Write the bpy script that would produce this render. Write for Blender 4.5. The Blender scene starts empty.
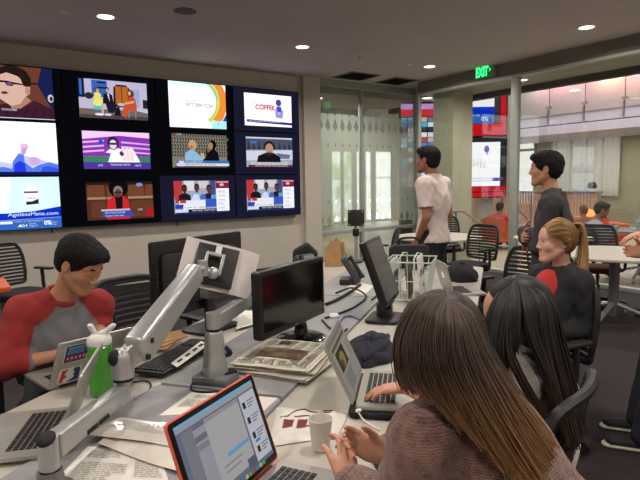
import bpy, bmesh, math, random
import numpy as np
from math import sin, cos, pi, radians, sqrt, atan2
from mathutils import Matrix, Vector, Euler
random.seed(7); np.random.seed(7)
S = bpy.context.scene
COL = S.collection
# ------------------------------------------------------------------ camera of the photograph
F = 543.12; CX, CY, CH = 320.0, 240.0, 1.5
def _rot(yaw, pitch, roll):
    fw = Vector((sin(yaw)*cos(pitch), cos(yaw)*cos(pitch), sin(pitch)))
    ri = Vector((cos(yaw), -sin(yaw), 0)); up = ri.cross(fw)
    c, s = cos(roll), sin(roll)
    r2 = ri*c + up*s; u2 = up*c - ri*s
    return Matrix(((r2.x, u2.x, -fw.x), (r2.y, u2.y, -fw.y), (r2.z, u2.z, -fw.z)))
CR = _rot(.61, -.1043, -.017)
cd = bpy.data.cameras.new('camera'); cam = bpy.data.objects.new('camera', cd); COL.objects.link(cam)
cam.matrix_world = Matrix.Translation((0, 0, CH)) @ CR.to_4x4()
cd.sensor_width = 36; cd.lens = F*36/640; cd.clip_start = .05; cd.clip_end = 200
S.camera = cam
def ray(px, py): return CR @ Vector(((px-CX)/F, -(py-CY)/F, -1))
def PZ(px, py, z): d = ray(px, py); return Vector((0, 0, CH)) + d*((z-CH)/d.z)
def PY(px, py, y): d = ray(px, py); return Vector((0, 0, CH)) + d*(y/d.y)
def PX(px, py, x): d = ray(px, py); return Vector((0, 0, CH)) + d*(x/d.x)
def PD(px, py, t): return Vector((0, 0, CH)) + ray(px, py)*t
UA = radians(37); UV = Vector((cos(UA), sin(UA), 0)); NV = Vector((-sin(UA), cos(UA), 0))
def UN(u, n, z=0): return UV*u + NV*n + Vector((0, 0, z))       # desk frame: along / across the long desk
# ------------------------------------------------------------------ materials
def lin(c): return tuple(((x/255)/12.92 if x/255 <= .04045 else ((x/255+.055)/1.055)**2.4) for x in c)
MATS = {}
def M(name, c, rough=.55, metal=0, var=.06, vs=14, bump=0, bs=60, spec=None, alpha=1, trans=0, coat=0, sheen=0):
    if name in MATS: return MATS[name]
    m = bpy.data.materials.new(name); m.use_nodes = True; nt = m.node_tree; b = nt.nodes['Principled BSDF']
    l = lin(c)
    b.inputs['Roughness'].default_value = rough; b.inputs['Metallic'].default_value = metal
    if spec is not None: b.inputs['Specular IOR Level'].default_value = spec
    if coat: b.inputs['Coat Weight'].default_value = coat
    if sheen: b.inputs['Sheen Weight'].default_value = sheen
    if alpha < 1: b.inputs['Alpha'].default_value = alpha
    if trans: b.inputs['Transmission Weight'].default_value = trans
    tc = nt.nodes.new('ShaderNodeTexCoord')
    nz = nt.nodes.new('ShaderNodeTexNoise'); nz.inputs['Scale'].default_value = vs; nz.inputs['Detail'].default_value = 3
    nt.links.new(tc.outputs['Object'], nz.inputs['Vector'])
    rp = nt.nodes.new('ShaderNodeValToRGB')
    rp.color_ramp.elements[0].position = .3; rp.color_ramp.elements[1].position = .7
    rp.color_ramp.elements[0].color = tuple(x*(1-var) for x in l)+(1,); rp.color_ramp.elements[1].color = tuple(min(1, x*(1+var)) for x in l)+(1,)
    nt.links.new(nz.outputs['Fac'], rp.inputs['Fac']); nt.links.new(rp.outputs['Color'], b.inputs['Base Color'])
    if bump:
        n2 = nt.nodes.new('ShaderNodeTexNoise'); n2.inputs['Scale'].default_value = bs; n2.inputs['Detail'].default_value = 2
        nt.links.new(tc.outputs['Object'], n2.inputs['Vector'])
        bp = nt.nodes.new('ShaderNodeBump'); bp.inputs['Strength'].default_value = bump; bp.inputs['Distance'].default_value = .01
        nt.links.new(n2.outputs['Fac'], bp.inputs['Height']); nt.links.new(bp.outputs['Normal'], b.inputs['Normal'])
    MATS[name] = m; return m
def EM(c, s=1.0):                                   # light given off by a screen, lamp or window
    k = 'glow_%02x%02x%02x_%d' % (tuple(int(x) for x in c)+(int(s*100),))
    if k in MATS: return MATS[k]
    m = bpy.data.materials.new(k); m.use_nodes = True; nt = m.node_tree; nt.nodes.clear()
    e = nt.nodes.new('ShaderNodeEmission'); o = nt.nodes.new('ShaderNodeOutputMaterial')
    e.inputs['Color'].default_value = lin(c)+(1,); e.inputs['Strength'].default_value = s*1.2
    nt.links.new(e.outputs[0], o.inputs[0]); MATS[k] = m; return m
# ------------------------------------------------------------------ objects
def thing(name, label, cat, loc=(0, 0, 0), rz=0, group=None, mat=None):
    o = bpy.data.objects.new(name, None); COL.objects.link(o); o.empty_display_size = .1
    if mat is not None: o.matrix_basis = mat
    else: o.location = loc; o.rotation_euler = (0, 0, rz)
    return tag(o, label, cat, group)
def tag(o, label, cat, group=None, kind=None):
    o['label'] = label; o['category'] = cat
    if group: o['group'] = group
    if kind: o['kind'] = kind
    return o
def wm(o):
    m = Matrix.Identity(4)
    while o is not None: m = o.matrix_basis @ m; o = o.parent
    return m
def kids(o): return [c for c in COL.objects if c.parent == o]
def copy_tree(o, parent=None):
    c = o.copy(); COL.objects.link(c); c.parent = parent
    for ch in kids(o): copy_tree(ch, c)
    return c
class MB:
    def __init__(s, T=None): s.v = []; s.f = []; s.m = []; s.T = T or Matrix.Identity(4)
    def add(s, vs, fs, m=0):
        b = len(s.v); T = s.T
        s.v += [tuple(T @ Vector(v)) for v in vs]; s.f += [tuple(b+i for i in f) for f in fs]
        s.m += ([m]*len(fs) if isinstance(m, int) else list(m)); return s
    def bm(s, bm, m=0):
        bm.verts.index_update(); s.add([v.co for v in bm.verts], [[v.index for v in f.verts] for f in bm.faces], m); bm.free(); return s
    def box(s, c, d, m=0, R=None, bev=0, seg=2):
        bm = bmesh.new(); bmesh.ops.create_cube(bm, size=1)
        for v in bm.verts: v.co = Vector((v.co.x*d[0], v.co.y*d[1], v.co.z*d[2]))
        if bev: bmesh.ops.bevel(bm, geom=bm.edges[:]+bm.verts[:], offset=min(bev, min(d)*.49), segments=seg, affect='EDGES', profile=.5)
        A = Matrix.Translation(c) @ (R.to_4x4() if R is not None else Matrix.Identity(4))
        for v in bm.verts: v.co = A @ v.co
        return s.bm(bm, m)
    def boxm(s, lo, hi, m=0, bev=0): 
        lo = Vector(lo); hi = Vector(hi); return s.box((lo+hi)/2, hi-lo, m, None, bev)
    def ring(s, c, x, y, r, n, ph=0): return [Vector(c)+x*(r*cos(2*pi*i/n+ph))+y*(r*sin(2*pi*i/n+ph)) for i in range(n)]
    def cyl(s, p0, p1, r0, r1=None, n=16, m=0, cap=True):
        p0 = Vector(p0); p1 = Vector(p1); r1 = r0 if r1 is None else r1; d = (p1-p0).normalized()
        x = d.orthogonal().normalized(); y = d.cross(x)
        vs = s.ring(p0, x, y, r0, n)+s.ring(p1, x, y, r1, n)
        fs = [(i, (i+1) % n, n+(i+1) % n, n+i) for i in range(n)]
        if cap: fs += [tuple(range(n-1, -1, -1)), tuple(range(n, 2*n))]
        return s.add(vs, fs, m)
    def tube(s, pts, r, n=8, m=0, closed=False, flat=1.0):
        pts = [Vector(p) for p in pts]; N = len(pts); rr = r if isinstance(r, (list, tuple)) else [r]*N
        vs = []; px = None
        for i, p in enumerate(pts):
            a = pts[(i-1) % N] if (closed or i) else p; b = pts[(i+1) % N] if (closed or i < N-1) else p
            d = (b-a); d = d.normalized() if d.length > 1e-9 else Vector((0, 0, 1))
            if px is None: x = d.orthogonal().normalized()
            else:
                x = px-d*px.dot(d); x = x.normalized() if x.length > 1e-6 else d.orthogonal().normalized()
            px = x; y = d.cross(x)
            vs += [p+x*(rr[i]*cos(2*pi*k/n))+y*(rr[i]*flat*sin(2*pi*k/n)) for k in range(n)]
        fs = []
        for i in range(N if closed else N-1):
            j = (i+1) % N
            fs += [(i*n+k, i*n+(k+1) % n, j*n+(k+1) % n, j*n+k) for k in range(n)]
        if not closed: fs += [tuple(range(n-1, -1, -1)), tuple(range((N-1)*n, N*n))]
        return s.add(vs, fs, m)
    def lathe(s, prof, n=24, m=0, o=(0, 0, 0), R=None):
        vs = []; fs = []; ms = []; A = Matrix.Translation(o) @ (R.to_4x4() if R is not None else Matrix.Identity(4))
        for r, z in prof: vs += [A @ Vector((r*cos(2*pi*k/n), r*sin(2*pi*k/n), z)) for k in range(n)]
        for i in range(len(prof)-1): fs += [(i*n+k, i*n+(k+1) % n, (i+1)*n+(k+1) % n, (i+1)*n+k) for k in range(n)]
        if prof[0][0] > 1e-6: fs.append(tuple(range(n-1, -1, -1)))
        if prof[-1][0] > 1e-6: fs.append(tuple(range((len(prof)-1)*n, len(prof)*n)))
        return s.add(vs, fs, m)
    def ball(s, c, r, m=0, R=None, u=16, w=10):
        bm = bmesh.new(); bmesh.ops.create_uvsphere(bm, u_segments=u, v_segments=w, radius=1)
        r = r if isinstance(r, (tuple, list)) else (r, r, r)
        A = Matrix.Translation(c) @ (R.to_4x4() if R is not None else Matrix.Identity(4)) @ Matrix.Diagonal((r[0], r[1], r[2], 1))
        for v in bm.verts: v.co = A @ v.co
        return s.bm(bm, m)
    def prism(s, poly, z0, z1, m=0, A=None):
        n = len(poly); A = A or Matrix.Identity(4)
        vs = [A @ Vector((p[0], p[1], z0)) for p in poly]+[A @ Vector((p[0], p[1], z1)) for p in poly]
        fs = [tuple(range(n-1, -1, -1)), tuple(range(n, 2*n))]+[(i, (i+1) % n, n+(i+1) % n, n+i) for i in range(n)]
        return s.add(vs, fs, m)
    def slab(s, poly, z0, z1, m=0, bev=.003):
        bm = bmesh.new(); vs = [bm.verts.new((p[0], p[1], z0)) for p in poly]; f = bm.faces.new(vs)
        r = bmesh.ops.extrude_face_region(bm, geom=[f])
        for e in r['geom']:
            if isinstance(e, bmesh.types.BMVert): e.co.z = z1
        bmesh.ops.recalc_face_normals(bm, faces=bm.faces[:])
        if bev:
            ed = [e for e in bm.edges if abs(e.verts[0].co.z-e.verts[1].co.z) < 1e-6]
            bmesh.ops.bevel(bm, geom=ed, offset=bev, segments=2, affect='EDGES', profile=.5)
        return s.bm(bm, m)
    def grid(s, fn, nu, nv, m=0, thick=0):
        vs = [fn(i/nu, j/nv) for j in range(nv+1) for i in range(nu+1)]
        fs = [(j*(nu+1)+i, j*(nu+1)+i+1, (j+1)*(nu+1)+i+1, (j+1)*(nu+1)+i) for j in range(nv) for i in range(nu)]
        if not thick: return s.add(vs, fs, m)
        bm = bmesh.new(); bv = [bm.verts.new(v) for v in vs]
        for f in fs: bm.faces.new([bv[i] for i in f])
        bm.normal_update()
        bmesh.ops.solidify(bm, geom=bm.faces[:], thickness=thick)
        return s.bm(bm, m)
    def text(s, t, size, A, m=0, align='LEFT', depth=0, sx=1, bold=0):
        cu = bpy.data.curves.new('t', 'FONT'); cu.body = t; cu.size = size; cu.align_x = align; cu.extrude = depth; cu.resolution_u = 3; cu.offset = bold
        o = bpy.data.objects.new('t', cu); me = bpy.data.meshes.new_from_object(o)
        s.add([A @ Vector((v.co.x*sx, v.co.y, v.co.z)) for v in me.vertices], [tuple(p.vertices) for p in me.polygons], m)
        bpy.data.objects.remove(o); bpy.data.curves.remove(cu); bpy.data.meshes.remove(me); return s
    def build(s, name, mats, parent=None, world=True, smooth=35):
        V = s.v
        if parent is not None and world:
            I = wm(parent).inverted(); V = [tuple(I @ Vector(v)) for v in V]
        me = bpy.data.meshes.new(name); me.from_pydata(V, [], s.f); me.validate()
        for m in (mats if isinstance(mats, (list, tuple)) else [mats]): me.materials.append(m)
        if len(me.polygons) == len(s.m): me.polygons.foreach_set('material_index', s.m)
        bm = bmesh.new(); bm.from_mesh(me); bmesh.ops.recalc_face_normals(bm, faces=bm.faces[:]) if not getattr(s, 'keepn', False) else None; bm.to_mesh(me); bm.free()
        if smooth:
            me.polygons.foreach_set('use_smooth', [True]*len(me.polygons)); me.set_sharp_from_angle(angle=radians(smooth))
        o = bpy.data.objects.new(name, me); COL.objects.link(o); o.parent = parent; return o
def struct(name, mb, mats, parent=None, smooth=35):
    o = mb.build(name, mats, parent, True, smooth)
    if parent is None: o['kind'] = 'structure'
    return o
def frame(o, x, z):                                 # matrix from origin, x axis and approximate z axis
    x = Vector(x).normalized(); z = Vector(z); y = z.cross(x).normalized(); z = x.cross(y)
    return Matrix(((x.x, y.x, z.x, o[0]), (x.y, y.y, z.y, o[1]), (x.z, y.z, z.z, o[2]), (0, 0, 0, 1)))
def rrect(x0, x1, y0, y1, r, k=4):
    out = []
    for cx, cy, a in ((x1-r, y1-r, 0), (x0+r, y1-r, 90), (x0+r, y0+r, 180), (x1-r, y0+r, 270)):
        out += [(cx+r*cos(radians(a+90*i/k)), cy+r*sin(radians(a+90*i/k))) for i in range(k+1)]
    return out
def spline(pts, n=8):
    P = [Vector(p) for p in pts]; out = []
    for i in range(len(P)-1):
        a = P[max(i-1, 0)]; b = P[i]; c = P[i+1]; d = P[min(i+2, len(P)-1)]
        for k in range(n):
            t = k/n; out.append(.5*((2*b)+(c-a)*t+(2*a-5*b+4*c-d)*t*t+(3*b-a-3*c+d)*t**3))
    return out+[P[-1]]
def area(name, loc, size, power, color=(1, .9, .8), rot=(0, 0, 0), shape='DISK', spread=None):
    l = bpy.data.lights.new(name, 'AREA'); l.energy = power; l.color = color; l.shape = 'RECTANGLE' if isinstance(size, tuple) else shape
    if isinstance(size, tuple): l.size, l.size_y = size
    else: l.size = size
    if spread: l.spread = spread
    o = bpy.data.objects.new(name, l); COL.objects.link(o); o.location = loc; o.rotation_euler = rot; return o
# ================================================================== SETTING
CZ = 3.3; YW = 7.925; YG = 7.87; YR = 7.3; XC = 7.90; XG = 7.364; XL = -2.6; YB = -2.6
wallp = M('painted_wall', (204, 196, 184), .8, var=.03, vs=3, bump=.05, bs=180)
ceilp = M('ceiling_paint', (190, 178, 176), .9, var=.03, vs=2)
carpet = M('carpet_pile', (47, 38, 41), .95, var=.22, vs=120, bump=.5, bs=500)
tile = M('atrium_stone', (150, 138, 118), .5, var=.06, vs=4)
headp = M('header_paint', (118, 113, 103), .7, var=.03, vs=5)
frm = M('frame_paint', (168, 172, 166), .45, var=.03)
darkb = M('dark_reveal', (42, 38, 35), .7)
beige = M('atrium_beige', (170, 163, 140), .75, var=.04, vs=3)
greyw = M('atrium_grey', (158, 160, 154), .7, var=.04, vs=3)
white = M('white_paint', (205, 203, 200), .6, var=.03)
steel = M('brushed_steel', (170, 172, 172), .35, metal=.9, var=.05, vs=40)
def glassmat(name, tint, gl=.06):
    m = bpy.data.materials.new(name); m.use_nodes = True; nt = m.node_tree; nt.nodes.clear()
    t = nt.nodes.new('ShaderNodeBsdfTransparent'); t.inputs[0].default_value = tint+(1,)
    g = nt.nodes.new('ShaderNodeBsdfGlossy'); g.inputs['Roughness'].default_value = .02; g.inputs[0].default_value = (.9, .95, .92, 1)
    x = nt.nodes.new('ShaderNodeMixShader'); o = nt.nodes.new('ShaderNodeOutputMaterial'); x.inputs[0].default_value = gl
    nt.links.new(t.outputs[0], x.inputs[1]); nt.links.new(g.outputs[0], x.inputs[2]); nt.links.new(x.outputs[0], o.inputs[0]); return m
glass = glassmat('clear_glass', (.93, .95, .93), .06)
def box_struct(name, lo, hi, m, bev=0): mb = MB(); mb.boxm(lo, hi, 0, bev); return struct(name, mb, m)
box_struct('floor', (XL, YB, -.1), (XG, YW+.1, 0), carpet)
box_struct('floor_atrium', (XG, -4, -.1), (24, 20, -.004), tile)
mb = MB(); mb.boxm((5.52, YG, -.1), (XG, 20, -.003)); mb.boxm((3.2, YW+.15, -.1), (5.52, 20, -.003)); struct('floor_lobby', mb, tile)
mb = MB(); mb.prism([(XG, YR), (XC, YG), (XG, YG)], -.1, .0, 0); struct('floor_corner', mb, carpet); mb = MB(); mb.boxm((XG+.1, YR-.06, CZ), (XC+.1, YG+.1, CZ+.12)); struct('ceiling_corner', mb, ceilp)
box_struct('ceiling', (XL, YB, CZ), (XG+.1, YW+.1, CZ+.12), ceilp)
box_struct('wall_video', (XL, YW, 0), (5.25, YW+.12, CZ), wallp)
box_struct('wall_pillar', (5.193, YG-.03, 0), (5.533, YW+.12, CZ), wallp)
box_struct('wall_left', (XL-.1, YB, 0), (XL, YW+.1, CZ), wallp)
box_struct('wall_back', (XL, YB-.1, 0), (XG+.1, YB, CZ), wallp)
box_struct('baseboard_video', (XL, YW-.012, 0), (5.193, YW, .1), darkb)
box_struct('trim_front_header', (5.533, YG-.02, 3.225), (XC+.03, YG+.1, CZ), frm)
mb = MB(); mb.prism([(XG-.03, YR-.03), (XG+.02, YR-.06), (XC+.06, YG-.03), (XC+.04, YG+.07), (XC-.02, YG+.02)], 0, CZ, 0); struct('trim_corner_post', mb, frm)
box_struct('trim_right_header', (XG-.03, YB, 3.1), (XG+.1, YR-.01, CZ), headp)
# front glazing: two panes, mullions, sill and a low pane under it
mb = MB()
for x0, x1 in ((5.533, 5.558), (6.455, 6.51), (7.85, XC)): mb.boxm((x0, YG-.01, 0), (x1, YG+.07, 3.225), 0, .004)
mb.boxm((5.533, YG-.012, 3.19), (XC, YG+.07, 3.225), 0, .003); mb.boxm((5.533, YG-.015, .578), (XC, YG+.07, .645), 0, .004); mb.boxm((5.533, YG-.01, 0), (XC, YG+.06, .08))
wf = struct('window_1', mb, frm)
for x0, x1 in ((5.558, 6.455), (6.51, 7.85)):
    for z0, z1 in ((.645, 3.19), (.08, .578)):
        mb = MB(); mb.boxm((x0, YG+.025, z0), (x1, YG+.033, z1)); mb.build('pane', glass, wf)
# frosted film with a lattice of diamonds, on the upper panes
fm = bpy.data.materials.new('frosted_diamond_film'); fm.use_nodes = True; nt = fm.node_tree; nt.nodes.clear()
def nd(t, **k):
    n = nt.nodes.new(t)
    for a, b in k.items(): setattr(n, a, b)
    return n
def mth(op, a, b=None, c=None):
    n = nd('ShaderNodeMath', operation=op)
    for i, q in enumerate((a, b, c)):
        if q is None: continue
        if isinstance(q, (int, float)): n.inputs[i].default_value = q
        else: nt.links.new(q, n.inputs[i])
    return n.outputs[0]
tc = nd('ShaderNodeTexCoord'); sp = nd('ShaderNodeSeparateXYZ'); nt.links.new(tc.outputs['Object'], sp.inputs[0])
fx = mth('ABSOLUTE', mth('SUBTRACT', mth('FRACT', mth('MULTIPLY', sp.outputs['X'], 6.2)), .5))
fz = mth('ABSOLUTE', mth('SUBTRACT', mth('FRACT', mth('MULTIPLY', sp.outputs['Z'], 3.0)), .5))
dd = mth('ADD', fx, fz)                                        # 0 in a diamond's centre, .5 on its edge
szn = mth('ABSOLUTE', mth('SUBTRACT', sp.outputs['Z'], 1.63))  # clear diamonds grow towards the top and the bottom of the band
size = mth('MULTIPLY', mth('SUBTRACT', szn, .28), .62)
inside = mth('LESS_THAN', dd, size)
band = mth('MULTIPLY', mth('LESS_THAN', sp.outputs['Z'], 2.72), mth('GREATER_THAN', sp.outputs['Z'], .74))
fac = mth('ADD', .06, mth('MULTIPLY', band, mth('SUBTRACT', .46, mth('MULTIPLY', inside, .36))))
tr = nd('ShaderNodeBsdfTransparent'); df = nd('ShaderNodeBsdfTranslucent'); df.inputs[0].default_value = (.72, .78, .72, 1)
d2 = nd('ShaderNodeBsdfDiffuse'); d2.inputs[0].default_value = (.6, .66, .6, 1); ad = nd('ShaderNodeMixShader'); ad.inputs[0].default_value = .5
nt.links.new(df.outputs[0], ad.inputs[1]); nt.links.new(d2.outputs[0], ad.inputs[2])
mx = nd('ShaderNodeMixShader'); out = nd('ShaderNodeOutputMaterial')
nt.links.new(fac, mx.inputs[0]); nt.links.new(tr.outputs[0], mx.inputs[1]); nt.links.new(ad.outputs[0], mx.inputs[2]); nt.links.new(mx.outputs[0], out.inputs[0])
for x0, x1 in ((5.558, 6.455), (6.51, 7.85)):
    mb = MB(); mb.boxm((x0, YG+.020, .645), (x1, YG+.0225, 3.19)); mb.build('frosted_film', fm, wf)
# right glazing along X = XG
mb = MB()
for y0, y1 in ((5.17, 5.30), (1.9, 2.02), (-1.2, -1.1)): mb.boxm((XG-.03, y0, 0), (XG+.05, y1, 3.1), 0, .006)
mb.boxm((XG-.04, YB, 3.06), (XG+.06, YR-.03, 3.1), 0, .003)
mb.boxm((XG-.05, YB, 0), (XG+.05, YR-.03, .065), 0, .004)
wr = struct('window_2', mb, frm)
for y0, y1 in ((5.30, YR-.04), (2.02, 5.17), (-1.1, 1.9)):
    mb = MB(); mb.boxm((XG+.005, y0, .065), (XG+.015, y1, 3.06)); mb.build('pane', glass, wr)
# ---- beyond the glass: soffit, atrium, balcony
box_struct('ceiling_soffit_end', (XC+.1, 7.26, 3.1), (8.35, 9.2, 3.3), M('soffit_paint', (158, 152, 142), .85))
box_struct('ceiling_soffit', (XG+.1, -4, 3.1), (8.35, 7.24, 3.3), M('soffit_paint', (158, 152, 142), .85))
box_struct('trim_soffit_edge', (8.35, -4, 3.0), (8.5, 9.2, 3.32), darkb)
mb = MB(); mb.boxm((3.2, YW+.13, 3.1), (XC+.1, 9.6, 3.3)); struct('ceiling_lobby', mb, M('soffit_paint', (158, 152, 142)))
box_struct('trim_lobby_beam', (3.2, 9.6, 2.72), (8.5, 10.2, 3.4), M('lobby_beam', (112, 110, 104), .8))
box_struct('ceiling_lobby_high', (3.2, 10.2, 3.0), (11.5, 16.2, 3.1), M('lobby_ceiling', (150, 142, 118), .85))
box_struct('column_1', (7.62, 6.70, -.004), (8.15, 7.17, 3.1), [M('column_stone', (176, 170, 150), .7, var=.04, vs=2)])
box_struct('ceiling_atrium', (8.35, -4, 7.4), (24, 20, 7.5), white)
# balcony across the atrium
mb = MB(); mb.boxm((15.6, -2, 2.87), (18.6, 15, 3.13)); mb.boxm((15.62, -2, 3.16), (18.6, 15, 3.5)); struct('balcony_slab', mb, M('balcony_fascia', (196, 188, 205), .6))
box_struct('wall_atrium', (19.0, -4, 0), (19.2, 20, 7.4), beige)
box_struct('wall_atrium_upper', (18.3, -2, 3.5), (18.6, 15, 7.4), M('brown_panel', (108, 92, 76), .7, var=.08, vs=3))
box_struct('wall_atrium_end', (8.5, 17, 0), (24, 17.2, 7.4), beige)
pn = M('fritted_glass', (205, 196, 200), .35, alpha=.62)
for i in range(11):
    y0 = 5.35+1.13*(i-3)
    t = thing('balcony_panel', '%s pane of the lit balustrade along the upper balcony' % ('fritted glass',), 'glass panel', (15.58, y0+.55, 3.5), group='balustrade panes on the balcony')
    mb = MB(); mb.boxm((15.57, y0+.015, 3.45), (15.59, y0+1.115, 4.46), 0, .003); mb.build('pane', pn, t)
    for dy in (.06, 1.07):
        mb = MB(); mb.cyl((15.55, y0+dy, 3.7), (15.6, y0+dy, 3.7), .03, n=10); mb.build('clamp', steel, t)
    mb = MB(); mb.boxm((15.55, y0+.012, 3.2), (15.63, y0+.045, 3.62)); mb.build('bracket', steel, t)
# slatted railing on the atrium floor
wood = M('railing_timber', (196, 152, 134), .6, var=.18, vs=9)
r = thing('slatted_railing', 'long timber slat railing with steel posts across the atrium', 'railing', (15.6, 10, 0))
mb = MB(); y = 8.2
while y < 13.4: mb.boxm((15.58, y, .05), (15.62, y+.062, 1.08)); y += .1
mb.build('slats', wood, r)
mb = MB(); mb.boxm((15.55, 8.15, 1.08), (15.65, 13.4, 1.13)); mb.build('top_rail', steel, r)
for y in (8.2, 9.3, 10.4, 11.5, 12.6): mb = MB(); mb.boxm((15.53, y-.02, -.004), (15.57, y+.02, 1.1)); mb.build('post', steel, r)
# curtained windows of the far wall
win = EM((220, 220, 216), 1.0); cur = M('sheer_curtain', (206, 204, 198), .9, alpha=.8)
mb = MB()
for y in np.arange(9.35, 11.9, .58): mb.boxm((18.94, y-.03, 1.05), (19.0, y+.03, 3.75))
mb.boxm((18.94, 9.35, 3.1), (19.0, 11.8, 3.2)); mb.boxm((18.94, 9.35, 3.68), (19.0, 11.8, 3.76)); mb.boxm((18.94, 9.35, 1.0), (19.0, 11.8, 1.07))
w3 = struct('window_3', mb, greyw)
mb = MB(); mb.boxm((18.96, 9.35, 1.05), (18.98, 11.8, 3.72)); mb.build('pane', win, w3)
mb = MB(); mb.grid(lambda u, v: (18.85+.02*sin(u*90), 9.3+u*2.55, .9+v*2.85), 180, 2); mb.build('sheer_curtain', cur, w3)
mb = MB(); mb.boxm((18.94, 12.55, .5), (19.0, 13.5, 3.4)); w4 = struct('window_4', mb, greyw)
mb = MB(); mb.boxm((18.92, 12.6, .55), (18.95, 13.45, 2.6)); mb.prism([(13.02+.42*cos(a), 2.7+.5*sin(a)) for a in np.linspace(0, pi, 14)], 18.92, 18.95, 0, Matrix(((0, 0, 1, 0), (1, 0, 0, 0), (0, 1, 0, 0), (0, 0, 0, 1)))); mb.build('pane', EM((250, 246, 240), 1.1), w4)
# lobby's far wall with daylight windows (seen through the frosted film)
box_struct('wall_lobby', (3.2, 16.2, 0), (17, 16.4, 3.4), beige)
box_struct('wall_lobby_side', (3.1, YW+.12, 0), (3.2, 16.4, 3.4), beige)
sky = bpy.data.materials.new('daylight_garden'); sky.use_nodes = True; nt = sky.node_tree; nt.nodes.clear()
tc = nd('ShaderNodeTexCoord'); nz = nd('ShaderNodeTexNoise'); nz.inputs['Scale'].default_value = 2.2; rp = nd('ShaderNodeValToRGB'); em = nd('ShaderNodeEmission'); out = nd('ShaderNodeOutputMaterial')
rp.color_ramp.elements[0].position = .4; rp.color_ramp.elements[1].position = .62; rp.color_ramp.elements[0].color = (.38, .55, .25, 1); rp.color_ramp.elements[1].color = (.95, 1, .95, 1)
em.inputs['Strength'].default_value = 3.2
nt.links.new(tc.outputs['Object'], nz.inputs['Vector']); nt.links.new(nz.outputs['Fac'], rp.inputs['Fac']); nt.links.new(rp.outputs['Color'], em.inputs['Color']); nt.links.new(em.outputs[0], out.inputs[0])
skyw = EM((252, 254, 252), 4.0)
k = 5
for px0, px1, py0, py1, mt in ((332, 340, 152, 192, sky), (344, 351, 152, 192, sky), (357, 362, 152, 192, skyw), (366, 370, 152, 190, skyw), (376, 390, 152, 190, skyw), (399, 408, 60+95, 190, sky)):
    a = PY(px0, py0, 16.1); b = PY(px1, py1, 16.1)
    mb = MB(); mb.boxm((a.x-.06, 16.1, .02), (b.x+.06, 16.2, a.z+.06)); w = struct('window_%d' % k, mb, white); k += 1
    zm = .62*a.z
    for z0, z1 in ((.08, zm), (zm+.05, a.z)):
        mb = MB(); mb.boxm((a.x, 16.07, z0), (b.x, 16.1, z1)); mb.build('pane', mt, w)
# ---- ceiling fittings
trimw = M('fitting_white', (222, 218, 210), .5)
def downlight(x, y, label, z=CZ, watts=0, group=None, r=.085, power=True):
    t = thing('downlight', label, 'ceiling light', (x, y, z), group=group)
    mb = MB(); mb.lathe([(r, -.002), (r+.02, -.006), (r+.022, 0), (r, 0)], 28, 0, (x, y, z)); mb.build('trim_ring', trimw, t)
    mb = MB(); mb.lathe([(r, -.004), (.0, -.0045)], 28, 0, (x, y, z)); mb.build('lamp_face', EM((255, 246, 232), 3.2), t)
    if watts: area('downlight_lamp', (x, y, z-.03), .2, watts, (1, .92, .84), spread=radians(165))
    return t
W0 = 33
for i, x in enumerate((-.9, 1.6, 4.1, 6.5)):
    for j, y in enumerate((6.2, 3.66, 1.12, -1.4)):
        lab = {(1, 0): 'round white ceiling downlight lit above the leftmost screens', (2, 0): 'round white ceiling downlight lit over the right end of the video wall',
               (3, 0): 'round lit downlight beside the ceiling vents by the glass corner', (3, 1): 'round lit ceiling downlight to the right of the green exit sign'}.get((i, j))
        if lab: downlight(x, y, lab, watts=W0, group='ceiling downlights in the room')
        else: area('downlight_lamp', (x, y, CZ-.03), .2, W0, (1, .92, .84), spread=radians(165))
for x, y, lab in ((7.87, 7.57, 'lit downlight in the soffit outside, just past the corner mullion'), (7.85, 5.47, 'lit downlight in the soffit behind the tall mullion'), (6.02, 8.6, 'lit downlight in the lobby ceiling behind the first front pane')):
    downlight(x, y, lab, 3.1, 30, group='downlights beyond the glass')
def disc(name, label, cat, x, y, r, h, m, prof=None):
    mb = MB(); mb.lathe(prof or [(0, -h), (r*.8, -h), (r, -h*.5), (r, 0), (0, 0)], 26, 0, (x, y, CZ)); o = mb.build(name, m, None); return tag(o, label, cat)
disc('ceiling_speaker', 'round grey flush speaker grille in the ceiling', 'speaker', 2.24, 5.58, .12, .006, M('speaker_grille', (96, 88, 86), .8, var=.2, vs=300))
disc('ceiling_sensor', 'small round sensor in the ceiling left of the first downlight', 'sensor', 1.2, 6.22, .05, .02, trimw)
disc('ceiling_smoke_detector', 'small round cover on the ceiling between two downlights', 'detector', 6.1, 6.22, .04, .014, trimw)
t = thing('ceiling_sprinkler', 'pendent sprinkler head on the ceiling before the vents', 'sprinkler', (5.12, 6.26, CZ))
mb = MB(); mb.lathe([(.0, -.006), (.045, -.006), (.045, 0), (0, 0)], 20, 0, (5.12, 6.26, CZ)); mb.build('escutcheon', steel, t)
mb = MB(); mb.cyl((5.12, 6.26, CZ-.006), (5.12, 6.26, CZ-.05), .014); mb.lathe([(0, -.056), (.032, -.055), (.032, -.052), (0, -.05)], 16, 0, (5.12, 6.26, CZ)); mb.build('deflector', steel, t)
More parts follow.
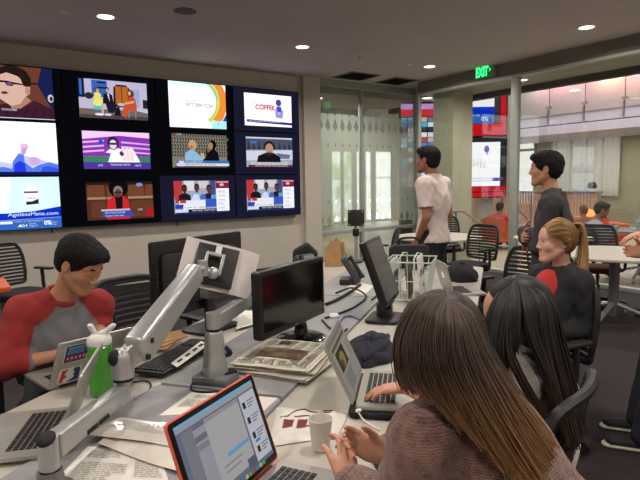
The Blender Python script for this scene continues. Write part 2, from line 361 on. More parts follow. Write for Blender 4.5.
for x0, x1, lab in ((5.66, 6.28, 'dark square ceiling vent nearer the video wall'), (6.6, 7.17, 'dark square ceiling vent in the glass corner')):
    t = thing('ceiling_vent', lab, 'vent', ((x0+x1)/2, 7.37-.1, CZ)); y0, y1 = 6.72+.35, 7.62
    y0, y1 = 7.09, 7.66
    mb = MB()
    for a, b in (((x0, y0), (x1, y0+.03)), ((x0, y1-.03), (x1, y1)), ((x0, y0), (x0+.03, y1)), ((x1-.03, y0), (x1, y1))): mb.boxm((a[0], a[1], CZ-.012), (b[0], b[1], CZ-.001))
    mb.build('vent_frame', M('vent_edge', (120, 112, 106), .7), t)
    mb = MB(); mb.boxm((x0+.02, y0+.02, CZ-.004), (x1-.02, y1-.02, CZ-.001)); mb.build('backing', M('vent_dark', (30, 28, 27), .9), t)
    mb = MB()
    for q in np.arange(y0+.05, y1-.04, .035): mb.box(((x0+x1)/2, q, CZ-.008), (x1-x0-.06, .022, .002), 0, Euler((.6, 0, 0)).to_matrix())
    mb.build('louvres', M('vent_louvre', (62, 57, 54), .8), t)
# green exit sign hanging under the header
a = PX(475, 72, XG-.12); b = PX(490.5, 66, XG-.12)
yc = (a.y+b.y)/2; t = thing('exit_sign', 'lit green exit sign fixed to the header above the glass', 'sign', (XG-.07, yc, 3.17))
hw = abs(a.y-b.y)/2
zc = (PX(482, 71, XG-.12).z)
mb = MB(); mb.boxm((XG-.1, yc-hw-.04, zc-.1), (XG-.03, yc+hw+.02, zc+.1), 0, .006); mb.build('housing', M('sign_housing', (150, 148, 144), .5), t)
A = Matrix(((0, 0, -1, XG-.1065), (-1, 0, 0, yc+hw-.005), (0, 1, 0, zc-.082), (0, 0, 0, 1)))
mb = MB(); mb.boxm((XG-.106, yc-hw, zc-.1), (XG-.1005, yc+hw, zc+.1)); mb.build('face', EM((10, 92, 40), .9), t)
mb = MB(); s_ = 2*hw
mb.text('EXIT', .205, A, 0, 'LEFT', .001, s_*.80/.42, .008); q = Vector
mb.add([A @ q(p) for p in ((s_*.86, .05, 0), (s_*.97, .085, 0), (s_*.86, .12, 0), (s_*.89, .085, 0))], [(0, 1, 2, 3)]); mb.build('lettering', EM((60, 255, 130), 2.2), t)
# ---- world light, fill lights added beyond the glass, coloured balcony lamps
w = bpy.data.worlds.new('world'); S.world = w; w.use_nodes = True
w.node_tree.nodes['Background'].inputs[0].default_value = (.75, .85, 1, 1); w.node_tree.nodes['Background'].inputs[1].default_value = .35
area('atrium_fill_light', (12, 6, 7.3), (6, 10), 1300, (1, .97, .92))  # broad light added under the atrium ceiling for ambient brightness, no fitting modelled
area('lobby_fill_light', (6.5, 12.5, 2.95), (3, 3), 160, (1, .95, .85))  # unseen soft light, added to brighten the lobby behind the front panes
area('balcony_fill_light', (17.2, 8.5, 2.84), (1.5, 8), 160, (1, .94, .85))  # added light below the balcony slab, lifts the far atrium wall
for y, c in ((8.9, (1, .25, .3)), (7.5, (1, .75, .25)), (6.6, (1, .2, .28)), (10.0, (1, .3, .4))):
    pass
for y, c, p in ((9.4, (1, .2, .3), 26), (8.2, (1, .2, .3), 26), (8.0, (1, .75, .15), 22), (7.2, (1, .1, .2), 36), (10.2, (1, .5, .6), 12)):
    area('coloured_balcony_lamp', (15.45, y, 4.62), .25, p, c, (0, radians(-38), 0))
S.view_settings.view_transform = 'Standard'; S.view_settings.look = 'None'; S.view_settings.gamma = 1; S.view_settings.exposure = -.3
S.cycles.use_denoising = True
S.cycles.max_bounces = 6; S.cycles.transparent_max_bounces = 16
# ================================================================== VIDEO WALL: twelve screens
YS = 7.80
bez = M('screen_bezel', (9, 9, 11), .85, var=.1, spec=.1)
hous = M('screen_housing', (26, 26, 30), .5)
class Pic:
    """flat picture on a display: polygons and writing in crop units, each shape a hair in front of the one before"""
    def __init__(s, A, c): s.A = A; s.c = c; s.mb = MB(); s.mb.keepn = False; s.mats = []; s.k = 0
    def mi(s, col, e=1.0):
        m = EM(col, e)
        if m not in s.mats: s.mats.append(m)
        return s.mats.index(m)
    def p(s, x, y):
        x0, x1, y0, y1 = s.c; return ((x-x0)/(x1-x0), 1-(y-y0)/(y1-y0))
    def poly(s, pts, col, e=1.0):
        s.k += 1; i = s.mi(col, e); q = [s.p(*a) for a in pts]
        q = [(min(1, max(0, a)), min(1, max(0, b))) for a, b in q]
        s.mb.add([s.A @ Vector((a, b, .0004*s.k)) for a, b in q], [tuple(range(len(q)))], i)
    def rect(s, x0, y0, x1, y1, col, e=1.0): s.poly([(x0, y0), (x1, y0), (x1, y1), (x0, y1)], col, e)
    def ell(s, x, y, rx, ry, col, e=1.0, n=20, a0=0, a1=360): s.poly([(x+rx*cos(radians(a0+(a1-a0)*i/n)), y+ry*sin(radians(a0+(a1-a0)*i/n))) for i in range(n)], col, e)
    def text(s, t, x, y, h, col, e=1.0, al='LEFT', sx=1.0, bold=0):
        s.k += 1; a, b = s.p(x, y); x0, x1, y0, y1 = s.c
        sxw = (s.A.col[0].xyz).length; syw = (s.A.col[1].xyz).length
        hh = h/(y1-y0)*syw*1.35
        T = s.A @ Matrix.Translation((a, b, .0004*s.k)) @ Matrix.Diagonal((1/sxw, 1/syw, 1, 1))
        s.mb.text(t, hh, T, s.mi(col, e), al, 0, sx, bold)
    def person(s, x, y, h, skin, hair, top, e=.8):      # bust: y is the chin, h the head height
        s.poly([(x-h*.95, y+h*1.7), (x-h*.85, y+h*.5), (x-h*.3, y+h*.18), (x+h*.3, y+h*.18), (x+h*.85, y+h*.5), (x+h*.95, y+h*1.7)], top, e)
        s.rect(x-h*.17, y-h*.25, x+h*.17, y+h*.25, skin, e); s.ell(x, y-h*.5, h*.4, h*.56, hair, e); s.ell(x, y-h*.4, h*.34, h*.42, skin, e)
def pic_face(p):
    p.rect(-260, 30, 420, 480, (122, 70, 52), .8); p.rect(-260, 165, 420, 182, (60, 44, 40), .7); p.rect(-260, 30, -40, 480, (60, 40, 46), .7)
    p.poly([(330, 30), (420, 30), (420, 400), (370, 340), (290, 180)], (28, 38, 92), .8); p.ell(390, 290, 24, 34, (225, 215, 225), .9); p.ell(394, 292, 14, 20, (60, 50, 110), .8)
    p.poly([(-120, 480), (-60, 380), (60, 350), (110, 395), (200, 360), (260, 315), (330, 350), (420, 385), (420, 480)], (74, 34, 52), .8)
    for i in range(6): p.poly([(20+70*i, 480), (60+70*i, 380), (70+70*i, 380), (30+70*i, 480)], (40, 30, 70), .7)
    p.poly([(70, 350), (190, 280), (235, 320), (150, 390), (80, 395)], (190, 138, 118), .9)
    p.poly([(-20, 140), (30, 98), (110, 102), (160, 140), (185, 205), (232, 205), (228, 265), (190, 290), (150, 350), (80, 372), (30, 340), (0, 318), (-14, 240), (-34, 215)], (226, 184, 168), 1.0)
    p.ell(210, 240, 20, 36, (205, 150, 135), .9)
    p.poly([(-10, 130), (0, 75), (60, 38), (140, 42), (205, 72), (242, 130), (240, 195), (205, 200), (182, 192), (160, 128), (60, 100)], (44, 30, 28), .8)
    p.poly([(-30, 165), (60, 168), (180, 185), (180, 195), (110, 192), (96, 210), (56, 206), (44, 182), (-30, 186)], (34, 22, 50), .7); p.ell(78, 190, 24, 14, (120, 96, 140), .8)
    p.poly([(10, 262), (40, 252), (70, 268), (40, 280), (14, 276)], (120, 60, 60), .8)
    p.rect(5, 396, 120, 412, (190, 180, 190), .8); p.rect(-260, 468, 420, 484, (225, 240, 250), 1.0)
    p.text('INDUSTRY', 8, 412, 13, (40, 30, 40), .8)
def pic_glow(p):
    p.rect(-260, 0, 450, 430, (252, 252, 255), 1.35)
    p.poly([(-260, 300), (60, 340), (120, 250), (160, 280), (250, 290), (330, 320), (450, 340), (450, 420), (-260, 420)], (200, 205, 250), 1.1)
    p.poly([(-260, 380), (0, 370), (60, 385), (70, 320), (120, 262), (158, 270), (160, 330), (220, 380), (280, 350), (360, 330), (450, 350), (450, 420), (-260, 420)], (90, 130, 245), 1.0)
    p.poly([(70, 420), (80, 350), (120, 320), (160, 340), (170, 420)], (40, 60, 240), 1.0); p.poly([(280, 420), (300, 370), (360, 360), (450, 380), (450, 420)], (60, 90, 235), 1.0)
    p.ell(165, 205, 34, 26, (232, 190, 226), 1.1); p.poly([(135, 270), (140, 220), (190, 215), (170, 270)], (215, 170, 220), 1.0); p.ell(240, 320, 44, 34, (215, 180, 235), 1.0)
    p.rect(-260, 408, 450, 440, (24, 30, 92), .8)
def pic_bottle(p):
    p.rect(-300, 10, 500, 440, (214, 246, 252), 1.2); p.poly([(-300, 10), (60, 10), (20, 260), (-300, 290)], (238, 252, 255), 1.2)
    p.poly([(-300, 290), (0, 292), (240, 282), (500, 250), (500, 350), (-300, 360)], (12, 50, 205), 1.0)
    p.rect(185, 80, 275, 125, (250, 252, 255), 1.25); p.rect(165, 124, 290, 236, (244, 246, 250), 1.2); p.rect(165, 126, 290, 140, (96, 98, 108), .8)
    p.poly([(175, 205), (230, 205), (290, 185), (290, 225), (180, 232)], (40, 46, 92), .8); p.text('AGELESS', 182, 186, 14, (90, 96, 130), .9)
    p.text('AgelessMate.com', 10, 316, 30, (225, 235, 255), 1.2, sx=1.25)
    p.poly([(-300, 352), (500, 336), (500, 440), (-300, 440)], (54, 112, 205), .9); p.poly([(-300, 348), (500, 332), (500, 340), (-300, 358)], (120, 160, 235), .9)
    p.rect(-60, 354, 46, 374, (235, 240, 250), 1.1); p.text('TODAY IN THE MARKETS', 60, 364, 13, (200, 220, 250), 1); p.text('0%', 325, 392, 34, (240, 245, 255), 1.2, bold=.002); p.text('Chance', 378, 380, 14, (210, 225, 250), 1); p.text('of rain', 378, 398, 14, (210, 225, 250), 1)
    p.poly([(90, 400), (100, 386), (118, 380), (126, 392), (140, 400)], (240, 245, 255), 1.1); p.text('54', 130, 402, 26, (240, 245, 255), 1.1); p.text('Sunny', 190, 384, 15, (210, 225, 250), 1); p.text('High 61', 190, 402, 15, (210, 225, 250), 1)
def pic_talk(p):
    p.rect(50, 40, 560, 360, (205, 198, 226), .9); p.rect(50, 40, 100, 200, (30, 40, 84), .7); p.rect(66, 60, 82, 180, (70, 120, 200), .9)
    p.rect(150, 60, 260, 190, (60, 112, 205), .85); p.rect(190, 70, 250, 84, (28, 44, 92), .7); p.rect(190, 110, 250, 124, (28, 44, 92), .7)
    p.poly([(300, 260), (305, 105), (330, 82), (395, 82), (425, 110), (425, 260)], (48, 36, 34), .7); p.rect(318, 96, 412, 250, (196, 110, 46), .9); p.rect(360, 96, 366, 250, (110, 60, 30), .7)
    p.rect(450, 110, 496, 250, (165, 182, 228), .9); p.rect(520, 190, 560, 260, (46, 44, 48), .7)
    p.rect(50, 285, 560, 360, (132, 112, 112), .8); p.poly([(50, 330), (560, 330), (560, 360), (50, 360)], (96, 80, 84), .7); p.poly([(480, 262), (560, 280), (560, 300), (480, 285)], (210, 208, 225), .9)
    p.ell(128, 185, 30, 26, (60, 54, 60), .7)
    p.ell(188, 136, 20, 22, (104, 66, 44), .8); p.ell(190, 142, 12, 16, (214, 168, 140), .9); p.poly([(162, 220), (165, 160), (190, 152), (212, 166), (214, 220)], (240, 224, 110), 1); p.ell(194, 236, 40, 28, (236, 238, 120), 1); p.poly([(212, 240), (232, 240), (226, 320), (212, 322)], (226, 186, 160), .9); p.rect(158, 262, 212, 290, (80, 205, 215), .9); p.ell(196, 326, 34, 10, (230, 230, 235), 1)
    p.ell(258, 128, 15, 20, (56, 40, 38), .7); p.ell(259, 134, 11, 15, (214, 168, 145), .9); p.poly([(222, 240), (230, 165), (258, 152), (292, 168), (302, 240)], (32, 32, 46), .7); p.poly([(254, 160), (270, 160), (274, 225)], (225, 215, 220), .9); p.poly([(240, 235), (330, 240), (300, 310), (260, 310)], (36, 36, 56), .7); p.ell(256, 326, 26, 10, (225, 222, 230), .9)
    p.poly([(300, 330), (315, 270), (340, 255), (352, 330)], (36, 32, 34), .7)
    p.ell(428, 150, 26, 34, (116, 58, 40), .8); p.ell(420, 146, 12, 17, (222, 172, 148), .9); p.poly([(400, 260), (408, 180), (440, 165), (462, 190), (470, 260)], (205, 80, 52), .9); p.poly([(360, 330), (372, 240), (470, 235), (470, 285), (400, 285), (392, 345)], (222, 84, 48), .9); p.poly([(380, 222), (455, 200), (452, 222), (386, 238)], (222, 172, 148), .9); p.rect(404, 285, 412, 345, (150, 150, 165), .8); p.rect(456, 285, 464, 345, (150, 150, 165), .8)
    p.ell(355, 240, 26, 12, (210, 205, 205), .9)
def pic_stadium(p):
    p.rect(50, 40, 370, 230, (150, 60, 190), .9); p.poly([(50, 40), (370, 40), (370, 75), (220, 66), (50, 86)], (240, 205, 245), 1.1)
    for i, y in enumerate((96, 118, 140)): p.poly([(50, y), (150, y-8), (150, y), (50, y+9)], (235, 190, 245), 1); p.poly([(230, y-4), (370, y+6), (370, y+13), (230, y+5)], (230, 180, 245), 1)
    p.rect(50, 165, 370, 196, (70, 150, 110), .8); p.rect(50, 192, 370, 230, (86, 60, 170), .9)
    p.poly([(165, 192), (180, 150), (155, 146), (190, 120), (230, 130), (285, 128), (318, 192)], (250, 240, 250), 1.2); p.ell(192, 102, 26, 32, (58, 40, 96), .8); p.ell(192, 108, 17, 22, (236, 214, 232), 1.1); p.poly([(172, 100), (212, 100), (208, 110), (176, 110)], (70, 50, 80), .8)
    for x in (235, 254, 272): p.poly([(x, 186), (x-4, 120), (x+8, 118), (x+16, 186)], (244, 216, 220), 1.1)
    p.poly([(218, 150), (228, 135), (242, 152), (230, 166)], (90, 40, 140), .8); p.ell(136, 98, 10, 12, (40, 80, 220), 1)
    p.text('LIVE', 118, 211, 9, (235, 235, 250), 1.1); p.text('PREGAME SHOW', 175, 208, 9, (235, 235, 250), 1.1); p.text('NEXT', 290, 211, 9, (235, 235, 250), 1.1)
def pic_chamber(p):
    p.rect(70, 275, 390, 460, (98, 58, 40), .7); p.rect(70, 275, 390, 296, (54, 36, 30), .6)
    for x in (76, 164, 262, 346): p.poly([(x, 356), (x+2, 306), (x+12, 298), (x+76, 298), (x+80, 356)], (132, 80, 54), .75); p.rect(x, 350, x+84, 360, (190, 160, 130), .7)
    for x in (90, 268, 330): p.poly([(x, 440), (x+2, 372), (x+66, 366), (x+70, 440)], (120, 72, 50), .7)
    p.ell(218, 310, 46, 44, (24, 20, 24), .6)
    p.poly([(160, 420), (164, 366), (196, 346), (240, 346), (264, 366), (268, 450), (160, 450)], (214, 42, 46), .95); p.poly([(200, 348), (236, 348), (232, 440), (206, 440)], (40, 26, 40), .6)
    p.ell(216, 326, 22, 24, (150, 142, 140), .8); p.ell(216, 334, 15, 19, (112, 72, 56), .8); p.rect(196, 328, 236, 333, (50, 40, 40), .6)
    p.rect(134, 404, 268, 412, (210, 200, 220), .9); p.poly([(140, 412), (268, 412), (290, 440), (140, 440)], (60, 90, 190), .8); p.text('ON THE FLOOR', 150, 424, 9, (225, 230, 250), 1); p.text('Session under way', 150, 436, 8, (225, 230, 250), 1)
    p.ell(318, 298, 16, 8, (120, 160, 225), .9); p.poly([(342, 440), (350, 408), (384, 400), (384, 446)], (190, 40, 44), .8); p.text('LIVE', 305, 414, 9, (200, 215, 240), 1)
def pic_call(p):
    p.rect(60, 30, 540, 440, (252, 252, 253), 1.3); p.poly([(60, 30), (540, 30), (540, 60), (60, 80)], (214, 246, 250), 1.25)
    def arc(cx, cy, r0, r1, a0, a1, col): p.poly([(cx+r1*cos(radians(a)), cy+r1*sin(radians(a))) for a in np.linspace(a0, a1, 20)]+[(cx+r0*cos(radians(a)), cy+r0*sin(radians(a))) for a in np.linspace(a1, a0, 20)], col, 1)
    arc(250, 200, 200, 228, -62, 52, (150, 226, 130)); arc(250, 200, 212, 236, -10, 52, (236, 232, 90)); arc(245, 195, 234, 300, -60, 42, (250, 150, 58))
    p.poly([(540, 300), (500, 362), (540, 366)], (30, 90, 190), 1); p.rect(408, 364, 540, 440, (176, 238, 248), 1.1); p.text('n', 456, 400, 26, (60, 130, 190), 1)
    p.text('Call now', 175, 208, 26, (150, 150, 168), 1); p.text('877.389.7234', 200, 250, 34, (136, 140, 166), 1, bold=.001)
    p.text('877.389.7234', 128, 366, 15, (170, 172, 184), 1); p.text('www.callnowdirect.com', 128, 396, 15, (160, 164, 180), 1)
def pic_interview(p):
    p.rect(50, 35, 345, 220, (150, 146, 130), .75)
    for i in range(22):
        for j in range(7): p.poly([(56+i*13, 45+j*17), (64+i*13, 45+j*17), (60+i*13+(j % 2)*5, 58+j*17), (53+i*13+(j % 2)*5, 58+j*17)], (72, 70, 62), .65)
    p.poly([(110, 190), (116, 140), (146, 122), (170, 136), (205, 172), (196, 192)], (150, 196, 226), .95); p.ell(152, 100, 21, 27, (206, 162, 120), .95); p.ell(146, 112, 9, 10, (182, 130, 96), .85)
    p.poly([(198, 186), (236, 132), (262, 116), (284, 140), (290, 192)], (26, 24, 28), .6); p.ell(254, 96, 21, 24, (24, 20, 20), .6); p.ell(244, 102, 13, 19, (190, 142, 112), .85); p.poly([(196, 170), (190, 142), (206, 140), (214, 168)], (214, 180, 150), .9); p.rect(219, 120, 227, 150, (24, 24, 26), .6)
    p.rect(70, 180, 345, 194, (60, 124, 196), .9); p.text('LIVE INTERVIEW', 110, 192, 10, (240, 245, 250), 1); p.rect(70, 194, 345, 208, (226, 226, 230), 1); p.text('BREAKING STORY OF THE DAY', 112, 205, 9, (120, 40, 50), .8); p.rect(80, 182, 106, 214, (220, 210, 225), 1); p.rect(60, 210, 345, 222, (46, 50, 60), .6)
    p.rect(300, 60, 340, 74, (110, 108, 100), .7); p.rect(58, 40, 70, 50, (220, 40, 40), .9); p.text('LIVE', 74, 52, 10, (220, 220, 220), .9)
def pic_panel(p):
    p.rect(65, 280, 352, 446, (176, 178, 198), .9); p.poly([(65, 280), (112, 280), (108, 380), (75, 390), (65, 350)], (196, 64, 66), .9); p.rect(250, 280, 280, 360, (70, 90, 150), .8)
    p.rect(120, 282, 170, 330, (226, 222, 230), 1); p.rect(190, 285, 240, 320, (214, 205, 215), 1)
    p.person(120, 336, 34, (88, 56, 46), (28, 22, 24), (34, 34, 44), .75); p.person(182, 332, 34, (96, 64, 52), (30, 24, 24), (150, 186, 226), .9); p.person(244, 338, 34, (110, 72, 62), (30, 22, 24), (44, 40, 62), .75)
    p.poly([(150, 376), (168, 346), (190, 350), (196, 376)], (215, 222, 240), 1); p.ell(212, 366, 15, 18, (80, 110, 200), .9); p.rect(255, 352, 284, 388, (120, 170, 226), .9)
    p.poly([(90, 378), (280, 374), (280, 412), (90, 412)], (226, 228, 240), 1.1); p.rect(70, 396, 112, 416, (40, 80, 200), .9); p.rect(95, 374, 125, 390, (210, 60, 60), .9); p.rect(224, 372, 282, 412, (60, 96, 210), .9)
    p.rect(110, 404, 222, 420, (240, 240, 248), 1.1); p.text('TOWN HALL DEBATE', 114, 416, 9, (40, 44, 90), .8); p.rect(136, 420, 282, 434, (24, 28, 70), .7); p.text('THE PANEL RESPONDS', 150, 431, 9, (220, 225, 240), 1); p.rect(70, 420, 132, 434, (216, 224, 240), 1); p.rect(65, 434, 352, 448, (52, 60, 110), .7)
    p.rect(280, 282, 352, 322, (150, 36, 62), .85); p.rect(284, 288, 348, 294, (220, 190, 205), .9); p.ell(312, 304, 12, 7, (235, 200, 210), .9); p.rect(282, 322, 352, 434, (240, 242, 248), 1.15)
    for i, y in enumerate((340, 360, 382, 402, 422)): p.text(('Recap', 'Views', 'Votes', 'Polls', 'Issues')[i], 292, y, 11, (120, 124, 150), .9); p.rect(290, y+3, 344, y+5, (190, 194, 214), 1)
def pic_coffee(p):
    p.rect(30, 25, 214, 162, (250, 248, 252), 1.3); p.poly([(30, 132), (214, 140), (214, 162), (30, 160)], (250, 250, 252), 1.3)
    p.text('JUST ADD TO', 60, 70, 11, (226, 120, 150), 1, sx=.95); p.text('COFFEE', 72, 90, 20, (206, 36, 66), 1, bold=.004)
    p.ell(160, 58, 11, 14, (86, 70, 190), .9); p.poly([(148, 120), (146, 92), (152, 72), (168, 72), (178, 96), (174, 124)], (150, 160, 236), 1); p.poly([(152, 78), (168, 74), (170, 96), (156, 96)], (92, 80, 205), .9); p.ell(160, 102, 5, 6, (240, 180, 190), 1)
    p.poly([(40, 133), (210, 139), (210, 150), (40, 144)], (60, 50, 150), .9); p.text('1-800 CALL TODAY FOR YOUR FREE SAMPLE', 46, 142, 6, (225, 220, 245), 1.1, sx=.95)
def pic_reporter(p):
    p.rect(38, 185, 216, 310, (176, 182, 210), .9); p.rect(38, 185, 216, 196, (210, 216, 236), 1); p.poly([(38, 196), (216, 196), (216, 235), (38, 240)], (92, 96, 120), .75)
    for i in range(9): p.poly([(44+19*i, 236), (48+19*i, 200+(i*7) % 13), (56+19*i, 236)], (60, 64, 84), .7)
    p.rect(58, 206, 78, 214, (60, 120, 220), 1); p.poly([(38, 244), (216, 238), (216, 275), (38, 280)], (214, 216, 230), 1); p.poly([(150, 250), (205, 256), (200, 272), (160, 272)], (120, 130, 170), .8)
    p.poly([(74, 300), (82, 262), (108, 250), (142, 250), (164, 266), (170, 300)], (34, 30, 34), .6); p.ell(124, 226, 19, 22, (44, 34, 30), .6); p.ell(124, 233, 15, 20, (196, 150, 126), .9); p.poly([(106, 254), (124, 262), (142, 254), (136, 248), (112, 248)], (70, 56, 52), .6)
    p.rect(56, 286, 190, 296, (216, 218, 230), 1); p.text('SNOW STORM SLAMS THE REGION', 60, 294, 7, (60, 60, 80), .8); p.rect(46, 296, 216, 306, (130, 40, 40), .7); p.text('WINTER WEATHER WARNING IN EFFECT', 70, 303, 6, (226, 214, 210), 1)
desc = {
 (0, 0): ('screen showing a close-up of a man in glasses, top left of the wall', pic_face, (.31, 1.308, 2.365, 3.005), (-275, 412, 40, 474)),
 (0, 1): ('screen with a washed-out white and blue picture under the man in glasses', pic_glow, (.31, 1.312, 1.662, 2.33), (-275, 432, 8, 436)),
 (0, 2): ('screen showing a white pill bottle over a blue web address', pic_bottle, (.31, 1.307, .972, 1.64), (-293, 488, 15, 425)),
 (1, 0): ('screen showing three seated talk show guests before an orange door', pic_talk, (1.613, 2.516, 2.424, 2.932), (58, 555, 55, 355)),
 (1, 1): ('screen showing a purple stadium and a bright figure in white', pic_stadium, (1.625, 2.52, 1.742, 2.248), (55, 368, 48, 224)),
 (1, 2): ('screen showing a speaker in a red jacket among brown chairs', pic_chamber, (1.632, 2.53, 1.048, 1.566), (72, 383, 284, 450)),
 (2, 0): ('screen showing a white advert with a phone number and orange arc', pic_call, (2.83, 3.727, 2.352, 3.01), (63, 533, 42, 435)),
 (2, 1): ('screen showing two men face to face before a patterned wall', pic_interview, (2.845, 3.718, 1.765, 2.256), (57, 340, 43, 215)),
 (2, 2): ('screen showing a seated news panel, beside its twin at the bottom', pic_panel, (2.846, 3.724, 1.074, 1.568), (68, 350, 283, 442)),
 (3, 0): ('screen showing a white COFFEE advert with a small purple figure', pic_coffee, (4.046, 4.918, 2.431, 2.936), (33, 210, 27, 158)),
 (3, 1): ('screen showing one reporter in a dark coat out in the snow', pic_reporter, (4.054, 4.917, 1.778, 2.253), (40, 213, 190, 304)),
 (3, 2): ('screen showing a seated news panel, in the lower right corner of the wall', pic_panel, (4.041, 4.925, 1.071, 1.571), (68, 350, 283, 442))}
PIT = 1.214; X0 = 5.06-4*PIT; ROWZ = [3.02, 2.337, 1.654, .971]
for (i, j), (lab, fn, (x0, x1, z0, z1), crop) in desc.items():
    cx0, cx1 = X0+PIT*i, X0+PIT*(i+1); zt, zb = ROWZ[j], ROWZ[j+1]; e = .002
    t = thing('video_screen', lab, 'screen', ((cx0+cx1)/2, YS+.06, zb), group='screens of the video wall')
    mb = MB(); mb.boxm((cx0+e, YS+.012, zb+e), (cx1-e, YW-.004, zt-e), 0, .004); mb.build('housing', hous, t)
    mb = MB(); b = .010
    for lo, hi in (((cx0+e, zb+e), (cx1-e, zb+b)), ((cx0+e, zt-b), (cx1-e, zt-e)), ((cx0+e, zb+b), (cx0+b, zt-b)), ((cx1-b, zb+b), (cx1-e, zt-b))): mb.boxm((lo[0], YS-.003, lo[1]), (hi[0], YS+.012, hi[1]))
    mb.build('bezel', bez, t)
    A = Matrix(((x1-x0, 0, 0, x0), (0, 0, -1, YS+.004), (0, z1-z0, 0, z0), (0, 0, 0, 1)))
    bl = (10, 11, 16) if i != 3 and not (i == 2 and j == 2) else (30, 31, 52)
    p = Pic(A, crop); fn(p)
    mb = MB(); mb.boxm((cx0+b, YS+.004, zb+b), (cx1-b, YS+.012, zt-b)); d = mb.build('display', EM(bl, .8), t)
    p.mb.keepn = True; p.mb.build('picture', p.mats, d, True, 0)
# two little cable ends under the screens
for px, py, lab in ((52, 231, 'short cable end hanging under the pill bottle screen'), (177, 224, 'short cable end hanging under the right half of the video wall')):
    a = PY(px, py, 7.86); mb = MB(); mb.tube(spline([(a.x, 7.88, a.z+.06), (a.x, 7.86, a.z), (a.x+.01, 7.86, a.z-.03)], 4), .008); tag(mb.build('cable_end', bez), lab, 'cable')
# ------------------------------------------------------------------ screens in the atrium beyond the glass
def wall_screen(name, label, c, w, n, z0, z1, parts):
    """framed red screen wall standing at c, running along w, facing n"""
    A = frame(c, w, (0, 0, 1)); t = thing(name, label, 'screen', mat=A); return t
pa = PD(466, 150, 13.0); pb = PD(507.5, 150, 13.0); wdir = Vector((pb.x-pa.x, pb.y-pa.y, 0)); L = wdir.length; wdir.normalize()
A = frame((pa.x, pa.y, 0), wdir, (0, 0, 1)); t = thing('atrium_screen_tower', 'tall red screen tower in the atrium left of the window mullion', 'screen', mat=A)
red = EM((214, 24, 36), .95)
def zz(py): return PD(490, py, 13.0).z
mb = MB(A); mb.boxm((-1.2, .06, zz(198)), (L, .4, zz(88)), 0); mb.build('cabinet', M('tower_black', (34, 32, 36), .5), t)
mb = MB(A); mb.boxm((-1.2, .02, zz(191.5)), (L-.03, .06, zz(186.5))); mb.boxm((-1.2, .02, zz(197)), (L-.03, .06, zz(192.5))); mb.boxm((-1.2, .02, zz(135.5)), (L-.03, .06, zz(124))); mb.boxm((L-.16, .02, zz(124)), (L-.04, .06, zz(97))); mb.build('red_band', red, t)
B = A @ Matrix(((L+1.2-.32, 0, 0, -1.2), (0, 0, -1, .04), (0, zz(97)-zz(123.5), 0, zz(123.5)), (0, 0, 0, 1)))
p = Pic(B, (0, 300, 0, 200)); p.rect(0, 0, 300, 200, (54, 112, 205), .9); p.rect(0, 0, 300, 78, (240, 240, 252), 1.2); p.rect(0, 76, 300, 130, (12, 50, 205), 1); p.text('AgelessMate.com', 90, 116, 26, (225, 235, 255), 1.1); p.text('54', 190, 180, 34, (240, 245, 255), 1.1); p.text('0%', 250, 180, 34, (240, 245, 255), 1.1); p.text('TODAY IN THE', 180, 146, 14, (225, 235, 255), 1); p.mb.keepn = True; p.mb.build('upper_display', p.mats, t, True, 0)
B = A @ Matrix(((L+1.2-.16, 0, 0, -1.2), (0, 0, -1, .04), (0, zz(142)-zz(186), 0, zz(186)), (0, 0, 0, 1)))
p = Pic(B, (0, 300, 0, 200)); p.rect(0, 0, 300, 200, (250, 249, 253), 1.25); p.text('JUST ADD TO', 150, 90, 14, (240, 205, 205), 1.1); p.text('COFFEE', 165, 114, 24, (236, 190, 190), 1.1); p.ell(252, 32, 9, 17, (150, 110, 215), .9); p.poly([(246, 44), (258, 44), (256, 62)], (205, 180, 240), 1); p.rect(0, 162, 300, 178, (205, 195, 240), 1.1); p.rect(40, 165, 270, 175, (245, 243, 252), 1.2); p.rect(276, 162, 300, 178, (100, 60, 205), 1); p.mb.keepn = True; p.mb.build('lower_display', p.mats, t, True, 0)
mb = MB(A); mb.boxm((L, .02, zz(198)), (L+.1, .42, zz(80))); mb.boxm((L-.6, .1, 0), (L-.3, .3, zz(198))); mb.build('edge_trim', M('tower_edge', (170, 165, 155), .5), t)
pa = PD(416, 150, 11); pb = PD(434, 150, 11); wdir = Vector((pb.x-pa.x, pb.y-pa.y, 0)); L = wdir.length; wdir.normalize(); A = frame((pa.x, pa.y, 0), wdir, (0, 0, 1))
t = thing('lobby_screen_tower', 'narrow strip of mosaic screens between the corner post and column', 'screen', mat=A)
def zz(py): return PD(428, py, 11.0).z
mb = MB(A); mb.boxm((-.3, .05, 0), (L+.4, .35, 2.98)); mb.build('cabinet', M('tower_black', (34, 32, 36), .5), t)
B = A @ Matrix(((L+.7, 0, 0, -.3), (0, 0, -1, .045), (0, zz(104)-zz(190), 0, zz(190)), (0, 0, 0, 1)))
p = Pic(B, (0, 40, 0, 96)); p.rect(0, 0, 40, 96, (20, 20, 30), .7); p.rect(0, 0, 40, 6, (190, 150, 215), 1); p.rect(0, 6, 40, 14, (214, 50, 60), .9)
rr = random.Random(3)
for i in range(8):
    for j in range(14): p.rect(i*5+.3, 15+j*5.6, i*5+4.7, 15+j*5.6+5, rr.choice([(240, 244, 250), (226, 230, 240), (70, 130, 214), (60, 190, 220), (200, 60, 60), (40, 44, 66), (214, 180, 170), (120, 124, 150)]), .95)
p.mb.keepn = True; p.mb.build('display', p.mats, t, True, 0)
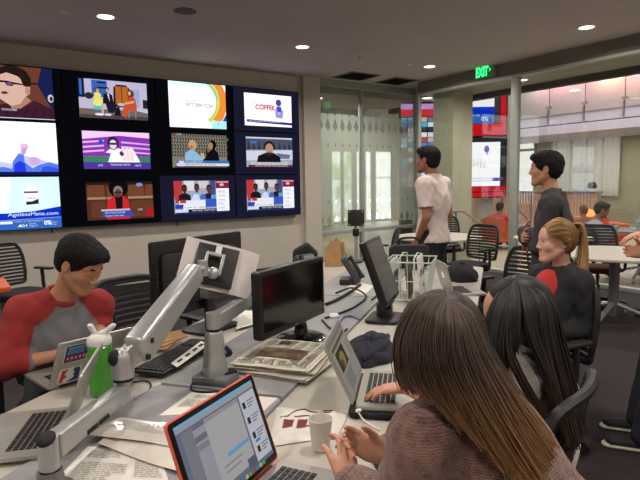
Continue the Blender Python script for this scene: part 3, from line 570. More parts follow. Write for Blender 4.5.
# ================================================================== FURNITURE
blk = M('black_plastic', (24, 24, 26), .45, var=.15, vs=30)
blkm = M('black_mesh_plastic', (30, 30, 32), .5, var=.12, vs=30)
dkseat = M('charcoal_seat_fabric', (34, 33, 36), .9, bump=.3, bs=300)
maroon = M('maroon_seat_fabric', (92, 50, 46), .9, bump=.3, bs=300)
lam = M('white_laminate', (192, 186, 175), .38, var=.025, vs=5)
lam2 = M('white_laminate_edge', (190, 180, 162), .5)
strip = M('grey_laminate', (150, 150, 152), .45, var=.04, vs=20)
silver = M('arm_silver', (176, 178, 178), .34, metal=.55, var=.03, vs=12)
silver2 = M('arm_silver_dark', (128, 130, 132), .4, metal=.5)
alu = M('laptop_aluminium', (178, 176, 170), .36, metal=.65, var=.02, vs=20)
keyb = M('key_black', (18, 18, 20), .45)
paper = M('paper_white', (226, 222, 212), .85, var=.02)
ink = M('ink_grey', (176, 172, 166), .9)
rubber = M('rubber_black', (14, 14, 15), .7)
def chair_proto(label, seatm, group=None):
    t = thing('task_chair', label, 'chair', group=group)
    def bs(x, z): return Vector((x, -.2-.14*(z-.5)-.05*(1-(x/.24)**2), z))
    W = lambda z: .235-.05*max(0, (z-.74)/.2)**2-.03*max(0, (.62-z)/.12)
    pts = []
    for z in np.linspace(.53, .88, 8): pts.append(bs(W(z), z))
    for a in np.linspace(0, 90, 5)[1:]: pts.append(bs(W(.9)-.05+.05*cos(radians(a)), .88+.05*sin(radians(a))))
    for x in np.linspace(.12, -.12, 5): pts.append(bs(x, .935))
    m = [Vector((-p.x, p.y, p.z)) for p in reversed(pts[:-5])]
    loop = pts+m+[bs(x, .52) for x in (-.1, 0, .1)]
    mb = MB(); mb.tube(spline(loop+[loop[0]], 3), .017, 8); fr = mb.build('backrest', blk, t)
    mb = MB()
    for z in np.arange(.555, .92, .036):
        n = 8; w = W(z)-.004
        mb.grid(lambda u, v: bs(-w+2*w*u, z-.0125+.025*v)+Vector((0, .004, 0)), n, 1, 0, .007)
    mb.build('slats', blkm, fr)
    mb = MB(); mb.tube(spline([bs(0, .6)+Vector((0, -.03, 0)), (0, -.29, .5), (0, -.2, .415), (0, -.05, .405)], 6), .022, 8); mb.build('back_support', blk, t)
    mb = MB()
    def sf(u, v):
        a = u*2*pi; r = v; x = .235*abs(cos(a))**.6*(1 if cos(a) > 0 else -1)*r; y = .225*abs(sin(a))**.6*(1 if sin(a) > 0 else -1)*r
        return x, y
    poly = []
    for a in np.linspace(0, 2*pi, 32, endpoint=False): poly.append(sf(a/2/pi, 1))
    mb.slab([(x, y+.02) for x, y in poly], .43, .485, 0, .022); mb.build('seat', seatm, t)
    for s in (-1, 1):
        mb = MB(); mb.tube(spline([(s*.1, -.02, .42), (s*.27, -.02, .43), (s*.29, -.03, .54), (s*.285, -.03, .66)], 5), .018, 8)
        mb.box((s*.285, .0, .672), (.065, .25, .026), 0, None, .012); mb.build('armrest', blk, t)
    mb = MB(); mb.box((0, -.02, .415), (.2, .22, .04), 0, None, .012); mb.cyl((0, 0, .24), (0, 0, .41), .016); mb.cyl((0, 0, .1), (0, 0, .26), .027); mb.build('column', blk, t)
    mb = MB(); mb.cyl((0, 0, .075), (0, 0, .12), .045)
    for k in range(5):
        a = radians(90+72*k); d = Vector((cos(a), sin(a), 0)); mb.tube([d*.02+Vector((0, 0, .105)), d*.17+Vector((0, 0, .092)), d*.30+Vector((0, 0, .07))], [.026, .022, .016], 8, 0, False, .8)
    mb.build('base', blk, t)
    for k in range(5):
        a = radians(90+72*k); d = Vector((cos(a), sin(a), 0)); n = Vector((-sin(a), cos(a), 0)); mb = MB(); c = d*.30+Vector((0, 0, .028))
        for q in (-.016, .016): mb.cyl(c+n*(q-.008), c+n*(q+.008), .028, n=14)
        mb.cyl(c, c+Vector((0, 0, .045)), .009, n=8); mb.build('caster', rubber, t)
    return t
CHS = [  # x, y, facing (degrees from +Y, counter-clockwise), label, seat
 (.60, 6.1, -150, 'black slatted task chair by the video wall behind the orange table', 0),
 (.98, 3.12, 198, 'black slatted task chair just right of the man in the red and grey shirt', 0),
 (5.35, 4.42, 88, 'black slatted task chair drawn up to the round table by the glass', 0),
 (3.70, 2.66, 85, 'black slatted task chair hung with an orange lanyard', 0),
 (6.28, 3.30, 128, 'maroon seated task chair behind the round table on casters', 1),
 (6.2, 2.48, 80, 'maroon seated task chair at the right edge of the photo', 1),
 (6.4, 5.75, 140, 'black task chair at the back of the round table by the glass', 0),
 (4.50, 5.2, 40, 'black task chair by the front glass, behind the tall leaning monitor', 0)]
protos = [chair_proto(CHS[0][3], dkseat), chair_proto(CHS[4][3], maroon)]
CHAIRS = []
for i, (x, y, a, lab, k) in enumerate(CHS):
    o = protos[0] if i == 0 else protos[1] if i == 4 else copy_tree(protos[k])
    o.location = (x, y, 0); o.rotation_euler = (0, 0, radians(a)); o['label'] = lab; o['group'] = 'task chairs around the room'; CHAIRS.append(o)
def seat_chair(p, face, lab, h=0):
    o = copy_tree(protos[0]); o.location = (p[0], p[1], h); o.rotation_euler = (0, 0, radians(face)); o['label'] = lab; o['group'] = 'task chairs around the room'; return o
# orange lanyard over the fourth chair
c = CHAIRS[3]; I = c.matrix_basis
mb = MB(I); mb.tube(spline([(.06, -.32, .72), (.065, -.285, .93), (.07, -.262, .962), (.075, -.25, .93), (.08, -.22, .78)], 6), .009, 6, 0, False, .3)
lany = mb.build('lanyard', M('lanyard_orange', (190, 84, 48), .8), None); tag(lany, 'orange lanyard strap hung over the back of a black chair', 'lanyard')
# ---- the long desk
DZ = .745
t = thing('desk', 'long white shared desk with a grey centre strip, covered in laptops and monitors', 'desk', UN(2.7, .85)); DESK = t
def upoly(u0, u1, n0, n1, r=.0):
    q = rrect(u0, u1, n0, n1, r, 5) if r else [(u0, n0), (u1, n0), (u1, n1), (u0, n1)]
    return [tuple(UN(a, b)[:2]) for a, b in q]
for nm, u0, u1, n0, n1, r in (('left_top', .25, 4.94, 1.21, 1.575, .06), ('right_top',   .25, 4.94, .1, .70, .08)):
    mb = MB(); mb.slab(upoly(u0, u1, n0, n1, r), DZ-.03, DZ, 0, .004); mb.build(nm, lam, t)
for u0, u1 in ((.25, 1.69), (1.712, 3.40), (3.42, 4.94)):
    mb = MB(); mb.slab(upoly(u0, u1, .702, 1.208, .012), DZ-.03, DZ+.012, 0, .004); mb.build('centre_panel', strip, t)
mb = MB(); mb.slab(upoly(.4, 4.8, .93, .98), .25, DZ-.04, 0, 0); mb.build('modesty_panel', M('panel_grey', (110, 110, 110), .6), t)
for u in (.6, 2.7, 4.6):
    for n in (.25, 1.42):
        mb = MB(); p = UN(u, n); mb.cyl(p, p+Vector((0, 0, DZ-.03)), .03); mb.build('leg', silver2, t)
    mb = MB(); mb.cyl(UN(u, .2, DZ-.05), UN(u, 1.5, DZ-.05), .02); mb.build('cross_rail', silver2, t)
SZ = DZ+.012                                    # top of the centre strip
# ---- round tables
def round_table(x, y, r, lab, ph=0, z=.73, topm=None):
    t = thing('round_table', lab, 'table', (x, y, 0))
    mb = MB(); mb.lathe([(0, z-.028), (r-.006, z-.028), (r, z-.022), (r, z-.004), (r-.004, z), (0, z)], 56, 0, (x, y, 0)); mb.build('tabletop', topm or lam, t)
    mb = MB(); mb.cyl((x, y, .06), (x, y, z-.03), .05, n=24); mb.build('column', silver2, t)
    for k in range(4):
        a = ph+k*pi/2; d = Vector((cos(a), sin(a), 0)); p = Vector((x, y, 0)); mb = MB()
        mb.tube(spline([p+Vector((0, 0, .2)), p+d*.2+Vector((0, 0, .14)), p+d*.42+Vector((0, 0, .075))], 4), [.024]*8+[.018], 8); f = mb.build('foot', silver, t)
        mb = MB(); n = Vector((-d.y, d.x, 0)); c = p+d*.42+Vector((0, 0, .032)); mb.cyl(c-n*.014, c+n*.014, .032, n=16); mb.build('caster', M('caster_grey', (150, 150, 152), .5), f)
    return t
round_table(5.74, 2.84, .62, 'round white table on silver casters at the right', radians(188))
round_table(5.72, 5.28, .60, 'round white table near the glass corner, behind the standing man in white', .3)
round_table(6.68, 4.13, .50, 'small round white table beside the glass, behind the man in the dark jacket', .2)
t = thing('side_table', 'orange topped table at the left edge before the video wall', 'table', (.05, 5.15, 0))
mb = MB(); mb.slab(rrect(-.55, .42, 4.85, 5.45, .05), .69, .73, 0, .006); mb.build('tabletop', M('orange_laminate', (206, 88, 34), .45), t)
for x in (-.45, .32):
    for y in (4.95, 5.35): mb = MB(); mb.cyl((x, y, 0), (x, y, .69), .022); mb.build('leg', silver2, t)
# ================================================================== THINGS ON THE DESK
def printed(mb, x0, x1, y0, y1, n, A, z, seed=0, m=0, h=.45, ragged=.4):
    r = random.Random(seed); st = (y1-y0)/n
    for i in range(n):
        y = y1-(i+.5)*st; w = (x1-x0)*(1-ragged*r.random()*(r.random() < .5)); x = x0
        while x < x0+w-.004:
            l = min(.008+.03*r.random(), x0+w-x); mb.add([A @ Vector(q) for q in ((x, y-st*h/2, z), (x+l, y-st*h/2, z), (x+l, y+st*h/2, z), (x, y+st*h/2, z))], [(0, 1, 2, 3)], m); x += l+.004
def laptop(label, hc, xdir, w, d, ang, z, mats, pic=None, name='laptop', group=None, lidh=None, kb=True):
    """open laptop: hc hinge centre, xdir its left-to-right as the user sees it reversed (x = user side cross up)"""
    lidh = lidh or d; A = frame((hc[0], hc[1], z), xdir, (0, 0, 1)); t = thing(name, label, 'laptop', mat=A, group=group)
    case, inner = mats
    mb = MB(A); mb.slab(rrect(-w/2, w/2, .004, d, .012), .0, .0145, 0, .0025); b = mb.build('base', case if inner is None else case, t)
    # y axis of the frame points to the user
    mb = MB(A); mb.slab(rrect(-w/2+.004, w/2-.004, .008, d-.004, .010), .0146, .0152, 0, 0); deck = mb.build('deck', alu, t)
    mb = MB(A); kx = w-.07; cols = 14; ky0, ky1 = .028, .028+.105
    for r in range(6):
        yy = ky0+(ky1-ky0)*(r+.5)/6; 
        if r == 5:
            x = -kx/2
            for l in (1, 1, 1, 1.3, 5, 1.3, 1, 1, 1): wk = kx/13.6*l; mb.box((x+wk/2, yy, .0162), (wk-.0035, .0135, .0022)); x += wk
        else:
            for c in range(cols): mb.box((-kx/2+kx*(c+.5)/cols, yy, .0162), (kx/cols-.0035, .0135, .0022))
    mb.build('keyboard', keyb, t)
    mb = MB(A); mb.slab(rrect(-.052, .052, .145, d-.012, .006), .0151, .0156, 0, 0); mb.build('trackpad', M('trackpad_grey', (160, 159, 155), .4, metal=.4), t)
    th = radians(ang); ly = Vector((0, cos(th), sin(th))); ln = Vector((0, sin(th), -cos(th)))      # lid up direction, lid front normal
    B = A @ Matrix(((-1, 0, 0, 0), (0, ly.y, ln.y, 0), (0, ly.z, ln.z, .012), (0, 0, 0, 1)))           # x mirrored so the picture reads right for the user
    mb = MB(B); mb.slab(rrect(-w/2, w/2, .004, lidh, .012), -.007, 0, 0, .0022); lid = mb.build('lid', case, t)
    mb = MB(B); mb.slab(rrect(-w/2+.004, w/2-.004, .010, lidh-.004, .010), 0, .0008, 0, 0); mb.build('bezel', M('laptop_bezel', (14, 14, 16), .3) if inner is None else inner, lid)
    mb = MB(A); mb.cyl((-w*.38, .0, .010), (w*.38, .0, .010), .006, n=10); mb.build('hinge', keyb, t)
    C = B @ Matrix(((w-.036, 0, 0, -w/2+.018), (0, lidh-.042, 0, .026), (0, 0, 1, .0012), (0, 0, 0, 1)))
    p = Pic(C, (0, 100, 0, 62)); pic(p) if pic else p.rect(0, 0, 100, 62, (30, 34, 40), .5)
    p.mb.keepn = True; p.mb.build('display', p.mats, lid, True, 0)
    return t, lid, B
def lap_red(p):
    p.rect(0, 0, 100, 62, (128, 136, 158), .55); p.rect(0, 0, 100, 2, (120, 176, 214), .8); p.rect(0, 2, 100, 5, (182, 182, 186), .6)
    p.rect(14, 9, 33, 56, (176, 176, 184), .6); p.rect(16, 14, 30, 18, (128, 130, 140), .6); p.rect(16, 20, 30, 24, (150, 150, 158), .6); p.rect(4, 6, 16, 50, (150, 150, 162), .55)
    p.rect(30, 6, 74, 56, (194, 192, 192), .62); p.rect(30, 6, 74, 9, (170, 170, 172), .6); p.rect(44, 37, 74, 40, (104, 160, 200), .8); p.ell(75, 38, 1.3, 1.6, (206, 70, 80), .7); p.ell(75, 50, 1.3, 1.6, (206, 70, 80), .7)
    p.rect(36, 44, 60, 45, (150, 150, 154), .6); p.rect(36, 48, 56, 49, (150, 150, 154), .6)
    p.rect(75, 6, 97, 58, (206, 206, 216), .7)
    for i, y in enumerate((12, 24, 36, 47)):
        p.rect(77, y, 81, y+5, (70, 70, 84), .5)
        for k in range(3): p.rect(83, y+k*2.2, 83+11-k*2.4, y+k*2.2+.9, (130, 130, 150), .6)
    p.rect(77, 42, 84, 44, (70, 130, 190), .8); p.rect(60, 50, 72, 57, (120, 120, 136), .5); p.rect(20, 57.5, 80, 61.5, (110, 116, 140), .6)
    for i in range(12): p.rect(22+i*4.8, 58, 25.6+i*4.8, 61, [(200, 90, 80), (90, 140, 210), (220, 200, 110), (110, 180, 120)][i % 4], .6)
def lap_web(p):
    p.rect(0, 0, 100, 62, (176, 172, 162), .5); p.rect(0, 0, 100, 5, (150, 146, 140), .5); p.rect(6, 8, 94, 12, (126, 110, 84), .45)
    p.rect(12, 15, 60, 38, (88, 78, 52), .45); p.ell(36, 28, 14, 9, (168, 150, 104), .5); p.ell(28, 31, 7, 5, (110, 98, 60), .45); p.rect(64, 15, 90, 36, (196, 192, 180), .5)
    for k in range(8): p.rect(12, 42+k*2.3, 58-(k*7) % 13, 42.9+k*2.3, (110, 106, 100), .5)
    for k in range(7): p.rect(65, 17+k*2.6, 88-(k*5) % 9, 18+k*2.6, (120, 116, 110), .5)
def lap_dim(p): p.rect(0, 0, 100, 62, (120, 126, 140), .5); p.rect(4, 6, 60, 56, (180, 184, 190), .5); p.rect(64, 6, 96, 30, (90, 110, 160), .5)
# red-cased laptop in the foreground
coral = M('coral_case', (222, 96, 74), .4)
hr = PZ(277.5, 461, DZ+.012); tl = PZ(176, 428, .965); tr = PZ(249, 382, .965); xd = tr-tl; xd.z = 0; xd.normalize(); w = .352
hc = Vector((hr.x, hr.y, 0))-xd*(w/2-.01); xd = -xd
red_lap, lid, B = laptop('open laptop in a coral red case, nearest the camera', hc, xd, w, .245, 109, DZ+.001, (coral, None), lap_red)
lap2n = PZ(354, 406.5, DZ+.034); lap2f = PZ(363, 371, DZ+.034); xd2 = (lap2f-lap2n); xd2.z = 0; xd2.normalize(); c2 = (lap2n+lap2f)/2; xd2 = -xd2
sil = M('laptop_frame_silver', (150, 146, 138), .4, metal=.4)
laptop('open silver laptop with a web page, left of the brown haired woman', c2, xd2, .345, .235, 115, DZ+.023, (alu, sil), lap_web, lidh=.225)
t = thing('laptop_sleeve', 'black padded sleeve lying under the silver laptop with the web page', 'sleeve', (c2.x, c2.y, DZ))
A2 = frame((c2.x, c2.y, DZ), xd2, (0, 0, 1)); mb = MB(A2); mb.slab(rrect(-.19, .19, -.02, .255, .025), .0012, .0215, 0, .008); mb.build('sleeve_body', M('sleeve_black', (20, 20, 22), .85, bump=.3, bs=400), t)
mb = MB(A2); mb.tube([(-.18, .2562, .011), (.18, .2562, .011)], .0022, 6); mb.build('zip', M('zip_red', (140, 40, 46), .6), t)
# man's laptop with stickers on its lid
ha = PZ(48, 388.5, DZ+.012); hb = PZ(128, 366, DZ+.012); xa = (hb-ha); xa.z = 0; xa.normalize(); wa = .335; ca = Vector((ha.x, ha.y, 0))+xa*wa/2
manlap, lid, B = laptop('open silver laptop with stickers on its lid, in front of the man', ca, xa, wa, .235, 121, DZ+.001, (alu, sil), lap_dim, lidh=.226)
def sticker(nm, lab, x, y, fn, mats):                       # x from the lid's left edge as seen from behind, y up from the hinge
    D = B @ Matrix(((-1, 0, 0, wa/2-0), (0, 1, 0, 0), (0, 0, -1, -.0073), (0, 0, 0, 1))) @ Matrix.Translation((x, y, 0))
    mb = MB(D); fn(mb); mb.keepn = False; o = mb.build(nm, mats, lid, True, 0); o['label'] = lab; return o
wsk = M('sticker_white', (228, 228, 230), .5); bsk = M('sticker_blue', (32, 52, 120), .5); rsk = M('sticker_red', (196, 40, 48), .5); gsk = M('sticker_grey', (120, 122, 126), .5); lsk = M('sticker_pale_blue', (120, 160, 210), .5)
def s1_(mb):
    mb.prism(rrect(0, .088, 0, .088, .005), 0, .0006, 0); mb.prism(rrect(.003, .085, .003, .085, .003), .0006, .0010, 1)
    mb.prism([(.012, .066), (.078, .066), (.078, .078), (.012, .078)], .001, .0014, 3)
    for i in range(3): mb.prism([(.010, .044+i*.007), (.072, .044+i*.007), (.072, .048+i*.007), (.010, .048+i*.007)], .001, .0014, 3)
    for i in range(5): mb.prism([(.010+i*.015, .012), (.021+i*.015, .012), (.021+i*.015, .034), (.010+i*.015, .034)], .001, .0014, 2)
    for i in range(5): mb.prism([(.0125+i*.015, .020), (.0185+i*.015, .020), (.0185+i*.015, .027), (.0125+i*.015, .027)], .0014, .0017, 0)
sticker('sticker', 'blue square sticker with red lettering', .030, .118, s1_, [wsk, bsk, rsk, lsk])
def s2_(mb):
    mb.prism(rrect(0, .084, 0, .078, .012), 0, .0006, 0)
    mb.prism([(.005, .008), (.010, .070), (.034, .073), (.026, .058), (.022, .046), (.032, .036), (.018, .018), (.020, .006)], .0006, .001, 1)
    mb.prism([(.056, .073), (.074, .073), (.079, .060), (.079, .010), (.070, .005), (.034, .005), (.050, .016), (.062, .026), (.054, .040), (.060, .050), (.052, .060)], .0006, .001, 2)
sticker('sticker', 'red, white and blue sticker', .026, .012, s2_, [wsk, rsk, bsk])
def s3_(mb):
    mb.prism([(.028*cos(a), .028*sin(a)) for a in np.linspace(0, 2*pi, 24, endpoint=False)], 0, .0006, 0); mb.prism([(.024*cos(a), .024*sin(a)) for a in np.linspace(0, 2*pi, 24, endpoint=False)], .0006, .001, 1)
    for i in range(3): mb.prism([(-.017, -.011+i*.008), (.017, -.011+i*.008), (.017, -.006+i*.008), (-.017, -.006+i*.008)], .001, .0013, 0)
sticker('sticker', 'round grey sticker', .142, .055, s3_, [wsk, gsk])
def s4_(mb): mb.prism([(.034*cos(a), .034*sin(a)) for a in np.linspace(0, 2*pi, 24, endpoint=False)], 0, .0006, 0); mb.prism([(.029*cos(a), .029*sin(a)) for a in np.linspace(0, 2*pi, 24, endpoint=False)], .0006, .001, 1); mb.prism([(-.022, -.004), (.022, -.004), (.022, .006), (-.022, .006)], .001, .0013, 0)
sticker('sticker', 'round red sticker', .292, .13, s4_, [wsk, rsk])
# laptop at the lower left, seen past the edge of its lid
far = PZ(79, 406.5, SZ+.012); hd = (UV*.86+NV*.5).normalized(); wb = .33; cb = Vector((far.x, far.y, 0))-hd*wb/2
laptop('open silver laptop at the lower left corner, its lid seen edge on', cb, hd, wb, .236, 111, SZ+.001, (alu, sil), lap_dim, lidh=.232)
# laptop at the far side of the desk, an emblem on its lid
n3 = PZ(455, 295, DZ+.012); f3 = PZ(445, 289, DZ+.012); x3 = (UV*.93+NV*.36).normalized(); c3 = Vector((n3.x, n3.y, 0))+x3*.15; x3 = -x3
l3, lid3, B3 = laptop('open silver laptop far along the desk, beside the wire rack', c3, x3, .30, .215, 106, DZ+.001, (alu, sil), lap_dim, lidh=.215)
D = B3 @ Matrix(((-1, 0, 0, 0), (0, 1, 0, .115), (0, 0, -1, -.0072), (0, 0, 0, 1))); mb = MB(D)
ap = [(.0, .016), (.008, .020), (.016, .018), (.020, .012), (.016, .006), (.016, -.002), (.021, -.007), (.016, -.017), (.009, -.022), (.002, -.019), (-.002, -.019), (-.009, -.022), (-.017, -.015), (-.021, -.003), (-.019, .012), (-.011, .019)]
mb.prism(ap, 0, .0005); mb.prism([(.0, .021), (.008, .026), (.009, .035), (.001, .030)], 0, .0005); mb.build('lid_emblem', EM((240, 244, 250), .8), lid3)
# ---- green bottle
bp_ = PZ(102.5, 394, DZ+.001); t = thing('water_bottle', 'green plastic water bottle with a white flip straw lid', 'bottle', (bp_.x, bp_.y, DZ))
grn = M('bottle_green', (80, 168, 60), .15, var=.05, alpha=.82)
mb = MB(); mb.lathe([(0, .002), (.036, .002), (.041, .008), (.042, .06), (.040, .10), (.041, .14), (.043, .165), (.043, .182), (.036, .19), (0, .19)], 30, 0, (bp_.x, bp_.y, DZ)); mb.build('body', grn, t)
mb = MB(); mb.lathe([(0, .188), (.041, .188), (.043, .193), (.043, .206), (.038, .218), (.026, .226), (0, .228)], 28, 0, (bp_.x, bp_.y, DZ)); mb.build('lid', M('bottle_white', (226, 226, 220), .4), t)
V_ = Vector((bp_.x, bp_.y, DZ)); ri = Vector((CR[0][0], CR[1][0], CR[2][0]))
mb = MB(); mb.box(V_+Vector((0, 0, .242))-ri*.022, (.014, .022, .05), 0, Euler((0, -.5, .6)).to_matrix(), .004); mb.tube(spline([V_+Vector((0, 0, .222)), V_+ri*.025+Vector((0, 0, .235)), V_+ri*.06+Vector((0, 0, .262))], 4), [.012]*4+[.010]*4+[.006], 10); mb.build('straw', M('bottle_white', (226, 226, 220), .4), t)
# ---- two gas-spring monitor arms
def tapered_box(mb, a, b, w0, h0, w1, h1, up=(0, 0, 1), m=0, bev=.006):
    a = Vector(a); b = Vector(b); x = (b-a); L = x.length; A = frame(a, x, up); bm = bmesh.new(); bmesh.ops.create_cube(bm, size=1)
    for v in bm.verts:
        f = v.co.x+.5; v.co = Vector((f*L, v.co.y*(w0+(w1-w0)*f), v.co.z*(h0+(h1-h0)*f)))
    bmesh.ops.bevel(bm, geom=bm.edges[:], offset=bev, segments=3, affect='EDGES', profile=.5)
    for v in bm.verts: v.co = A @ v.co
    mb.bm(bm, m)
p0 = UN(1.0, 1.035, SZ); t = thing('monitor_mount', 'long silver monitor arm in the left foreground, reaching up past the keyboard', 'monitor arm', p0); ARM1 = t
z1 = .872
mb = MB(); mb.lathe([(0, 0), (.052, 0), (.052, .008), (.034, .012), (.030, .052), (.0, .052)], 26, 0, p0); mb.build('base', silver2, t)
mb = MB(); mb.cyl(p0+Vector((0, 0, .05)), p0+Vector((0, 0, .058)), .0245, n=24); mb.build('collar', rubber, t)
mb = MB(); mb.lathe([(0, .056), (.0245, .056), (.0245, .125), (.022, .137), (0, .139)], 24, 0, p0); mb.build('pivot', silver, t)
q0 = p0+Vector((0, 0, .105)); q1 = PZ(124, 391, .862); dirr = (q1-q0).normalized()
mb = MB(); tapered_box(mb, q0+dirr*.02, q1, .046, .064, .038, .05); la = mb.build('lower_arm', silver, t)
sd = Vector((dirr.y, -dirr.x, 0)); mb = MB()
for f in (.42, .58): 
    c = q0+(q1-q0)*f+sd*.0215; tapered_box(mb, c-dirr*.026+Vector((0, 0, -.02)), c+dirr*.026+Vector((0, 0, -.02)), .006, .012, .006, .012, bev=.001)
mb.build('cable_clip', rubber, la)
mb = MB(); R_ = dirr.to_track_quat('X', 'Z').to_matrix(); mb.ball(q0+Vector((0, 0, .03))+dirr*-.006, (.024, .0235, .012), 0, R_ @ Euler((0, -.5, 0)).to_matrix()); mb.build('pivot_cap', rubber, t)
mb = MB(); mb.cyl(q1+Vector((0, 0, -.03)), q1+Vector((0, 0, .035)), .02, n=22); mb.build('elbow_post', silver, t)
mb = MB(); mb.cyl(q1+Vector((0, 0, .035)), q1+Vector((0, 0, .046)), .03, n=24); mb.build('elbow_ring', rubber, t)
e0 = q1+Vector((0, 0, .046)); mb = MB(); mb.lathe([(0, 0), (.034, 0), (.0345, .05), (.032, .075), (.02, .09), (0, .092)], 26, 0, e0)
a0 = PD(136, 352, 1.70); a1 = PD(196, 271, 2.06); ad = (a1-a0).normalized()
tapered_box(mb, e0+Vector((0, 0, .045)), a0+ad*.04, .05, .06, .05, .07); kn = mb.build('knuckle', silver, t)
mb = MB(); lf = -ri; mb.ball(e0+Vector((0, 0, .066))+lf*.016-Vector((CR[0][2], CR[1][2], CR[2][2]))*-.022, (.021, .012, .026), 0, Vector((-ri.x*.3-CR[0][2]*-.9, -ri.y*.3-CR[1][2]*-.9, .3)).to_track_quat('Y', 'Z').to_matrix()); mb.build('knuckle_cap', rubber, kn)
mb = MB(); tapered_box(mb, a0, a1, .078, .100, .060, .082, (0, 0, 1), 0, .018); ua = mb.build('upper_arm', silver, t)
sd2 = ad.cross(Vector((0, 0, 1))).normalized(); 
for f, dz in ((.035, .015), (.012, -.022)): mb = MB(); c = a0+ad*f+sd2*.041+Vector((0, 0, dz)); mb.cyl(c-sd2*.01, c, .009, n=14); mb.build('bolt', rubber, ua)
h0 = PD(203, 268, 2.10); mb = MB(); mb.cyl(a1, h0, .018, n=16); mb.cyl(h0+Vector((0, 0, -.03)), h0+Vector((0, 0, .03)), .02, n=18); mb.build('wrist', silver, t)
back = Vector((CR[0][2], CR[1][2], CR[2][2])); upv = Vector((CR[0][1], CR[1][1], CR[2][1]))
pc = PD(215, 266, 2.24); pn_ = (back*.86-ri*.30+Vector((0, 0, .34))).normalized()                 # plate normal, towards the camera and tilted up
px_ = (ri*.93-Vector((0, 0, .22))-back*.1).normalized(); PA = frame(pc, px_, pn_)
mb = MB(); tapered_box(mb, PA @ Vector((-.03, -.02, .006)), PA @ Vector((.03, .02, .006)), .02, .012, .02, .012); 
mb = MB(PA)
for lo, hi in (((-.045, -.045), (-.032, .045)), ((.02, -.045), (.034, .045)), ((-.032, .03), (.02, .045)), ((-.032, -.045), (.02, -.02))): mb.boxm((lo[0], lo[1], .008), (hi[0], hi[1], .05), 0, .004)
mb.build('tilt_bracket', silver, t)
mb = MB(); k0 = PD(213, 273, 2.14); mb.ball(k0, (.026, .024, .024)); mb.build('knob', silver, t)
mb = MB(PA); mb.slab(rrect(-.085, .085, -.085, .085, .006), 0, .007, 0, .002); mb.build('mounting_plate', M('plate_black', (26, 24, 25), .45), t)
mb = MB(PA); mb.boxm((-.012, .04, .007), (.012, .086, .010)); mb.build('plate_label', wsk, t)
mb = MB(PA)
def sheet(u, v):
    x = -.14+.31*u; y = -.10+.20*v; return Vector((x, y, -.012-.035*max(0, (x-.06)/.11)**2+.02*max(0, (-x-.09)/.08)**1.5))
mb.grid(sheet, 26, 6, 0, .002); o = mb.build('document_tray', M('tray_white', (214, 206, 202), .6), None); 
tag(o, 'curved white sheet behind the black mounting plate of the long arm', 'panel')
# second arm
p0 = UN(1.775, 1.005, SZ); t = thing('monitor_mount', 'short silver monitor arm standing behind the folded newspapers', 'monitor arm', p0)
tp = PD(206, 322, 2.04); ax = Vector((tp.x, tp.y, 0))
mb = MB(); mb.slab([tuple((p0+UV*a+NV*b)[:2]) for a, b in rrect(-.055, .055, -.075, .075, .012)], SZ, SZ+.03, 0, .006); mb.build('clamp_base', silver2, t)
mb = MB(); mb.boxm(p0+Vector((.02, -.04, .002)), p0+Vector((.075, .01, .04)), 0, .006); mb.build('clamp_screw', rubber, t)
ztop = tp.z; mb = MB(); tapered_box(mb, p0+Vector((0, 0, .02)), Vector((p0.x, p0.y, ztop-.03)), .085, .075, .055, .055, (0, 1, 0), 0, .012); mb.build('post', silver, t)
mb = MB(); mb.tube(spline([p0+ri*.035+Vector((0, 0, .10)), p0+ri*.06+Vector((0, 0, .11)), p0+ri*.04+Vector((0, 0, .135))], 4), .009); mb.build('cable_hook', rubber, t)
P0 = Vector((p0.x, p0.y, ztop)); mb = MB(); mb.cyl(P0+Vector((0, 0, -.032)), P0+Vector((0, 0, -.024)), .03, n=22); mb.build('collar', rubber, t)
mb = MB(); mb.cyl(P0+Vector((0, 0, -.024)), P0+Vector((0, 0, .035)), .028, n=22); mb.build('pivot', silver, t)
E1 = PD(250, 297, 2.40); mb = MB(); dd_ = (E1-P0); dd_.z = 0; dd_.normalize(); tapered_box(mb, P0+dd_*.01, Vector((E1.x, E1.y, P0.z+.01)), .046, .06, .042, .05); mb.build('arm', silver, t)
E1 = Vector((E1.x, E1.y, P0.z+.01)); mb = MB(); mb.cyl(E1+Vector((0, 0, -.05)), E1+Vector((0, 0, .045)), .02, n=18); mb.build('end_post', silver, t)
mb = MB(); mb.cyl(E1+Vector((0, 0, .045)), E1+Vector((0, 0, .068)), .032, n=20); mb.build('end_cap', silver2, t)
s0_ = PD(206, 292, 2.25); s1_2 = PD(240, 289, 2.34); mb = MB(); mb.tube([s0_-ri*.02, s0_, (s0_+s1_2)/2, s1_2, E1+Vector((0, 0, .06))], [.024, .03, .022, .036, .02], 14); mb.build('swivel', M('swivel_grey', (104, 104, 102), .5, metal=.3), t)
# ---- monitors
gloss = M('glossy_screen', (8, 8, 10), .12, var=.02); mblk = M('monitor_black', (20, 19, 20), .35)
def monitor(label, bl, br, tl, tr, th, base=None, stand=None, front=None, curved=0):
    """slab through four corner points; front normal towards the viewer if front is given"""
    bl, br, tl, tr = map(Vector, (bl, br, tl, tr)); x = ((br-bl)+(tr-tl)).normalized(); c = (bl+br+tl+tr)/4; y = ((tl-bl)+(tr-br)).normalized(); n = x.cross(y).normalized(); y = n.cross(x)
    w = ((br-bl).length+(tr-tl).length)/2; h = ((tl-bl).length+(tr-br).length)/2
    A = Matrix(((x.x, y.x, n.x, c.x), (x.y, y.y, n.y, c.y), (x.z, y.z, n.z, c.z), (0, 0, 0, 1)))
    t = thing('monitor', label, 'monitor', base if base is not None else c)
    return t, A, w, h
def keyp(p): return Vector(p)
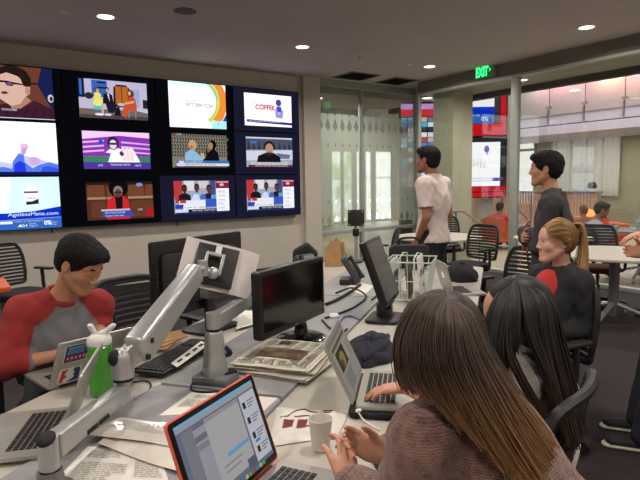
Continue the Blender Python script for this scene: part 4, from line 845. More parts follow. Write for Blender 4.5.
# big monitor seen from behind
TL = PZ(150, 242.5, 1.238); TR = PZ(241, 231, 1.238); d_ = (TR-TL); d_.z = 0; d_.normalize(); 
t, A, w, h = monitor('large black monitor seen from behind, right of the man', TL-Vector((0, 0, .38)), TR-Vector((0, 0, .38)), TL, TR, .04, UN(2.66, 1.33, DZ))
mb = MB(A); mb.slab(rrect(-w/2, w/2, -h/2, h/2, .012), -.02, 0, 0, .005); mb.build('rear_shell', mblk, t)
mb = MB(A); mb.slab(rrect(-w/2+.05, w/2-.05, -h/2+.05, h/2-.06, .03), 0, .022, 0, .015); mb.slab(rrect(-.1, .1, -h/2+.07, .06, .02), .02, .034, 0, .008); mb.build('rear_bulge', M('monitor_back', (30, 28, 29), .6, bump=.2, bs=400), t)
mb = MB(A); mb.slab(rrect(-w/2+.015, w/2-.015, -h/2+.015, h/2-.015, .004), -.0215, -.0205, 0, 0); mb.build('panel', gloss, t)
mb = MB(A)
for i in range(5): mb.boxm((-w/2+.03, .06-i*.022, .0), (-w/2+.037, .066-i*.022, .001))
mb.build('port_marks', M('port_grey', (90, 90, 92), .6), t)
bc = (A @ Vector((.03, -h/2+.1, .02))); fp = Vector((bc.x, bc.y, DZ))
mb = MB(A); q = Vector((.03, -h/2+.12, .03)); mb.boxm((-.005, -h/2-.1, .01), (.065, -h/2+.14, .045), 0, .008); mb.build('stand_neck', blk, t)
mb = MB(); mb.slab([tuple((Vector((fp.x, fp.y))+Vector((d_.x, d_.y))*a+Vector((-d_.y, d_.x))*b)) for a, b in rrect(-.14, .14, -.1, .1, .05)], DZ+.0005, DZ+.018, 0, .006); mb.build('foot', blk, t)
# monitor with its dark screen to the camera
BL = PZ(262, 343.5, .862); BR = PZ(323, 313, .862)
def above(px, py, b, k=1.0):
    r = ray(px, py); t = sqrt(b.x**2+b.y**2)*k/sqrt(r.x**2+r.y**2); return Vector((0, 0, CH))+r*t
TL = above(259, 272, BL, 1.01); TR = above(326, 256.5, BR, 1.01)
t, A, w, h = monitor('black monitor with its dark screen towards the camera, behind the newspapers', BL, BR, TL, TR, .04, UN(2.42, .92, SZ))
mb = MB(A); mb.slab(rrect(-w/2, w/2, -h/2, h/2, .014), -.045, 0, 0, .008); mb.build('shell', mblk, t)
mb = MB(A); mb.slab(rrect(-w/2+.02, w/2-.02, -h/2+.03, h/2-.02, .003), .0, .0008, 0, 0); mb.build('panel', gloss, t)
mb = MB(A); mb.text('acer', .018, Matrix.Translation((0, -h/2+.009, .0006)), 0, 'CENTER'); mb.build('lettering', silver2, t)
mb = MB(); bcn = PZ(301, 338, SZ); mb.lathe([(0, 0), (.115, 0), (.118, .008), (.1, .016), (.03, .026), (0, .027)], 36, 0, bcn); mb.build('foot', M('gloss_black', (14, 14, 18), .15), t)
mb = MB(); nk = A @ Vector((0, -h/2+.08, -.05)); mb.tube([bcn+Vector((0, 0, .02)), bcn+Vector((0, 0, .07)), nk], [.035, .03, .03], 12); mb.build('stand_neck', mblk, t)
# monitor seen almost edge on
TL = PD(367.5, 243.5, 2.84); TR = PD(382, 234, 3.2); BL = PD(386, 307, 2.75); BR = PD(398, 295, 3.1)
t, A, w, h = monitor('black monitor turned away to the right, before the wire rack', BL, BR, TL, TR, .04, UN(2.72, .6, DZ))
mb = MB(A); mb.slab(rrect(-w/2, w/2, -h/2, h/2, .012), -.04, 0, 0, .006); mb.build('shell', mblk, t)
mb = MB(A); mb.slab(rrect(-w/2+.018, w/2-.018, -h/2+.02, h/2-.018, .003), .0, .0008, 0, 0); mb.build('panel', M('dull_screen', (64, 62, 66), .25, var=.1, vs=4), t)
mb = MB(A); mb.boxm((-.05, -h/2-.02, -.075), (.05, .02, -.038), 0, .01); mb.build('stand_neck', blk, t)
fq = PZ(384, 333, DZ); mb = MB(); nk = A @ Vector((0, -h/2+.0, -.058)); mb.tube([Vector((nk.x, nk.y, DZ+.01)), Vector((nk.x, nk.y, nk.z))], .045, 12); mb.build('stand_column', blk, t)
mb = MB(); fx_ = Vector((nk.x, nk.y, 0)); mb.slab([tuple((fx_+UV*a+NV*b)[:2]) for a, b in rrect(-.12, .12, -.09, .09, .03)], DZ+.0005, DZ+.02, 0, .008); mb.build('foot', blk, t)
mb = MB(); mb.cyl(fx_+Vector((-.03, -.05, DZ+.09)), fx_+Vector((.05, .0, DZ+.12)), .026, n=14); mb.build('knob', M('gloss_black', (14, 14, 18), .15), t)
# ---- keyboard, papers, newspapers and other small things on the desk
nx = -UV
KA = frame(UN(1.985, 1.30, DZ+.0135), UV, (0, 0, 1)); t = thing('keyboard', 'black desktop keyboard between the long silver arm and the large monitor', 'keyboard', mat=KA)
mb = MB(KA); mb.slab(rrect(-.23, .23, -.078, .078, .01), 0, .016, 0, .005); mb.build('case', M('keyboard_case', (26, 26, 28), .5), t)
mb = MB(KA); m2 = MB(KA)
for r in range(6):
    for c in range(15): mb.box((-.205+.0195*c, -.058+.0225*r, .0185), (.0165, .0185, .006), 0, None, .0015, 1)
    for c in range(4): m2.box((.105+.0195*c+.02, -.058+.0225*r, .0185), (.0165, .0185, .006), 0, None, .0015, 1)
mb.build('keys', M('keycap_black', (30, 30, 32), .55), t); m2.build('number_pad', M('keycap_black', (30, 30, 32), .55), t)
mb = MB(); q = [PZ(171, 363, .785), PZ(177, 367, .785), PZ(209, 344, .785), PZ(201, 341, .785)]
mb.prism([(a.x, a.y) for a in q], .783, .7845); 
strip_c = thing('function_card', 'white card strip with black blocks lying across the black keyboard', 'card', ((q[0]+q[2])/2)[:])
mb.build('card', paper, strip_c); mb = MB()
for f in (.18, .42, .66, .86):
    a = q[0].lerp(q[3], f-.07).lerp(q[1].lerp(q[2], f-.07), .3); b = q[0].lerp(q[3], f+.07).lerp(q[1].lerp(q[2], f+.07), .3); c = q[0].lerp(q[3], f+.07).lerp(q[1].lerp(q[2], f+.07), .62); d = q[0].lerp(q[3], f-.07).lerp(q[1].lerp(q[2], f-.07), .62)
    mb.add([(v.x, v.y, .7849) for v in (a, b, c, d)], [(0, 1, 2, 3)])
mb.build('printed_blocks', keyb, strip_c)
def bent_sheet(name, lab, cat, corners, z, mat, wave=.004, text=None, seed=1, thick=.0008, group=None, lift=None, img=None):
    """sheet of paper through four desk points (near left, near right, far right, far left)"""
    a, b, c, d = [Vector((p[0], p[1], 0)) for p in corners]; cen = (a+b+c+d)/4; t = thing(name, lab, cat, (cen.x, cen.y, z), group=group)
    def P(u, v): 
        q = a.lerp(b, u).lerp(d.lerp(c, u), v); zz = z+.0015+wave*(.5+.5*sin(u*5+seed)*cos(v*4+seed*2)); 
        if lift: zz += lift(u, v)
        return Vector((q.x, q.y, zz))
    mb = MB(); mb.grid(P, 14, 14, 0, thick); o = mb.build('sheet', mat, t)
    if text:
        mb = MB(); r = random.Random(seed)
        for (u0, u1, v0, v1, n) in text:
            for i in range(n):
                v = v1-(v1-v0)*(i+.5)/n; h = (v1-v0)/n*.22; uu = u0; ue = u1-(u1-u0)*.35*r.random()*(r.random() < .45)
                while uu < ue-.01:
                    l = min(.03+.07*r.random(), ue-uu); mb.add([P(uu, v-h)+Vector((0, 0, .0012)), P(uu+l, v-h)+Vector((0, 0, .0012)), P(uu+l, v+h)+Vector((0, 0, .0012)), P(uu, v+h)+Vector((0, 0, .0012))], [(0, 1, 2, 3)]); uu += l+.012
        mb.keepn = True; mb.build('print', ink, t, True, 0)
    if img:
        for nm, (u0, u1, v0, v1), m in img:
            mb = MB(); mb.grid(lambda u, v: P(u0+(u1-u0)*u, v0+(v1-v0)*v)+Vector((0, 0, .0014)), 6, 6); mb.keepn = True; mb.build(nm, m, t, True, 0)
    return t
def pz(z, *pts): return [PZ(a, b, z) for a, b in pts]
slv = M('plastic_sleeve', (222, 216, 206), .12, coat=.6)
bent_sheet('printed_sheet', 'printed white sheet at the bottom edge, beside the foot of the long arm', 'paper', pz(SZ, (48, 489), (172, 492), (160, 456), (88, 447)), SZ, paper, .003, [(.08, .6, .12, .62, 12), (.1, .5, .72, .92, 5), (.68, .95, .3, .9, 12)], 3)
bent_sheet('plastic_sleeve', 'glossy plastic sleeve of papers between the long arm and red laptop', 'document sleeve', pz(SZ+.004, (98, 447), (192, 478), (196, 448), (122, 421)), SZ+.005, slv, .010, [(.06, .5, .6, .9, 5)], 5)
bent_sheet('plastic_sleeve', 'glossy plastic sleeve with a crooked top edge lying furthest from the camera', 'document sleeve', pz(SZ+.008, (88, 437), (182, 452), (176, 427), (120, 421)), SZ+.014, slv, .007, [(.1, .8, .45, .9, 6)], 8)
ph = M('print_photo', (96, 78, 86), .7, var=.5, vs=40)
bent_sheet('printed_board', 'large white printed board under the corner of the red laptop', 'paper', pz(SZ, (159, 416), (263, 412), (278, 398.5), (194, 391)), SZ, paper, .001, [(.06, .4, .3, .62, 7), (.1, .44, .7, .84, 3)], 4, .004, img=[('printed_photo', (.28, .44, .1, .3), ph)])
# newspapers: three folded papers, the top one upside down to the camera
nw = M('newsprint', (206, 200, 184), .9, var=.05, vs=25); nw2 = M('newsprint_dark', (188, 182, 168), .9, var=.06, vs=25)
def newspaper(lab, c, rz, w, h, z, th, top=False, droop=0, seed=1):
    A = Matrix.Translation((c.x, c.y, z)) @ Matrix.Rotation(rz, 4, 'Z'); t = thing('newspaper', lab, 'newspaper', mat=A, group='folded newspapers on the desk')
    def zz(x, y): return .0015*sin(x*30+seed)+.002*sin(y*22+seed*2)+.001-droop*max(0, (x/w+.5-.62))**2
    mb = MB(A)
    for k in range(4):
        e = .004*k*(1 if k % 2 else -1); z0 = th*k/4; z1 = th*(k+1)/4-.0006
        bm = bmesh.new(); n = 12
        T = [[bm.verts.new((-w/2+w*i/n+e*.6, -h/2+h*j/n+e*.5, z1+zz(-w/2+w*i/n, -h/2+h*j/n)*(z1/th))) for i in range(n+1)] for j in range(n+1)]
        for j in range(n):
            for i in range(n): bm.faces.new((T[j][i], T[j][i+1], T[j+1][i+1], T[j+1][i]))
        bm.normal_update(); bmesh.ops.solidify(bm, geom=bm.faces[:], thickness=th/4-.001)
        mb.bm(bm)
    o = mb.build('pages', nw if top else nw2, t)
    mb = MB(A); r = random.Random(seed); zt = th+.0006
    def q(x0, x1, y0, y1, dz=0): mb.add([Vector((x, y, zt+zz(x, y)+dz)) for x, y in ((x0, y0), (x1, y0), (x1, y1), (x0, y1))], [(0, 1, 2, 3)])
    cols = 6; cw = (w-.03)/cols
    for c_ in range(cols):
        y = h/2-.058
        while y > -h/2+.015:
            x0 = -w/2+.015+c_*cw+.003
            if not (top and -.085 < x0 < .10 and -h*.12 < y < h*.26): q(x0, x0+(cw-.008)*(1 if r.random() < .75 else .6), y, y+.0022)
            y -= .0052 if r.random() < .95 else .012
    mb.keepn = True; mb.build('print', M('news_ink', (120, 116, 108), .9), t, True, 0)
    if top:
        mb = MB(A); mb.text('The New York Times', .034, Matrix.Translation((0, h/2-.042, zt+.004)), 0, 'CENTER', 0, 1.0, .0005); mb.keepn = True; mb.build('masthead', M('news_black', (58, 54, 50), .9), t, True, 0)
        mb = MB(A); mb.grid(lambda u, v: (-.09+.2*u, -h*.10+.115*v, zt+.003+zz(-.09+.2*u, -h*.10+.115*v)), 8, 8); mb.keepn = True; mb.build('front_photo', M('news_photo', (92, 76, 52), .8, var=.75, vs=22), t, True, 0)
        mb = MB(A); mb.grid(lambda u, v: (.03+.05*u, -h*.40+.045*v, zt+.003+zz(.05, -.1)), 4, 4); mb.keepn = True; mb.build('small_photo', M('news_photo_dark', (60, 56, 54), .8, var=.5, vs=40), t, True, 0)
    return t
nc = UN(2.062, .828); rz = atan2(NV.y, NV.x)
newspaper('lowest folded newspaper, its pages fanning out under the other two', nc+UV*-.02+NV*-.02, rz-.10, .33, .37, SZ+.001, .012, False, -.0, 2)
newspaper('middle folded newspaper of the three before the dark screen', nc+UV*.0+NV*-.005, rz+.05, .33, .36, SZ+.0165, .009, False, 0, 4)
newspaper('topmost folded newspaper with its masthead upside down and a brown photo', nc, rz-.02, .325, .365, SZ+.029, .009, True, 0, 7)
# plastic bag with a dark red print, plastic cup
bg = M('bag_plastic', (222, 218, 208), .4, var=.03); rp_ = M('bag_print', (116, 30, 40), .5)
bc4 = pz(.76, (268, 443), (338, 432), (348, 411), (276, 404))
a, b, c, d = bc4; bt = thing('plastic_bag', 'flat white plastic bag with a dark red print, behind the cup', 'bag', ((a+c)/2).to_tuple()[:2]+(DZ,))
def bagp(u, v, o=0):
    q = a.lerp(b, u).lerp(d.lerp(c, u), v); e = min(u, 1-u, v, 1-v); z = DZ+.003+.016*min(1, e*7)**.7*(1+.25*sin(u*7)*cos(v*5))+.0012*sin(u*31+v*17)*min(1, e*7)
    return Vector((q.x, q.y, z+o))
mb = MB(); mb.grid(lambda u, v: bagp(u, v), 36, 24, 0, .001); mb.build('bag_body', bg, bt)
mb = MB()
def bq(u0, u1, v0, v1): mb.grid(lambda u, v: bagp(u0+(u1-u0)*u, v0+(v1-v0)*v, .0016), 4, 4)
bq(.16, .30, .30, .55); bq(.36, .50, .26, .52); bq(.64, .74, .46, .70)
def bl(p, r=.0022): mb.tube([bagp(u, v, .002) for u, v in p], r, 5, 0, False, .4)
bl([(.1, .62), (.2, .66), (.3, .82), (.42, .86), (.5, .78), (.6, .74), (.78, .78), (.8, .88), (.70, .9), (.69, .8)]); bl([(.3, .62), (.45, .64), (.56, .6)]); bl([(.56, .36), (.8, .62)]); bl([(.6, .3), (.84, .55)]); bl([(.5, .28), (.66, .3)])
mb.build('red_print', rp_, bt)
cp = PZ(321, 449, DZ); t = thing('plastic_cup', 'translucent white plastic cup on the desk beside the hands', 'cup', (cp.x, cp.y, DZ))
mb = MB(); mb.lathe([(0, .002), (.024, .002), (.026, .004), (.0285, .03), (.034, .088), (.0355, .090), (.0355, .0925), (.0335, .0925), (.0315, .088), (.027, .03), (.0245, .006), (0, .006)], 32, 0, (cp.x, cp.y, DZ)); mb.build('cup_body', M('cup_plastic', (226, 222, 214), .3, alpha=.8), t)
# phone or charger by the hands
t = thing('smartphone', 'dark phone lying on the desk under the clasped hands', 'phone', UN(1.36, .30, DZ)); A = frame(UN(1.37, .27, DZ+.001), UV*.9+NV*.5, (0, 0, 1))
mb = MB(A); mb.slab(rrect(-.07, .07, -.035, .035, .01), 0, .009, 0, .003); mb.build('case', rubber, t); mb = MB(A); mb.slab(rrect(-.062, .062, -.031, .031, .004), .009, .0096, 0, 0); mb.build('display', gloss, t)
# white cable of the silver laptop
wcb = M('cable_white', (226, 226, 222), .5)
pl = PZ(359, 413, DZ+.03); mb = MB(); mb.box(PZ(358.5, 410.5, DZ+.03), (.02, .012, .009), 0, None, .003)
mb.tube(spline([PZ(359, 413, DZ+.028), PZ(362, 418, DZ+.012), PZ(369, 424, DZ+.004), PZ(380, 430, DZ+.004)], 5), .0026); tag(mb.build('charging_cable', wcb), 'white charging cable plugged into the silver laptop', 'cable')
# navy bag behind that laptop
navy = M('navy_cloth', (24, 27, 42), .9, var=.2, vs=8, bump=.3, bs=90)
nb = UN(2.30, .53, DZ); t = thing('cloth_bag', 'navy cloth bag slumped on the desk behind the silver laptop', 'bag', nb)
def lump(c, ax, ay, az, h, seed, n=26, sq=.75):
    mb = MB(); vs = []
    def P(u, v):
        a = 2*pi*u; ph = v*pi/2; r = cos(ph)**sq; k = 1+.07*sin(3*a+seed)+.05*sin(7*a+seed*2+4*ph); z = h*sin(ph)**.9*(1+.12*sin(2*a+seed)+.06*sin(9*a+ph*6))
        return Vector(c)+ax*(cos(a)*r*k)+ay*(sin(a)*r*k)+Vector((0, 0, max(.001, z)))
    mb.grid(P, n*2, n); return mb
lump(nb, UV*.22, NV*.12, 0, .06, 1.3).build('bag_body', navy, t)
mb = MB(); mb.tube(spline([nb+UV*-.2+NV*-.02+Vector((0, 0, .04)), nb+UV*-.05+NV*-.08+Vector((0, 0, .058)), nb+UV*.15+NV*-.06+Vector((0, 0, .045))], 5), .012, 8, 0, False, .4); mb.build('strap', navy, t)
# wire rack with magazines
wr0 = UN(3.45, .515, DZ+.003); A = frame(wr0, UV, (0, 0, 1)); t = thing('wire_rack', 'white wire basket rack holding magazines on the far desk', 'rack', mat=A)
wire = M('wire_white', (214, 224, 216), .35, metal=.3); mb = MB(A)
def rect_loop(hx, hy, z): return [(-hx, -hy, z), (hx, -hy, z), (hx, hy, z), (-hx, hy, z)]
for f in np.linspace(0, 1, 3):
    hx, hy = .13+.035*f, .11+.035*f; q = rect_loop(hx, hy, .02+.24*f); mb.tube(q, .0042 if f in (0, 1) else .003, 6, 0, True)
for s in np.linspace(-1, 1, 7):
    for e in (-1, 1):
        mb.tube([(s*.13, e*.11, .02), (s*.165, e*.145, .26)], .0026, 5); mb.tube([(e*.13, s*.11, .02), (e*.165, s*.145, .26)], .0026, 5)
        mb.tube([(s*.13, -.11, .02), (s*.13, .11, .02)], .0026, 5)
for y in (-.04, .05): mb.tube([(-.15, y, .03), (-.16, y, .28), (.0, y, .30), (.16, y, .28), (.15, y, .03)], .004, 6)
for sx in (-1, 1):
    for sy in (-1, 1): mb.cyl((sx*.12, sy*.1, 0), (sx*.12, sy*.1, .02), .006, n=8)
mb.build('wires', wire, t)
for i, (y, hgt, m, lab) in enumerate(((-.075, .26, M('mag_white', (214, 212, 206), .5), 'white magazine with a dark cover strip, frontmost in the wire rack'), (.005, .21, M('mag_dark', (86, 74, 60), .5, var=.5, vs=20), 'dark covered magazine in the middle of the wire rack'), (.09, .24, M('mag_pale', (190, 196, 186), .6, var=.1), 'pale magazine at the back of the wire rack'))):
    mt = thing('magazine', lab, 'magazine', mat=A @ Matrix.Translation((0, y, .025))); B = A @ Matrix.Translation((0, y, .025)) @ Matrix.Rotation(-.1, 4, 'X')
    mb = MB(B); mb.boxm((-.11, -.012, 0), (.10, .0, hgt), 0, .001); mb.build('pages', m, mt)
    mb = MB(B); mb.boxm((-.09, -.0132, hgt*.52), (.08, -.0124, hgt*.68)); mb.boxm((-.02, -.0132, hgt*.24), (.02, -.0124, hgt*.36)); mb.build('cover_print', M('mag_print', (70, 62, 56), .6, var=.4, vs=30), mt)
# desk phones, bags, pole at the far end of the strip
dg = M('phone_grey', (66, 66, 68), .5); dg2 = M('phone_dark', (38, 38, 40), .45)
def desk_phone(c, face, lab):
    A = frame(c, face, (0, 0, 1)); t = thing('desk_phone', lab, 'telephone', mat=A)
    mb = MB(A); B = A @ Matrix.Translation((0, 0, .02)) @ Matrix.Rotation(radians(58), 4, 'X'); mb.T = B; mb.slab(rrect(-.10, .10, -.02, .20, .02), -.02, .02, 0, .008); mb.build('body', dg, t)
    mb = MB(A); mb.boxm((-.08, .0, -.0105), (.08, .13, .03), 0, .008); mb.build('stand', dg2, t)
    mb = MB(B); mb.boxm((-.03, .11, .02), (.085, .18, .024), 0, .002); mb.build('phone_display', M('phone_lcd', (120, 128, 120), .3), t)
    mb = MB(B)
    for i in range(4):
        for j in range(3): mb.boxm((-.02+j*.03, .0+i*.025, .02), (.0+j*.03, .016+i*.025, .025), 0, .002)
    mb.build('key_pad', dg2, t)
    mb = MB(B); mb.tube(spline([(-.075, .0, .045), (-.075, .03, .05), (-.075, .14, .05), (-.075, .18, .045)], 4), [.02]*4+[.014]*6+[.02]*3, 10); mb.build('handset', dg2, t)
    return t
desk_phone(UN(3.86, .97, SZ+.012), UV*.97+NV*.2, 'dark desk phone leaning beside the monitor turned to the right')
desk_phone(UN(3.90, 1.33, DZ+.012), UV*.9-NV*.4, 'grey desk phone behind the corner of the dark screen')
t = thing('mounting_pole', 'upright pole with a square black mounting plate, far end of the desk', 'pole', UN(4.90, 1.10, SZ)); pp = PZ(357, 262, SZ)
pp = Vector((pp.x, pp.y, SZ)) if UV.dot(pp) < 4.9 else UN(4.88, UN(0, 1).dot(pp), SZ)
zt = (PD(356, 218, sqrt(pp.x**2+pp.y**2)/sqrt(ray(356, 218).x**2+ray(356, 218).y**2))).z
t.location = pp; mb = MB(); mb.cyl(pp, pp+Vector((0, 0, .012)), .06, n=24); mb.build('base', blk, t); mb = MB(); mb.cyl(pp, Vector((pp.x, pp.y, zt)), .016, n=16); mb.build('post', silver, t)
mb = MB(); mb.boxm((pp.x-.022, pp.y-.022, zt-.17), (pp.x+.022, pp.y+.022, zt-.10), 0, .004); mb.build('sliding_clamp', rubber, t)
A = frame(Vector((pp.x, pp.y, zt))+back*.03, Vector((ri.x, ri.y, 0)), Vector((0, 1, 0)).cross(Vector((0, 0, 1)))*0+Vector((back.x, back.y, 0)))
mb = MB(A); mb.slab(rrect(-.075, .075, -.075, .075, .006), 0, .008, 0, .001); mb.cyl((0, 0, -.03), (0, 0, 0), .025, n=16); mb.build('mounting_plate', M('plate_black', (26, 24, 25), .45), t)
for sx in (-1, 1):
    for sy in (-1, 1): mb = MB(A); mb.cyl((sx*.06, sy*.06, .008), (sx*.06, sy*.06, .0095), .007, n=10); mb.build('bolt', silver, t)
kraft = M('kraft_paper', (178, 140, 96), .85, var=.12, vs=12); 
bc_ = UN(4.78, 1.41, DZ); t = thing('paper_bag', 'crumpled brown paper bag at the far left corner of the desk', 'bag', bc_)
def bagwall(u, v):
    a = 2*pi*u; s = max(abs(cos(a)), abs(sin(a))); x = cos(a)/s*.11; y = sin(a)/s*.075; k = 1-.12*v+.05*sin(5*a+3*v)
    return bc_+UV*(x*k)+NV*(y*k)+Vector((0, 0, .001+.20*v*(1+.16*sin(2*a+1)+.08*sin(7*a))))
mb = MB(); mb.grid(bagwall, 48, 8, 0, .001); mb.build('bag_body', kraft, t); mb = MB(); mb.grid(lambda u, v: bc_+UV*(.09*cos(2*pi*u)*v)+NV*(.06*sin(2*pi*u)*v)+Vector((0, 0, .14)), 20, 3); mb.build('crumpled_filling', M('tissue_white', (214, 208, 196), .9), t)
bpp = UN(4.17, 1.49, DZ); t = thing('camera_bag', 'black peaked bag standing on the desk behind the dark screen', 'bag', bpp)
mb = MB(); mb.prism([(-.10, 0), (.10, 0), (.105, .19), (.02, .275), (-.10, .21)], -.06, .06, 0, frame(bpp+Vector((0, 0, .001)), (ri.x, ri.y, 0), (back.x, back.y, 0))); o = mb.build('bag_body', M('bag_black', (30, 29, 32), .8, bump=.2, bs=120), t); bv = o.modifiers.new('b', 'BEVEL'); bv.width = .02; bv.segments = 3
mb = MB(); A = frame(bpp+Vector((0, 0, .001)), (ri.x, ri.y, 0), (back.x, back.y, 0)); mb.T = A; mb.boxm((-.06, .03, .061), (.06, .13, .075), 0, .01); mb.build('front_pocket', M('bag_black2', (38, 37, 40), .8), t)
bk = UN(4.70, .72, DZ+.013); t = thing('shoulder_bag', 'black shoulder bag on the far end of the desk behind the wire rack', 'bag', bk); A = frame(bk, (ri.x, ri.y, 0), (back.x, back.y, 0))
mb = MB(A); mb.slab(rrect(-.17, .17, 0, .20, .05), -.06, .06, 0, .02); mb.build('bag_body', M('bag_black', (30, 29, 32), .8, bump=.2, bs=120), t)
mb = MB(A); mb.tube(spline([(-.09, .18, 0), (-.07, .25, 0), (.07, .25, 0), (.09, .18, 0)], 6), .010); mb.build('handle', rubber, t)
mb = MB(A); mb.slab(rrect(-.12, .12, .02, .11, .02), .06, .085, 0, .01); mb.build('front_pocket', M('bag_black2', (38, 37, 40), .8), t)
bk = UN(4.30, .26, DZ); t = thing('jacket', 'black jacket heaped at the right edge of the desk behind the far laptop', 'jacket', bk)
lump(bk, UV*.20, NV*.14, 0, .11, 2.2).build('cloth', M('jacket_black', (24, 23, 26), .9, bump=.3, bs=90), t)
# adapter, puck, loose papers
ap_ = UN(4.14, .84, SZ+.001); t = thing('power_adapter', 'white wedge shaped power adapter beside the desk phone', 'adapter', ap_); A = frame(ap_, (ri.x, ri.y, 0), (back.x, back.y, 0))
mb = MB(A); mb.prism([(-.032, 0.001), (.032, .001), (.028, .05), (.012, .09), (-.010, .09), (-.024, .04)], -.02, .02); mb.build('body', wcb, t)
mb = MB(); mb.tube(spline([ap_+Vector((0, 0, .004))+back*.0-Vector((0, 0, 0)), ap_-UV*.25-NV*.06+Vector((0, 0, .006)), UN(3.5, .74, SZ+.006), UN(3.3, .74, SZ+.006)], 6), .005); mb.build('cord', rubber, t)
bent_sheet('paper_sheet', 'white sheet lying on the grey strip before the desk phones', 'paper', pz(SZ, (346, 289), (364, 296), (374, 286), (355, 281)), SZ, paper, .002)
bent_sheet('paper_sheet', 'white sheet on the desk under the end of the short silver arm', 'paper', pz(DZ, (236, 332), (262, 325), (262, 308), (240, 312)), DZ+.0125, paper, .003)
pk = PZ(334, 317, SZ); t = thing('cable_puck', 'small white puck on the grey strip right of the dark screen', 'puck', pk); mb = MB(); mb.lathe([(0, .001), (.03, .001), (.032, .008), (.024, .018), (0, .02)], 22, 0, pk); mb.build('puck', wcb, t)
for i, (px, py, w_) in enumerate(((160, 340, .05), )):
    e = PZ(164, 341, .78); t = thing('envelope', 'brown envelopes wedged between the keyboard and the large monitor', 'envelope', (e.x, e.y, DZ))
    for k in range(3):
        A = frame((e.x+.02*k, e.y+.015*k, DZ+.014+.012*k), UV*.9+NV*(.2-.3*k), Vector((.1, .2-.2*k, 1))); mb = MB(A); mb.boxm((-.075, -.04, 0), (.075, .04, .006), 0, .001); mb.build('envelope_sheet', kraft, t)
# cables
def cable(lab, pts, r=.004, m=None): mb = MB(); mb.tube(spline(pts, 7), r, 7); return tag(mb.build('cable', m or rubber), lab, 'cable')
cable('black cable looping from the foot of the short arm onto the desk', [UN(1.80, 1.06, .80), PZ(203, 372, .79), PZ(194, 381, SZ+.005), PZ(192, 390, SZ+.005), PZ(210, 392, SZ+.005), PZ(232, 389, SZ+.005)])
cable('thin black cable by the elbow of the long silver arm', [PZ(133, 382, DZ+.005), PZ(146, 381, DZ+.005), PZ(151, 385, DZ+.005), PZ(147, 394, DZ+.005)], .003)
cable('black cable coiled on the grey strip behind the puck', [PZ(325, 318, SZ+.006), PZ(340, 313, SZ+.006), PZ(356, 306, SZ+.006), PZ(366, 296, SZ+.006), PZ(352, 288, SZ+.006), PZ(336, 293, SZ+.006)], .006)
cable('thick black cable bundle crossing the grey strip beside the phones', [PZ(326, 304, SZ+.01), PZ(336, 300, SZ+.01), PZ(350, 292, SZ+.01), PZ(360, 285, SZ+.01)], .010)
cable('blue cable behind the open silver laptop', [PZ(338, 326, SZ+.005), PZ(343, 318, SZ+.005), PZ(351, 316, SZ+.005), PZ(360, 320, SZ+.005)], .004, M('cable_blue', (70, 96, 150), .5))
cable('black cable from the dark screen towards the right', [PZ(322, 320, SZ+.006), PZ(330, 328, SZ+.006), PZ(340, 333, SZ+.006), PZ(347, 329, SZ+.006)], .005)
